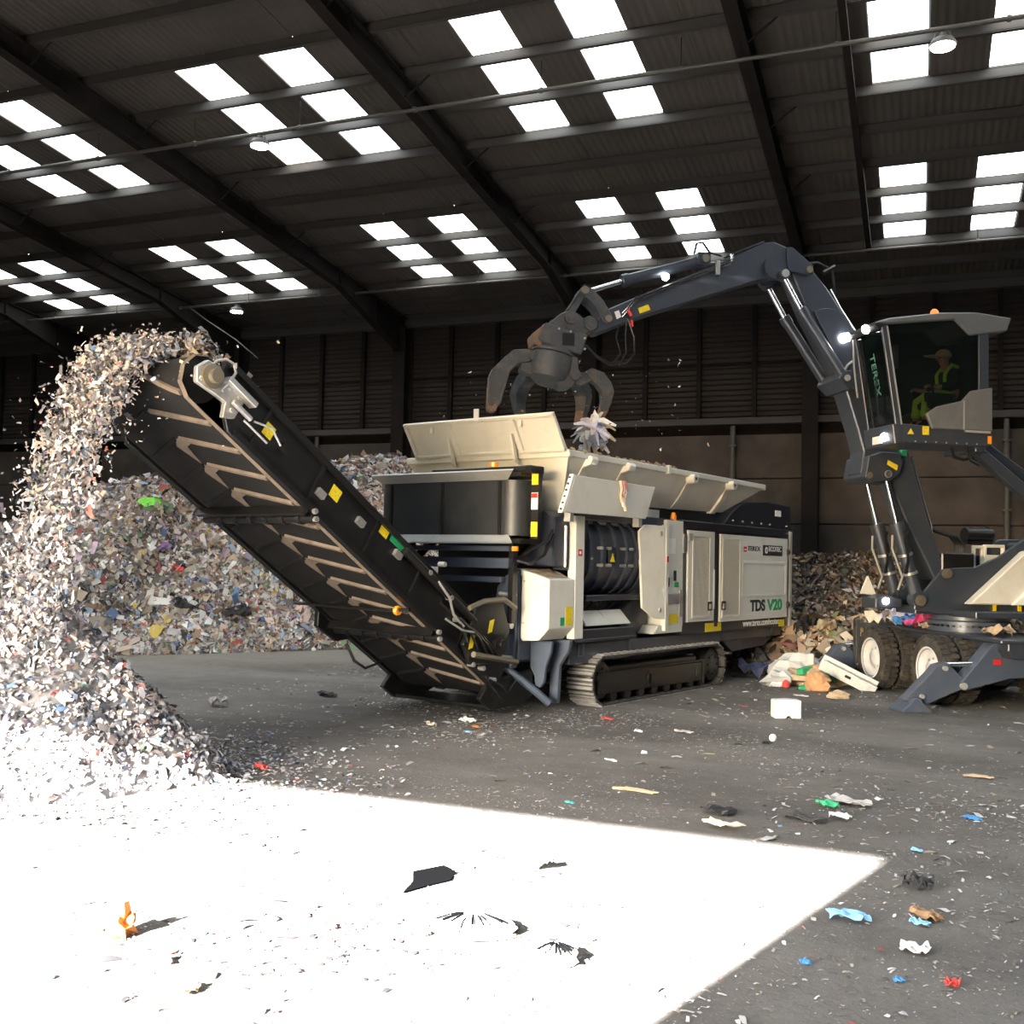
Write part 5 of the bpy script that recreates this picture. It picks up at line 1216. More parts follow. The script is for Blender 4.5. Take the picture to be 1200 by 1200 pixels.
M_JACKET = mat('black_jacket', (0.016, 0.017, 0.02), 0.85)
M_LIME = mat('hi_vis_lime', (0.45, 0.85, 0.06), 0.7)
M_HELM = mat('pale_yellow_helmet', (0.72, 0.62, 0.30), 0.5)
M_BOOT = mat('black_boot', (0.01, 0.01, 0.01), 0.7)
# origin = hips on the seat; x forward
V = [(0, 0, 0.06), (0.02, 0, 0.25), (0.05, 0, 0.45), (0.09, 0, 0.53), (0.12, 0, 0.63), (0.13, 0, 0.72),
     (0.04, 0.17, 0.43), (0.12, 0.22, 0.22), (0.33, 0.20, 0.20), (0.41, 0.19, 0.21),
     (0.04, -0.17, 0.43), (0.12, -0.22, 0.22), (0.33, -0.20, 0.20), (0.41, -0.19, 0.21),
     (0.02, 0.09, 0.05), (0.42, 0.12, 0.10), (0.50, 0.12, -0.30), (0.62, 0.12, -0.36),
     (0.02, -0.09, 0.05), (0.42, -0.12, 0.10), (0.50, -0.12, -0.30), (0.62, -0.12, -0.36)]
E_ = [(0, 1), (1, 2), (2, 3), (3, 4), (4, 5), (2, 6), (6, 7), (7, 8), (8, 9), (2, 10), (10, 11), (11, 12), (12, 13), (0, 14), (14, 15), (15, 16), (16, 17), (0, 18), (18, 19), (19, 20), (20, 21)]
Rr = [0.13, 0.12, 0.11, 0.05, 0.085, 0.075, 0.06, 0.045, 0.035, 0.03, 0.06, 0.045, 0.035, 0.03, 0.08, 0.06, 0.045, 0.04, 0.08, 0.06, 0.045, 0.04]
body = skin_mesh('body', V, E_, Rr, M_SKIN, PER)
J = [(0, 0, 0.10), (0.02, 0, 0.25), (0.05, 0, 0.43), (0.07, 0, 0.48), (0.04, 0.17, 0.43), (0.12, 0.22, 0.22), (0.31, 0.20, 0.20), (0.04, -0.17, 0.43), (0.12, -0.22, 0.22), (0.31, -0.20, 0.20)]
skin_mesh('jacket', J, [(0, 1), (1, 2), (2, 3), (2, 4), (4, 5), (5, 6), (2, 7), (7, 8), (8, 9)], [0.155, 0.145, 0.13, 0.08, 0.08, 0.065, 0.05, 0.08, 0.065, 0.05], M_JACKET, PER)
for s in (1, -1):
    skin_mesh('trouser_leg', [(0.05, 0.1 * s, 0.06), (0.25, 0.115 * s, 0.1), (0.43, 0.12 * s, 0.11), (0.47, 0.12 * s, -0.05), (0.50, 0.12 * s, -0.25)], [(0, 1), (1, 2), (2, 3), (3, 4)], [0.1, 0.092, 0.085, 0.072, 0.066], M_LIME, PER, root=2)
    skin_mesh('boot', [(0.50, 0.12 * s, -0.26), (0.51, 0.12 * s, -0.36), (0.63, 0.12 * s, -0.375)], [(0, 1), (1, 2)], [0.075, 0.07, 0.06], M_BOOT, PER)
    hv = [(0.40, 0.19 * s, 0.21), (0.46, 0.185 * s, 0.215)]; he = [(0, 1)]; hr = [0.028, 0.03]
    for k in range(4):
        y0 = (0.185 + (k - 1.5) * 0.018) * s; n0 = len(hv); ln = (0.035, 0.042, 0.038, 0.03)[k]
        hv += [(0.485, y0, 0.22), (0.485 + ln, y0, 0.205), (0.485 + ln * 1.1, y0, 0.17)]; he += [(1, n0), (n0, n0 + 1), (n0 + 1, n0 + 2)]; hr += [0.01, 0.0095, 0.009]
    n0 = len(hv); hv += [(0.45, (0.185 - 0.035) * s, 0.22), (0.475, (0.185 - 0.05) * s, 0.20)]; he += [(1, n0), (n0, n0 + 1)]; hr += [0.011, 0.01]
    skin_mesh('hand', hv, he, hr, M_SKIN, body)
    b = MB(); b.tube([(0.16, 0.09 * s, 0.30), (0.165, 0.11 * s, 0.42), (0.06, 0.12 * s, 0.555), (-0.04, 0.11 * s, 0.52)], 0.028, 6); b.build('hi_vis_strip', M_LIME, PER, smooth=True)
    b = MB(); b.ball((0.198, 0.032 * s, 0.665), 0.012, 8, 6); b.build('eye', M_INK, body)
    b = MB(); b.ball((0.12, 0.083 * s, 0.655), 0.022, 8, 6, (0.6, 0.4, 1)); b.build('ear', M_SKIN, body)
b = MB(); b.cyl((0.195, 0, 0.66), (0.228, 0, 0.635), 0.01, 0.016, n=8); b.build('nose', M_SKIN, body, smooth=True)
b = MB(); b.box((0.196, -0.025, 0.598), (0.202, 0.025, 0.605)); b.build('mouth', mat('lip', (0.35, 0.12, 0.1), 0.6), body)
b = MB()
vs = []; fs = []; n_, m_2 = 18, 7
for k in range(m_2 + 1):
    th = (PI / 2) * k / m_2
    for i in range(n_):
        t = 2 * PI * i / n_
        vs.append((0.12 + 0.125 * math.sin(th) * math.cos(t), 0.105 * math.sin(th) * math.sin(t), 0.69 + 0.115 * math.cos(th)))
for k in range(m_2):
    for i in range(n_): fs.append((k * n_ + i, k * n_ + (i + 1) % n_, (k + 1) * n_ + (i + 1) % n_, (k + 1) * n_ + i))
b.add(vs, fs)
b.prism([(0.2, 0.105), (0.38, 0.07), (0.44, 0.0), (0.38, -0.07), (0.2, -0.105), (0.1, -0.11), (0.1, 0.11)], 'z', 0.682, 0.694)  # peak drawn long to stand in for a pale reflection in the window
b.build('helmet', M_HELM, PER, smooth=True)
# ------------------------------------------------------------------ waste: heaps of shredded rubbish
def attr_material(name, rough=0.65):
    m = bpy.data.materials.new(name); m.use_nodes = True
    n = m.node_tree.nodes; l = m.node_tree.links; b = n['Principled BSDF']
    a = n.new('ShaderNodeAttribute'); a.attribute_name = 'Col'; a.attribute_type = 'GEOMETRY'
    l.new(a.outputs['Color'], b.inputs['Base Color']); b.inputs['Roughness'].default_value = rough
    return m
M_SHRED = attr_material('mixed_shredded_waste')

def vnoise(x, y, seed=0, scale=1.0, octaves=3):
    """smooth value noise on arrays"""
    out = np.zeros_like(x, dtype=float); amp = 1.0; tot = 0
    for o in range(octaves):
        xs_, ys_ = x * scale + 17.3 * o + seed, y * scale - 9.1 * o + seed * 1.7
        xi, yi = np.floor(xs_), np.floor(ys_); fx, fy = xs_ - xi, ys_ - yi
        fx = fx * fx * (3 - 2 * fx); fy = fy * fy * (3 - 2 * fy)
        def h(a, b): 
            v = np.sin(a * 127.1 + b * 311.7 + seed * 13.7) * 43758.5453
            return v - np.floor(v)
        v = (h(xi, yi) * (1 - fx) + h(xi + 1, yi) * fx) * (1 - fy) + (h(xi, yi + 1) * (1 - fx) + h(xi + 1, yi + 1) * fx) * fy
        out += v * amp; tot += amp; amp *= 0.5; scale *= 2.1
    return out / tot

PAL_MIX = np.array([(0.66, 0.66, 0.68), (0.52, 0.50, 0.49), (0.40, 0.38, 0.37), (0.32, 0.26, 0.21), (0.24, 0.16, 0.11), (0.43, 0.34, 0.26), (0.12, 0.11, 0.11), (0.04, 0.04, 0.045),
                    (0.10, 0.17, 0.33), (0.25, 0.33, 0.45), (0.42, 0.10, 0.08), (0.30, 0.20, 0.28), (0.15, 0.24, 0.14), (0.50, 0.36, 0.08), (0.55, 0.42, 0.40), (0.22, 0.20, 0.27)])
W_MIX = np.array([10, 12, 12, 11, 9, 10, 8, 6, 2.5, 3, 1.6, 3, 2, 1.3, 5, 4.0])
PAL_SHR = 0.78 * np.array([(0.74, 0.72, 0.73), (0.62, 0.60, 0.62), (0.50, 0.47, 0.47), (0.36, 0.32, 0.30), (0.46, 0.36, 0.28), (0.13, 0.13, 0.15), (0.05, 0.05, 0.06), (0.16, 0.27, 0.45), (0.42, 0.50, 0.62), (0.48, 0.12, 0.10), (0.55, 0.42, 0.38), (0.34, 0.26, 0.34), (0.18, 0.32, 0.22)])
W_SHR = np.array([16, 17, 15, 10, 9, 9, 8, 2, 4, 0.9, 6, 3, 0.5])
PAL_BRN = np.array([(0.30, 0.20, 0.12), (0.20, 0.13, 0.08), (0.12, 0.085, 0.06), (0.05, 0.04, 0.032), (0.40, 0.29, 0.19), (0.55, 0.47, 0.38), (0.22, 0.21, 0.20), (0.12, 0.15, 0.12), (0.30, 0.10, 0.08), (0.6, 0.58, 0.55), (0.08, 0.11, 0.16)])
W_BRN = np.array([12, 13, 12, 10, 8, 3, 4, 2, 1, 2, 1.5])

def scatter(P, N, size, pal, wts, rng, flat=0.5, long=2.2, curl=0.35, axis=None):
    """crumpled scraps (3 x 2 vertices, two quads bent along the middle) at points P, oriented about normals N"""
    n = len(P)
    a = rng.normal(size=(n, 3)); nn = N + a * (1 - flat) * 0.9; nn /= np.linalg.norm(nn, axis=1, keepdims=True)
    t = rng.normal(size=(n, 3)) if axis is None else axis + rng.normal(size=(n, 3)) * 0.5
    t -= nn * np.sum(t * nn, axis=1, keepdims=True); t /= np.linalg.norm(t, axis=1, keepdims=True)
    bt = np.cross(nn, t)
    s = size[0] * (size[1] / size[0]) ** (rng.random(n) ** 1.6)
    L = s * (0.6 + rng.random(n) * (long - 0.6)); Wd = s * (0.45 + 0.6 * rng.random(n))
    tpl = [(-1, -1), (-1, 1), (0, -1), (0, 1), (1, -1), (1, 1)]
    V = np.zeros((n, 6, 3))
    for k, (u, v) in enumerate(tpl):
        h = (rng.random(n) - 0.5) * curl * s * 1.2 + (curl * s * (0.6 if u == 0 else 0.0))
        V[:, k] = P + t * (u * L * (0.4 + 0.2 * rng.random(n)))[:, None] + bt * (v * Wd * (0.3 + 0.35 * rng.random(n)))[:, None] + nn * h[:, None]
    F = np.array([(0, 2, 3, 1), (2, 4, 5, 3)])
    faces = (np.arange(n)[:, None, None] * 6 + F[None]).reshape(-1, 4)
    ci = rng.choice(len(pal), size=n, p=wts / wts.sum())
    c = pal[ci] * (0.75 + 0.5 * rng.random((n, 1)))
    C = np.repeat(c, 6, axis=0)
    return V.reshape(-1, 3), faces, C

def stuff_object(name, parts, m_, label, cat):
    vs, fs, cs, off = [], [], [], 0
    for V, F, C in parts:
        vs.append(V); fs.append(F + off); cs.append(C); off += len(V)
    V = np.concatenate(vs); F = np.concatenate(fs); C = np.clip(np.concatenate(cs), 0, 1)
    me = bpy.data.meshes.new(name)
    me.vertices.add(len(V)); me.vertices.foreach_set('co', V.astype(np.float32).ravel())
    me.loops.add(F.size); me.loops.foreach_set('vertex_index', F.astype(np.int32).ravel())
    me.polygons.add(len(F)); me.polygons.foreach_set('loop_start', np.arange(0, F.size, 4, dtype=np.int32)); me.polygons.foreach_set('loop_total', np.full(len(F), 4, dtype=np.int32))
    me.update(calc_edges=True)
    at = me.color_attributes.new('Col', 'FLOAT_COLOR', 'POINT')
    at.data.foreach_set('color', np.concatenate([C, np.ones((len(C), 1))], axis=1).astype(np.float32).ravel())
    me.materials.append(m_)
    o = link(name, me)
    tag(o, label, cat, kind='stuff')
    return o

def height_grid(fn, x0, x1, y0, y1, step, col):
    xs_ = np.arange(x0, x1 + step, step); ys_ = np.arange(y0, y1 + step, step)
    X, Y = np.meshgrid(xs_, ys_)
    Z = fn(X, Y) - 0.03
    nx, ny = len(xs_), len(ys_)
    V = np.stack([X.ravel(), Y.ravel(), Z.ravel()], axis=1)
    i = np.arange(nx - 1); j = np.arange(ny - 1); I, J = np.meshgrid(i, j); a = (J * nx + I).ravel()
    F = np.stack([a, a + 1, a + nx + 1, a + nx], axis=1)
    C = np.tile(np.array(col), (len(V), 1)) * (0.7 + 0.6 * nrng.random((len(V), 1)))
    keep = (Z.ravel()[F].max(axis=1) > 0.0)
    return V, F[keep], C

def surface_points(fn, x0, x1, y0, y1, n, rng, zmin=0.02):
    x = x0 + (x1 - x0) * rng.random(n); y = y0 + (y1 - y0) * rng.random(n)
    z = fn(x, y); e = 0.05
    nx = -(fn(x + e, y) - z) / e; ny = -(fn(x, y + e) - z) / e
    N = np.stack([nx, ny, np.ones_like(x)], axis=1); N /= np.linalg.norm(N, axis=1, keepdims=True)
    k = z > zmin
    return np.stack([x, y, z], axis=1)[k], N[k]

# heap along the back wall on the left
def heap_left(x, y):
    toe = np.interp(x, [-36, -24, -17, -15.2, -14.9, -13.9, -12.75, -11.8, -10.5, -8.5], [11.5, 13.0, 13.8, 14.4, 15.9, 16.9, 18.2, 19.6, 20.8, 23.5])
    toe = toe + (vnoise(x, y * 0 + 3, 5, 0.8, 2) - 0.5) * 0.5
    d = (y - toe)
    # distance measured square to the slanting front
    top = np.interp(x, [-36, -24.0, -21.9, -19.3, -17.9, -16.7, -16.0, -14.9, -13.3, -12.0, -10, -8.5], [1.0, 1.3, 1.7, 2.3, 3.0, 3.7, 3.8, 4.45, 4.85, 4.8, 4.4, 3.6])
    q = np.clip(d, 0, None) * 0.9 / np.maximum(top, 0.1)
    h = top * q / (1 + q ** 5) ** 0.2
    lump = (vnoise(x, y, 3, 0.9, 4) - 0.5) * 0.75 * np.clip(h / 1.0, 0, 1)
    return np.where(d > 0, np.maximum(h + lump, 0), -0.2)
rg = np.random.default_rng(21)
parts = [height_grid(heap_left, -34, -8.5, 11, 27.3, 0.15, (0.12, 0.10, 0.09))]
for n_p, sz, ln in ((60000, (0.05, 0.13), 2.6), (60000, (0.035, 0.08), 3.4), (3500, (0.13, 0.30), 2.2)):
    P, N = surface_points(heap_left, -25, -9.0, 13, 25.5, n_p, rg)
    P[:, 2] += rg.random(len(P)) * 0.05
    parts.append(scatter(P, N, sz, PAL_MIX, W_MIX, rg, 0.45, ln))
for n_p, sz in ((26000, (0.045, 0.12)), (9000, (0.09, 0.2))):
    P, N = surface_points(heap_left, -18, -12.5, 13.5, 19.5, n_p, rg)
    P[:, 2] += rg.random(len(P)) * 0.06 - 0.02
    parts.append(scatter(P, N, sz, PAL_MIX, W_MIX, rg, 0.35, 2.6))
stuff_object('shredded_waste_heap', parts, M_SHRED, 'tall heap of mixed coloured shredded waste against the back wall behind the conveyor', 'waste heap')

# brown heap behind the machines on the right
def heap_right(x, y):
    toe = np.interp(x, [-5.5, -4.2, -2.6, -0.9, 1.5, 5, 9, 13], [27, 24.8, 22.6, 22.4, 23.0, 23.2, 23, 23.4])
    d = y - toe + (vnoise(x, y, 9, 1.0, 2) - 0.5) * 0.7
    h = np.clip(d, 0, None) * 1.15
    top = np.interp(x, [-5.5, -3, 0, 4, 13], [1.2, 2.25, 2.35, 2.2, 2.3])
    h = np.where(h > 0, top * np.tanh(h / top * 1.1), 0)
    return np.where(d > 0, np.maximum(h + (vnoise(x, y, 13, 1.3, 4) - 0.5) * 0.7 * np.clip(h, 0, 1), 0), -0.2)
parts = [height_grid(heap_right, -5.5, 12.5, 21.5, 27.3, 0.2, (0.05, 0.04, 0.03))]
for n_p, sz, ln in ((16000, (0.05, 0.15), 2.2), (14000, (0.035, 0.09), 3.0)):
    P, N = surface_points(heap_right, -5.5, 10, 21.5, 27, n_p, rg)
    P[:, 2] += rg.random(len(P)) * 0.07
    parts.append(scatter(P, N, sz, PAL_BRN * 0.62, W_BRN, rg, 0.3, ln, 0.6))
stuff_object('brown_waste_heap', parts, M_SHRED, 'dark brown heap of leafy cardboard waste behind the shredder and material handler', 'waste heap')

# low spill in front of it, between the machines
def heap_spill(x, y):
    d = ((x + 1.75) / 1.9) ** 2 + ((y - 21.4) / 1.7) ** 2
    h = 0.95 * np.clip(1 - d, 0, 1) ** 0.8
    return np.where(d < 1, h + (vnoise(x, y, 31, 1.8, 3) - 0.5) * 0.45 * np.clip(h * 3, 0, 1), -0.2)
parts = [height_grid(heap_spill, -3.8, 0.4, 19.4, 23.2, 0.12, (0.08, 0.06, 0.045))]
PAL_SP = np.concatenate([PAL_BRN, np.array([(0.52, 0.42, 0.32), (0.5, 0.34, 0.24), (0.62, 0.55, 0.47), (0.25, 0.3, 0.16)])]); W_SP = np.concatenate([W_BRN * 0.7, np.array([14, 10, 12, 7])])
P, N = surface_points(heap_spill, -3.8, 0.4, 19.4, 23.2, 3000, rg); parts.append(scatter(P, N, (0.08, 0.3), PAL_SP, W_SP, rg, 0.4, 2.4, 0.6))
P, N = surface_points(heap_spill, -3.8, 0.4, 19.4, 23.2, 2500, rg); parts.append(scatter(P, N, (0.04, 0.1), PAL_SP, W_SP, rg, 0.4, 2.4, 0.6))
stuff_object('waste_spill', parts, M_SHRED, 'low spill of torn cardboard and cloth between the shredder and the handler wheels', 'waste heap')

# fresh cone under the conveyor head
CX, CY = -7.45, 7.45
def cone(x, y):
    r = np.hypot(x - CX, y - CY)
    a = np.arctan2(y - CY, x - CX)
    R_ = 1.55 + 0.14 * np.sin(a * 3 + 1) + 0.08 * np.sin(a * 7)
    q = np.clip(1 - r / R_, 0, 1)
    h = 1.6 * (q ** 1.05)
    return np.where(q > 0, h + (vnoise(x, y, 41, 2.2, 3) - 0.5) * 0.22 * np.clip(h * 4, 0, 1), -0.1)
parts = [height_grid(cone, CX - 2.4, CX + 2.4, CY - 2.4, CY + 2.4, 0.07, (0.18, 0.17, 0.17))]
for n_p, sz, ln in ((20000, (0.022, 0.055), 2.2), (5000, (0.04, 0.085), 2.4)):
    P, N = surface_points(cone, CX - 2.4, CX + 2.4, CY - 2.4, CY + 2.4, n_p, rg, 0.01)
    P[:, 2] += rg.random(len(P)) * 0.02
    parts.append(scatter(P, N, sz, PAL_SHR, W_SHR, rg, 0.35, ln, 0.5))
# scattered skirt of flakes round the foot
n_p = 5200; rr = 1.35 + np.abs(rg.normal(size=n_p)) * 0.6; aa = rg.random(n_p) * 2 * PI
P = np.stack([CX + rr * np.cos(aa) * 1.25, CY + rr * np.sin(aa), np.full(n_p, 0.015)], axis=1); N = np.tile(np.array([0, 0, 1.0]), (n_p, 1))
parts.append(scatter(P, N, (0.015, 0.05), PAL_SHR, W_SHR, rg, 0.85, 2.2, 0.4))
stuff_object('fresh_shred_cone', parts, M_SHRED, 'cone of pale freshly shredded flakes on the floor under the conveyor head', 'waste heap')

# flakes pouring off the conveyor head (shredder frame -> world)
_ca, _sa = math.cos(math.radians(15.4)), math.sin(math.radians(15.4))
def sh2w(v, u, z): return np.stack([-4.187 + _ca * v + _sa * u, 13.711 - _sa * v + _ca * u, z], axis=-1)
n_p = 9500
t = rg.random(n_p) ** 0.8 * 0.86
spd = 1.58 + rg.normal(size=n_p) * 0.15
u = -6.12 - 0.835 * spd * t + rg.normal(size=n_p) * 0.06
z = 3.90 + 0.55 * spd * t - 4.9 * t * t + rg.normal(size=n_p) * (0.07 + 0.05 * t) + 0.05
v = -1.45 + np.clip(rg.normal(size=n_p), -1.8, 1.8) * (0.26 - 0.02 * t)
k = z > 0.7
P = sh2w(v, u, z)[k]
vel = sh2w(np.zeros(n_p), -0.835 * spd, 0.55 * spd - 9.8 * t) - sh2w(np.zeros(n_p), np.zeros(n_p), np.zeros(n_p))
vel = (vel / np.linalg.norm(vel, axis=1, keepdims=True))[k]
parts = [scatter(P, rg.normal(size=P.shape), (0.02, 0.056), PAL_SHR, W_SHR, rg, 0.4, 2.6, 0.4, axis=vel)]
n_p = 3800                                                # load still riding on the belt at the head
s = LEN - 0.75 + rg.random(n_p) * 0.95; d = -2 * R - 0.02 - rg.random(n_p) * 0.26; v = -1.38 + np.clip(rg.normal(size=n_p), -1.7, 1.7) * 0.33
P = sh2w(v, U0 + EU * s + NU * d, Z0 + EZ * s + NZ * d)
parts.append(scatter(P, rg.normal(size=P.shape), (0.03, 0.075), PAL_SHR, W_SHR, rg, 0.4, 2.2, 0.5))
n_p = 500                                                 # stray flakes thrown wide
t = rg.random(n_p) * 0.8; spd = 1.62 + rg.normal(size=n_p) * 0.5
P = sh2w(-1.37 + rg.normal(size=n_p) * 0.6, -6.15 - 0.835 * spd * t, 3.85 + 0.55 * spd * t - 4.9 * t * t + rg.normal(size=n_p) * 0.15)
P = P[P[:, 2] > 0.4]
parts.append(scatter(P, rg.normal(size=P.shape), (0.015, 0.035), PAL_SHR, W_SHR, rg, 0.4, 2.0, 0.4))
stuff_object('falling_shred', parts, M_SHRED, 'stream of pale shredded flakes pouring off the conveyor head', 'falling waste')

# loose bits drifting down over the hopper
n_p = 130
P = sh2w(rg.uniform(-2.9, 1.2, n_p), rg.uniform(-0.4, 1.6, n_p), rg.uniform(3.5, 4.9, n_p))
stuff_object('falling_scraps', [scatter(P, rg.normal(size=P.shape), (0.012, 0.045), PAL_SHR, W_SHR, rg, 0.3, 2.0, 0.5)], M_SHRED, 'small pale scraps drifting down around the grab above the hopper', 'falling waste')

# ------------------------------------------------------------------ single pieces of rubbish
def scrap_mat(name, c, rough=0.6): return mat('scrap_' + name, c, rough, var=0.15, var_scale=15)
SC = {k: scrap_mat(k, c) for k, c in dict(white=(0.72, 0.72, 0.73), grey=(0.33, 0.33, 0.34), black=(0.005, 0.005, 0.006), blue=(0.05, 0.22, 0.55), sky=(0.20, 0.42, 0.68), red=(0.60, 0.06, 0.05), green=(0.03, 0.35, 0.16), lime=(0.22, 0.68, 0.08),
                                          yellow=(0.72, 0.56, 0.06), brown=(0.28, 0.17, 0.09), tan=(0.48, 0.36, 0.24), kraft=(0.52, 0.30, 0.16), orange=(0.55, 0.20, 0.04), purple=(0.22, 0.14, 0.32), lilac=(0.62, 0.60, 0.74), pink=(0.80, 0.10, 0.30), teal=(0.05, 0.38, 0.40), cream=(0.66, 0.58, 0.45), navy=(0.03, 0.04, 0.10), darkgrey=(0.03, 0.03, 0.033)).items()}
M_FILM = mat('milky_film', (0.75, 0.77, 0.80), 0.25, alpha=0.75)
def sheet_piece(name, size, m_, seed, crumple=0.25, n=7, thick=0.006):
    """crumpled sheet lying on z = 0, its outline torn"""
    r = random.Random(seed); b = MB(); vs = []; fs = []
    ph = [r.uniform(0, 6.3) for _ in range(6)]; kx = [r.uniform(-5, 5) for _ in range(6)]; ky = [r.uniform(-5, 5) for _ in range(6)]
    for i in range(n):
        for j in range(n):
            x = (i / (n - 1) - 0.5); y = (j / (n - 1) - 0.5)
            h = sum(abs(math.sin(kx[q] * x * 1.6 + ky[q] * y * 1.6 + ph[q])) for q in range(6)) / 6
            e = 1 - 0.25 * (abs(x) * abs(y) * 4) + r.uniform(-0.1, 0.1)
            vs.append((x * size[0] * e, y * size[1] * e, max(0.0, h - 0.35) * crumple * min(size) * 1.6 + r.uniform(0, 0.05) * crumple * min(size)))
    z0 = min(p[2] for p in vs)
    vs = [(p[0], p[1], p[2] - z0 + 0.003) for p in vs]
    for i in range(n - 1):
        for j in range(n - 1): a = i * n + j; fs.append((a, a + 1, a + n + 1, a + n))
    b.add(vs, fs)
    o = b.build(name, m_)
    s_ = o.modifiers.new('thickness', 'SOLIDIFY'); s_.thickness = thick; s_.offset = 1
    return o
def lump_piece(name, size, m_, seed, rough=0.35):
    """crumpled ball of paper or bag, flat underneath"""
    r = random.Random(seed); b = MB(); b.ball((0, 0, 0), 1.0, 12, 8)
    v2 = []
    for p in b.v:
        p = Vector(p); k = 1 + (math.sin(p.x * 5.1 + seed) * math.sin(p.y * 6.3 + seed * 2) * math.cos(p.z * 4.7 + seed)) * rough + r.uniform(-0.5, 0.5) * rough * 0.35 * (1 if abs(p.z) < 0.98 else 0)
        q = Vector((p.x * k * size[0] / 2, p.y * k * size[1] / 2, max(p.z * k, -0.55) * size[2] / 1.55))
        v2.append(q)
    z0 = min(p.z for p in v2)
    b.v = [(p.x, p.y, p.z - z0) for p in v2]
    return b.build(name, m_)
def put(o, x, y, z=0.0, rz=None, label=None, cat='litter', group=None, tilt=None):
    o.location = (x, y, z); o.rotation_euler = (tilt[0] if tilt else 0, tilt[1] if tilt else 0, rnd.uniform(0, 6.28) if rz is None else rz)
    tag(o, label, cat, group)
    return o
sd = [100]
def S(name, size, col, x, y, label, crumple=0.3, z=0.0, rz=None, cat='litter', tilt=None, m_=None):
    sd[0] += 1
    return put(sheet_piece(name, size, m_ or SC[col], sd[0], crumple), x, y, z, rz, label, cat, None, tilt)
def Lp(name, size, col, x, y, label, z=0.0, rz=None, cat='litter', rough=0.35, m_=None):
    sd[0] += 1
    return put(lump_piece(name, size, m_ or SC[col], sd[0], rough), x, y, z, rz, label, cat)
VR = -0.365       # turn that faces a piece square to the viewer
# --- beside the handler's wheels
b = MB(); b.prism([(-0.19, 0), (-0.03, 0), (-0.02, 0.035), (0.03, 0.035), (0.04, 0), (0.17, 0), (0.17, 0.24), (0.0, 0.25), (-0.19, 0.24)], 'y', -0.1, 0.1)
put(b.build('polystyrene_block', SC['white'], bevel=0.012), -1.63, 14.38, 0, 0.42, 'white polystyrene block with a notched foot standing on the floor', 'packaging')
S('black_scrap', (0.2, 0.12), 'black', -1.6, 12.2, 'flat black scrap under the small white ball', 0.1)
b = MB(); b.ball((0, 0, 0.045), 0.045, 14, 10); put(b.build('white_ball', SC['white'], smooth=True), -1.54, 12.25, 0.012, 0, 'small white ball lying on a black scrap', 'ball')
b = MB(); b.box((-0.48, -0.1, 0), (0.48, 0.1, 0.03)); b.box((-0.48, -0.1, 0.03), (0.48, -0.07, 0.2)); b.box((-0.48, 0.07, 0.03), (0.48, 0.1, 0.2)); wb = b.build('white_board', SC['white'], bevel=0.006)
put(wb, -1.12, 18.3, 0.16, 0.1, 'long white folded panel leaning by the front wheel', 'panel', None, (0.5, 0.45))
b = MB(); b.box((-0.05, -0.104, 0.1), (0.05, -0.1, 0.15)); b.build('printed_mark', SC['darkgrey'], wb)
Lp('plastic_film', (1.1, 0.7, 0.48), 'white', -1.95, 18.9, 'heap of milky plastic film behind the brown paper bag', rough=0.6, m_=M_FILM)
Lp('plastic_film', (0.7, 0.4, 0.25), 'white', -2.2, 18.2, 'flat milky plastic film beside the red can', rough=0.6, m_=M_FILM)
Lp('brown_paper_bag', (0.48, 0.34, 0.32), 'kraft', -1.52, 17.75, 'crumpled brown paper bag in front of the litter heap', cat='bag')
for nm, col, sz, x, y, z, lab in (('green_carton', 'green', (0.3, 0.14, 0.1), -1.78, 18.35, 0.22, 'green carton lying left of the brown paper bag'), ('green_carton', 'green', (0.26, 0.16, 0.2), -1.35, 18.45, 0.16, 'upright green carton right of the brown paper bag'),
                                  ('green_carton', 'green', (0.2, 0.1, 0.08), -1.72, 17.85, 0.0, 'small green carton flat on the floor by the brown bag'), ('yellow_packet', 'yellow', (0.16, 0.12, 0.2), -1.2, 18.5, 0.14, 'bright yellow packet beside the upright green carton'),
                                  ('white_carton', 'white', (0.1, 0.08, 0.18), -1.72, 18.6, 0.36, 'small white carton on top of the litter heap'), ('white_carton', 'white', (0.08, 0.06, 0.16), -1.4, 18.3, 0.3, 'white carton edge above the green cartons'),
                                  ('cardboard_flap', 'kraft', (0.3, 0.2, 0.12), -1.6, 18.5, 0.22, 'orange brown cardboard flap on the litter heap'), ('cardboard_flap', 'brown', (0.22, 0.16, 0.16), -1.45, 18.7, 0.28, 'dark brown cardboard piece on the litter heap')):
    b = MB(); b.cbox((0, 0, sz[2] / 2), sz); o = b.build(nm, SC[col], bevel=0.012); put(o, x, y, z, None, lab, 'carton', None, (rnd.uniform(-0.4, 0.4), rnd.uniform(-0.4, 0.4)))
Lp('red_can', (0.15, 0.13, 0.13), 'red', -2.05, 17.95, 'red crushed can at the left end of the litter heap', cat='can', rough=0.15)
b = MB(); b.lathe([(0.02, 0), (0.045, 0.02), (0.045, 0.16), (0.02, 0.2), (0.02, 0.23)], (-0.1, 0, 0.045), (1, 0, 0), 14); put(b.build('white_bottle', SC['white'], smooth=True), -2.2, 18.0, 0, 0.2, 'white plastic bottle lying left of the red can', 'bottle')
Lp('litter_core', (1.0, 0.7, 0.3), 'tan', -1.6, 18.55, 'mound of mixed packaging under the cartons', cat='litter', rough=0.5)
S('white_tray', (0.28, 0.12), 'white', -1.7, 16.9, 'flat white tray in front of the brown paper bag', 0.12, rz=VR)
Lp('tan_packet', (0.34, 0.16, 0.12), 'tan', -1.15, 16.9, 'crumpled tan packet before the front wheel', rough=0.5)
S('dark_cloth', (0.8, 0.5), 'navy', -2.75, 19.3, 'dark navy cloth bundle at the foot of the brown spill', 0.9)
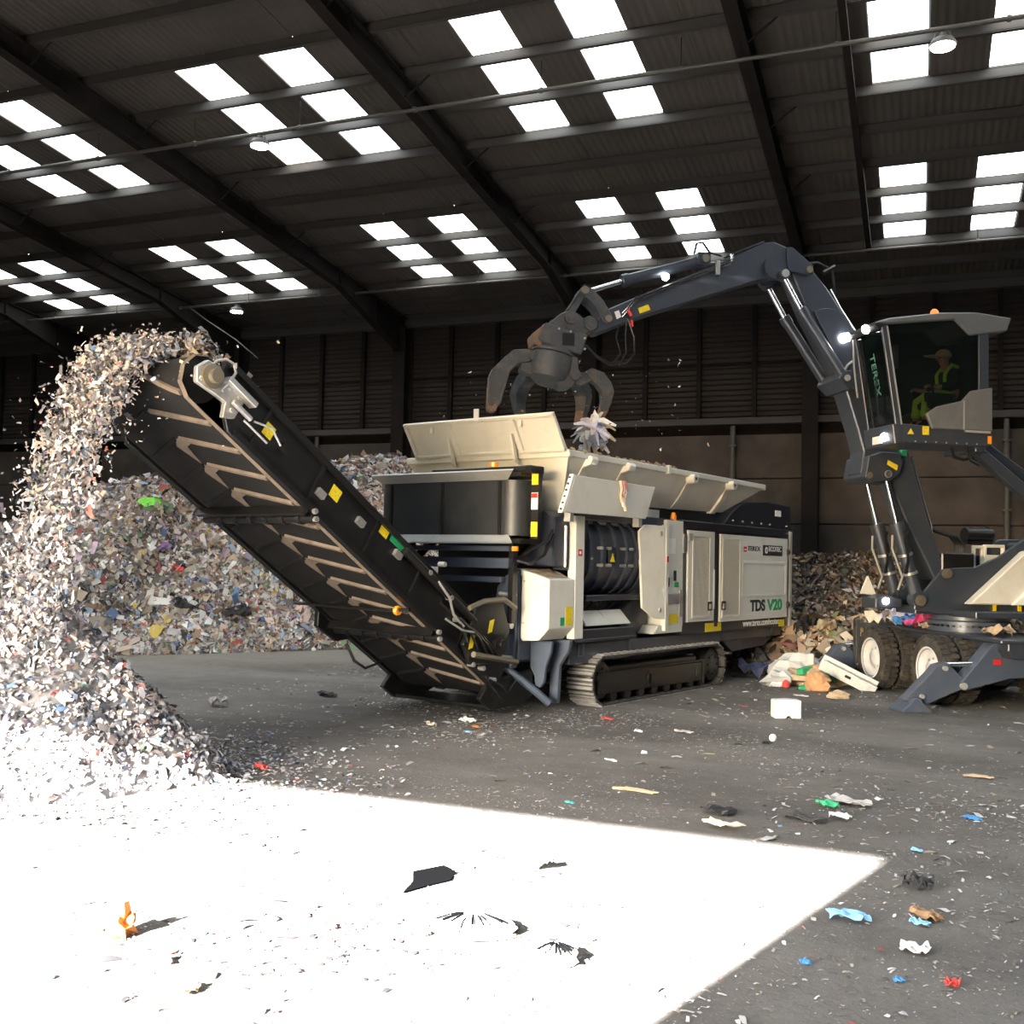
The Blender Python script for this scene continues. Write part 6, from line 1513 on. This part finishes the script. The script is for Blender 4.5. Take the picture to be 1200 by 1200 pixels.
S('green_cloth', (0.9, 0.5), 'darkgrey', -2.9, 20.1, 'dull dark cloth draped over the brown spill', 0.9, z=0.15)
S('tan_cloth', (0.8, 0.4), 'tan', -1.6, 20.4, 'tan cloth lying across the top of the brown spill', 0.8, z=0.78)
S('black_bag', (0.6, 0.4), 'black', -2.0, 20.7, 'shiny black bag sticking out of the brown spill', 1.2, z=0.7)
# --- rubbish lying on the handler's chassis deck
def U2W(a, l, z):
    p = UM @ Vector((a, l, z)); th = math.radians(-148.6007)
    return (MH_LOC[0] + p.x * math.cos(th) - p.y * math.sin(th), MH_LOC[1] + p.x * math.sin(th) + p.y * math.cos(th), p.z)
for nm, col, sz, a, l, cr, lab, cat in (('newspaper', 'cream', (0.66, 0.5), -1.72, 0.60, 0.32, 'crumpled cream newspaper on the end of the handler chassis', 'newspaper'), ('lilac_sheet', 'lilac', (0.9, 0.5), -1.2, 0.50, 0.42, 'lilac white printed sheet draped on the handler chassis', 'paper'),
                                        ('blue_bag', 'blue', (0.5, 0.36), -0.78, 0.60, 0.4, 'blue plastic bag on the chassis beside the pink bag', 'bag'), ('pink_bag', 'pink', (0.6, 0.4), -0.5, 0.55, 0.5, 'bright pink plastic bag in front of the slewing ring', 'bag'),
                                        ('orange_scrap', 'kraft', (0.25, 0.2), -1.1, 0.6, 0.5, 'orange brown scrap under the lilac sheet on the chassis', 'litter'), ('cream_scrap', 'cream', (0.3, 0.2), -0.15, 0.62, 0.4, 'cream scrap at the foot of the slewing ring', 'litter'), ('brown_rag', 'tan', (0.5, 0.35), 1.3, 0.3, 0.35, 'light brown rag on the chassis right of the slewing ring', 'rag')):
    x, y, z = U2W(a, l, 1.064); S(nm, (sz[0] * 1.15, sz[1] * 1.1), col, x, y, lab, cr * 1.6, z=z, rz=1.0, cat=cat)
# --- floor in front
FL = [
 ('blue_shreds', 'sky', (0.26, 0.12), -0.36, 6.33, 'bright blue shredded plastic on the floor right of the sunlit patch', 0.5), ('blue_scrap', 'sky', (0.13, 0.07), 0.02, 6.42, 'blue scrap below a brown rag on the right floor', 0.5),
 ('brown_rag', 'brown', (0.2, 0.13), 0.05, 6.56, 'brown rag with a blue scrap beside it on the right floor', 0.6), ('white_paper', 'white', (0.16, 0.12), -0.01, 5.95, 'torn white paper on the floor near the right edge', 0.5),
 ('red_wrapper', 'red', (0.07, 0.07), 0.16, 5.55, 'small red and white wrapper low on the right floor', 0.7), ('blue_fleck', 'blue', (0.06, 0.05), -0.52, 5.55, 'small blue scrap just right of the sunlit edge', 0.5), ('blue_fleck', 'blue', (0.06, 0.04), -0.08, 5.5, 'small dark blue scrap left of the red wrapper', 0.5),
 ('green_scrap', 'green', (0.2, 0.13), -0.7, 9.2, 'green plastic scrap beside a grey film on the floor', 0.5), ('grey_film', 'grey', (0.42, 0.2), -0.55, 9.4, 'grey film beside the green scrap on the floor', 0.4), ('white_scrap', 'white', (0.2, 0.12), -0.58, 8.82, 'white scrap below the grey film', 0.5),
 ('beige_paper', 'cream', (0.34, 0.14), -1.38, 8.1, 'beige torn paper just beyond the sunlit edge', 0.5), ('black_rag', 'black', (0.3, 0.16), -1.5, 8.55, 'black rag beyond the beige torn paper', 0.5), ('dark_rag', 'darkgrey', (0.36, 0.14), -0.82, 8.65, 'dark rag left of the white scrap', 0.5),
 ('brown_strip', 'tan', (0.45, 0.1), -2.32, 9.05, 'pale brown strip on the floor before the tracks', 0.2), ('blue_fleck', 'blue', (0.16, 0.09), 0.42, 9.3, 'blue scrap at the right beside dark litter', 0.4), ('pale_blue_scrap', 'sky', (0.1, 0.06), 0.0, 8.05, 'pale blue scrap right of the sunlit corner', 0.4),
 ('dark_tuft', 'darkgrey', (0.2, 0.14), 0.0, 7.15, 'dark tuft right of the sunlit corner', 0.9), ('teal_fleck', 'teal', (0.09, 0.05), -2.7, 8.35, 'teal scrap just beyond the sunlit edge', 0.4), ('tan_scrap', 'tan', (0.3, 0.12), 0.55, 11.2, 'tan scrap on the right floor before the outrigger', 0.2),
 ('grey_lump', 'grey', (0.36, 0.22), -8.62, 11.5, 'grey crumpled film alone on the left floor', 0.9), ('black_rag', 'black', (0.5, 0.18), -7.95, 13.1, 'black rag lying before the conveyor tail', 0.4), ('white_film', 'white', (0.34, 0.18), -7.1, 13.55, 'white film scrap close to the conveyor tail', 0.6),
 ('white_scrap', 'white', (0.28, 0.12), -5.2, 11.9, 'white scrap on the pale gritty patch', 0.5), ('beige_scrap', 'cream', (0.14, 0.1), -5.45, 11.4, 'beige scrap left of the orange scrap', 0.7), ('orange_scrap', 'orange', (0.16, 0.08), -4.92, 11.5, 'orange scrap on the floor before the tracks', 0.5), ('blue_fleck', 'sky', (0.09, 0.06), -4.88, 11.2, 'blue scrap just below the orange scrap', 0.4),
 ('red_scrap', 'red', (0.16, 0.1), -5.72, 8.3, 'red scrap at the right foot of the shred cone', 0.6), ('lime_scrap', 'lime', (0.1, 0.07), -6.0, 7.85, 'lime green scrap at the foot of the shred cone', 0.6), ('yellow_fleck', 'yellow', (0.09, 0.06), -5.85, 7.9, 'yellow scrap at the foot of the shred cone', 0.5), ('red_fleck', 'red', (0.2, 0.08), -3.72, 13.0, 'red scrap lying beside the track end', 0.3),
 ('white_scrap', 'white', (0.12, 0.06), -3.1, 12.2, 'white scrap on the floor in front of the track', 0.5), ('grey_scrap', 'grey', (0.3, 0.1), -2.6, 12.4, 'grey shreds on the floor right of the white scrap', 0.5), ('white_strip', 'white', (0.16, 0.05), -2.9, 10.3, 'white strip lying before the tracks', 0.3),
 ('brown_leaf', 'tan', (0.09, 0.12), -3.1, 3.98, 'pale brown leaf shaped scrap low on the sunlit floor', 0.5), ('dark_leaf', 'purple', (0.1, 0.05), -3.42, 4.22, 'dark curled scrap on the sunlit floor', 0.6), ('red_leaf', 'red', (0.03, 0.06), -3.48, 4.32, 'thin red scrap beside the dark curled scrap', 0.4),
 ('blue_fleck', 'blue', (0.05, 0.03), -3.5, 4.6, 'tiny blue scrap on the sunlit floor', 0.4), ('red_brown_scrap', 'red', (0.09, 0.05), -2.95, 4.97, 'dark red scrap among small bits on the sunlit floor', 0.5), ('brown_fleck', 'kraft', (0.04, 0.04), -4.02, 4.43, 'small brown scrap left of the orange paper', 0.5), ('dark_square', 'darkgrey', (0.08, 0.06), -2.45, 5.1, 'dark square scrap left of the crumpled white bag', 0.2),
 ('blue_fleck', 'blue', (0.05, 0.03), -3.78, 3.85, 'tiny blue scrap at the left of the sunlit floor', 0.3), ('white_tuft', 'white', (0.2, 0.14), -2.3, 6.5, 'white tuft of torn paper in the sun', 1.0), ('dark_sliver', 'darkgrey', (0.14, 0.04), -2.62, 4.95, 'dark thin sliver on the sunlit floor', 0.2), ('black_sliver', 'black', (0.1, 0.08), -2.05, 5.35, 'black scrap at the right end of the crumpled white bag', 0.5), ('brown_sliver', 'kraft', (0.08, 0.04), -2.02, 5.25, 'brown scrap below the black scrap beside the white bag', 0.4)]
for nm, col, sz, x, y, lab, cr in FL: S(nm, sz, col, x, y, lab, cr, rz=VR + rnd.uniform(-0.3, 0.3))
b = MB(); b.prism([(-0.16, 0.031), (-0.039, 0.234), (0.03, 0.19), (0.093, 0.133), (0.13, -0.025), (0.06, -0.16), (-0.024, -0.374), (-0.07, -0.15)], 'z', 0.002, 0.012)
put(b.build('black_rubber_sheet', mat('matt_black_rubber_and_crease_shade', (0.0022, 0.0022, 0.0024), 1.0, spec=0.0)), -2.838, 6.021, 0, 0, 'flat black rubber offcut with a pointed end on the sunlit floor', 'rubber sheet')
Lp('orange_paper', (0.17, 0.12, 0.15), 'orange', -3.88, 4.42, 'crumpled orange paper casting a long shadow on the sunlit floor', rough=0.7)
def pleated_bag(x, y, w, dpt, h, folds, label, seed):
    r = random.Random(seed)
    t = lump_piece('white_plastic_bag', (w, dpt, h), SC['white'], seed, 0.25); put(t, x, y, 0, 0.3, label, 'bag')
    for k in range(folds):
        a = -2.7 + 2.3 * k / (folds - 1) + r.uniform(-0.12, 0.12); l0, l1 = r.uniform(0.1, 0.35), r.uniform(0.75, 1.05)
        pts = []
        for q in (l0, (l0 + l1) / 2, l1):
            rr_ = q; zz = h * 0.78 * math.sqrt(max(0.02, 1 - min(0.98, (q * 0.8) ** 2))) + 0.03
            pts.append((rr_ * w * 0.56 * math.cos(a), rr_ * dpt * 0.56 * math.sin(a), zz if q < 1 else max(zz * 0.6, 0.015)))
        b = MB(); b.tube(pts, r.uniform(0.003, 0.007), 5); b.build('painted_crease_shade', M_CREASE_SHADE, t)  # thin black tubes laid on the bag to stand for crease shade
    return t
M_CREASE_SHADE = mat('matt_black_rubber_and_crease_shade', (0.0022, 0.0022, 0.0024), 1.0, spec=0.0)  # black of the painted crease shade, shared with the rubber sheet
pleated_bag(-2.22, 5.22, 0.42, 0.34, 0.12, 9, 'large white plastic bag with painted radiating crease shade on the sunlit floor', 301)
pleated_bag(-1.68, 5.02, 0.22, 0.2, 0.1, 10, 'small white plastic bag with painted radiating crease shade right of the large one', 302)
# --- rubbish picked out on the big heap
for nm, col, sz, px, py, lab in (('lime_bag', 'lime', (0.5, 0.36), -15.4, 17.9, 'lime green plastic bag on the face of the big heap'), ('red_bag', 'red', (0.3, 0.2), -14.7, 18.0, 'red plastic scrap right of the lime bag on the heap'), ('purple_bag', 'purple', (0.5, 0.3), -15.0, 17.8, 'purple grey bag just below the lime bag'),
                                 ('blue_bag', 'blue', (0.36, 0.26), -20.0, 20.6, 'blue plastic scrap high on the left shoulder of the heap'), ('orange_bag', 'orange', (0.34, 0.2), -17.0, 16.6, 'orange plastic scrap half way up the heap'), ('yellow_lump', 'yellow', (0.24, 0.2), -15.6, 15.95, 'yellow scrap low on the heap'), ('black_bag', 'black', (0.7, 0.36), -13.4, 18.3, 'black bag low on the right of the heap'), ('black_bag', 'black', (0.5, 0.4), -14.1, 17.6, 'black bag near the foot of the heap centre'),
                                 ('blue_scrap', 'blue', (0.3, 0.16), -14.6, 16.2, 'blue scrap at the very foot of the heap')):
    zz = float(heap_left(np.array([px]), np.array([py]))[0]); S(nm, sz, col, px, py, lab, 0.6, z=zz + 0.02, tilt=(0.55, 0), rz=0.5, cat='bag' if 'bag' in nm else 'litter')
# --- film bundle dropping from the right claw, ribbon hanging on the hopper
fbp = empty('film_bundle', tuple(sh2w(np.array(-0.62), np.array(0.95), np.array(4.02)))); tag(fbp, 'tangled bundle of pale lilac film hanging from the right claw', 'plastic film')
r_ = random.Random(5)
for k in range(46):
    d = Vector((r_.gauss(0, 1), r_.gauss(0, 1), r_.gauss(-0.25, 0.9))).normalized(); Lk = r_.uniform(0.18, 0.44)
    o0 = Vector((r_.uniform(-0.07, 0.07), r_.uniform(-0.07, 0.07), r_.uniform(-0.1, 0.12)))
    w = d.orthogonal().normalized() * r_.uniform(0.015, 0.05)
    p1 = o0 + d * Lk * 0.5 + Vector((0, 0, 0.02)); p2 = o0 + d * Lk + Vector((0, 0, -0.05))
    b = MB(); b.add([o0 - w, o0 + w, p1 + w * 1.3, p1 - w * 1.3, p2 + w * 0.5, p2 - w * 0.5], [(0, 1, 2, 3), (3, 2, 4, 5)])
    o = b.build('film_strip', [SC['lilac'], SC['white'], SC['lilac'], SC['white'], M_FILM, SC['grey'], SC['tan']][k % 7], fbp); s_ = o.modifiers.new('thickness', 'SOLIDIFY'); s_.thickness = 0.005
for k, (dx, dy, dz, sz_, c_) in enumerate(((0.0, 0.0, -0.12, (0.26, 0.24, 0.26), 'lilac'), (-0.12, 0.05, -0.2, (0.2, 0.18, 0.2), 'white'), (0.1, -0.04, -0.28, (0.22, 0.2, 0.18), 'grey'), (-0.16, 0.02, -0.36, (0.14, 0.14, 0.12), 'white'), (0.02, 0.0, 0.06, (0.14, 0.14, 0.18), 'white'))):
    o = lump_piece('film_wad', sz_, SC[c_], 60 + k, 0.7); o.parent = fbp; o.location = (dx, dy, dz)
for k in range(14):
    b = MB(); x, y = r_.uniform(-0.12, 0.12), r_.uniform(-0.12, 0.12); b.tube([(x, y, -0.1), (x + r_.uniform(-0.05, 0.05), y, -0.3), (x + r_.uniform(-0.08, 0.08), y, -0.48)], 0.012, 5); b.build('hanging_strand', SC['cream' if k % 2 else 'tan'], fbp)
rib = empty('plastic_ribbon', tuple(sh2w(np.array(0.2), np.array(0.42), np.array(3.15)))); rib.rotation_euler = (0, 0, -math.radians(15.4)); tag(rib, 'red and white plastic ribbon hanging over the folded hopper side flap', 'ribbon')
for k, (c_, y0, l_) in enumerate((('red', 0.0, 0.22), ('red', 0.06, 0.16), ('cream', 0.08, 0.4), ('white', 0.03, 0.34), ('red', 0.1, 0.12), ('cream', -0.02, 0.28))):
    b = MB(); b.tube([(0.0, y0, 0.02), (0.015, y0 + 0.02, -0.1), (0.01, y0 - 0.01, -0.2 * l_ / 0.3), (0.012, y0 + 0.03, -l_)], 0.022, 6); b.build('ribbon_strand', SC[c_], rib, smooth=True)

# ------------------------------------------------------------------ fine litter over the whole floor
PAL_FLK = np.array([(0.55, 0.53, 0.50), (0.42, 0.38, 0.33), (0.30, 0.25, 0.20), (0.62, 0.62, 0.64), (0.16, 0.14, 0.12), (0.11, 0.10, 0.10), (0.15, 0.3, 0.5), (0.5, 0.1, 0.08), (0.45, 0.4, 0.2)])
W_FLK = np.array([10, 10, 8, 5, 10, 6, 0.7, 0.4, 0.6])
def flakes(n, x0, x1, y0, y1, sz, dens=None, seed=0):
    x = x0 + (x1 - x0) * rg.random(n); y = y0 + (y1 - y0) * rg.random(n)
    if dens is not None:
        k = rg.random(n) < np.clip((vnoise(x, y, seed, dens, 3) - 0.38) * 3.2, 0.04, 1); x, y = x[k], y[k]
    P = np.stack([x, y, np.full(len(x), 0.006)], axis=1)
    return scatter(P, np.tile(np.array([0, 0, 1.0]), (len(x), 1)), sz, PAL_FLK, W_FLK, rg, 0.9, 3.2, 0.25)
parts = [flakes(26000, -5.0, 2.2, 4.2, 13, (0.005, 0.021), 0.9, 2), flakes(1100, -1.2, 2.0, 4.6, 11, (0.015, 0.04), 0.6, 12), flakes(9000, -10, 3, 9, 22, (0.014, 0.045), 0.5, 4), flakes(1500, -9, 2.5, 6, 19, (0.025, 0.07), 0.4, 6), flakes(5000, -7.5, -3.0, 10.5, 13.8, (0.012, 0.035), 0.8, 8), flakes(700, -5.0, -0.8, 3.5, 7.5, (0.008, 0.03), 0.6, 10)]
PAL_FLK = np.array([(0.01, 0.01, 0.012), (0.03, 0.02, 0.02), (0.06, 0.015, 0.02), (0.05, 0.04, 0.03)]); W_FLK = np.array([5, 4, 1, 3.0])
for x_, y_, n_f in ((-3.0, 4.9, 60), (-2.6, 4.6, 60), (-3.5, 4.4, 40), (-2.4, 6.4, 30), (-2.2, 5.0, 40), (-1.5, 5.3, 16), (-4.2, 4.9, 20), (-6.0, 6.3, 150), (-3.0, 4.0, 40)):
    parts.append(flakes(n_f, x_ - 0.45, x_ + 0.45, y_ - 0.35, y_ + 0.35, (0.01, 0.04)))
stuff_object('floor_litter', parts, M_SHRED, 'fine litter of pale and dark flecks strewn over the dirty floor', 'litter')
# ------------------------------------------------------------------ conduits and lamps under the roof
def conduit(y, z, label):
    b = MB(); b.cyl((X0 + 0.5, y, z), (X1 - 0.5, y, z), 0.035, n=10)
    o = b.build('conduit_pipe', M_PIPE, smooth=True); tag(o, label, 'pipe', 'conduit pipes under the roof')
    x = X0 + 1.2
    while x < X1 - 1:
        b = MB(); b.cyl((x, y, z), (x, y, zs(y) - 0.15), 0.008, n=5); b.build('hanger_wire', M_STEEL_DARK, o)
        b = MB(); b.lathe([(0.05, -0.03), (0.05, 0.03)], (x, y, z), (1, 0, 0), 10); b.build('pipe_clip', M_PIPE, o)
        x += 2.4
    return o
conduit(16.2, 10.02, 'long thin conduit pipe slung under the nearer rooflights')
conduit(24.7, 9.3, 'long thin conduit pipe slung under the farther rooflights by the wall')
b = MB(); b.add([(-1.15, 2.0, zs(2.0) - 0.24), (-1.03, 2.0, zs(2.0) - 0.24), (-1.03, 25.2, zs(25.2) - 0.24), (-1.15, 25.2, zs(25.2) - 0.24), (-1.15, 2.0, zs(2.0) - 0.36), (-1.03, 2.0, zs(2.0) - 0.36), (-1.03, 25.2, zs(25.2) - 0.36), (-1.15, 25.2, zs(25.2) - 0.36)],
              [(0, 1, 2, 3), (7, 6, 5, 4), (0, 4, 5, 1), (1, 5, 6, 2), (2, 6, 7, 3), (3, 7, 4, 0)])
tag(b.build('cable_trunking', M_STEEL_DARK), 'dark straight cable trunking running down the roof slope above the cab', 'trunking')
M_HB = mat('lit_high_bay', (1, 1, 1), 0.3, emit=(0.93, 0.97, 1.0), emit_s=60.0)
for x, y, z, lab in ((-11.67, 16.2, 9.98, 'lit round high bay lamp beside the left bay rooflights'), (-18.4, 24.7, 9.25, 'lit round high bay lamp far left by the back wall'), (0.31, 16.2, 9.95, 'lit round high bay lamp between the rooflights at the top right')):
    t = empty('high_bay_lamp', (x, y, z)); tag(t, lab, 'lamp', 'high bay lamps under the roof')
    b = MB(); b.lathe([(0.05, 0.0), (0.06, -0.06), (0.15, -0.1), (0.19, -0.16), (0.19, -0.2)], (0, 0, 0), (0, 0, 1), 20); b.build('lamp_housing', M_PIPE, t, smooth=True)
    b = MB(); b.cyl((0, 0, -0.215), (0, 0, -0.2), 0.17, n=20); b.build('lamp_lens', M_HB, t)
    b = MB(); b.tube([(-0.12, 0, -0.1), (-0.1, 0, 0.0), (0, 0, 0.06), (0.1, 0, 0.0), (0.12, 0, -0.1)], 0.012, 6); b.build('lamp_bracket', M_PIPE, t, smooth=True)
# dangling chain end at the left by the back wall
b = MB(); b.tube([(-20.1, 24.7, 9.3), (-19.6, 25.0, 8.9), (-18.9, 25.4, 8.4), (-18.4, 25.8, 7.9)], 0.02, 6)
tag(b.build('slack_cable', M_PIPE, smooth=True), 'slack cable hanging from the farther conduit near the left lamp', 'cable')
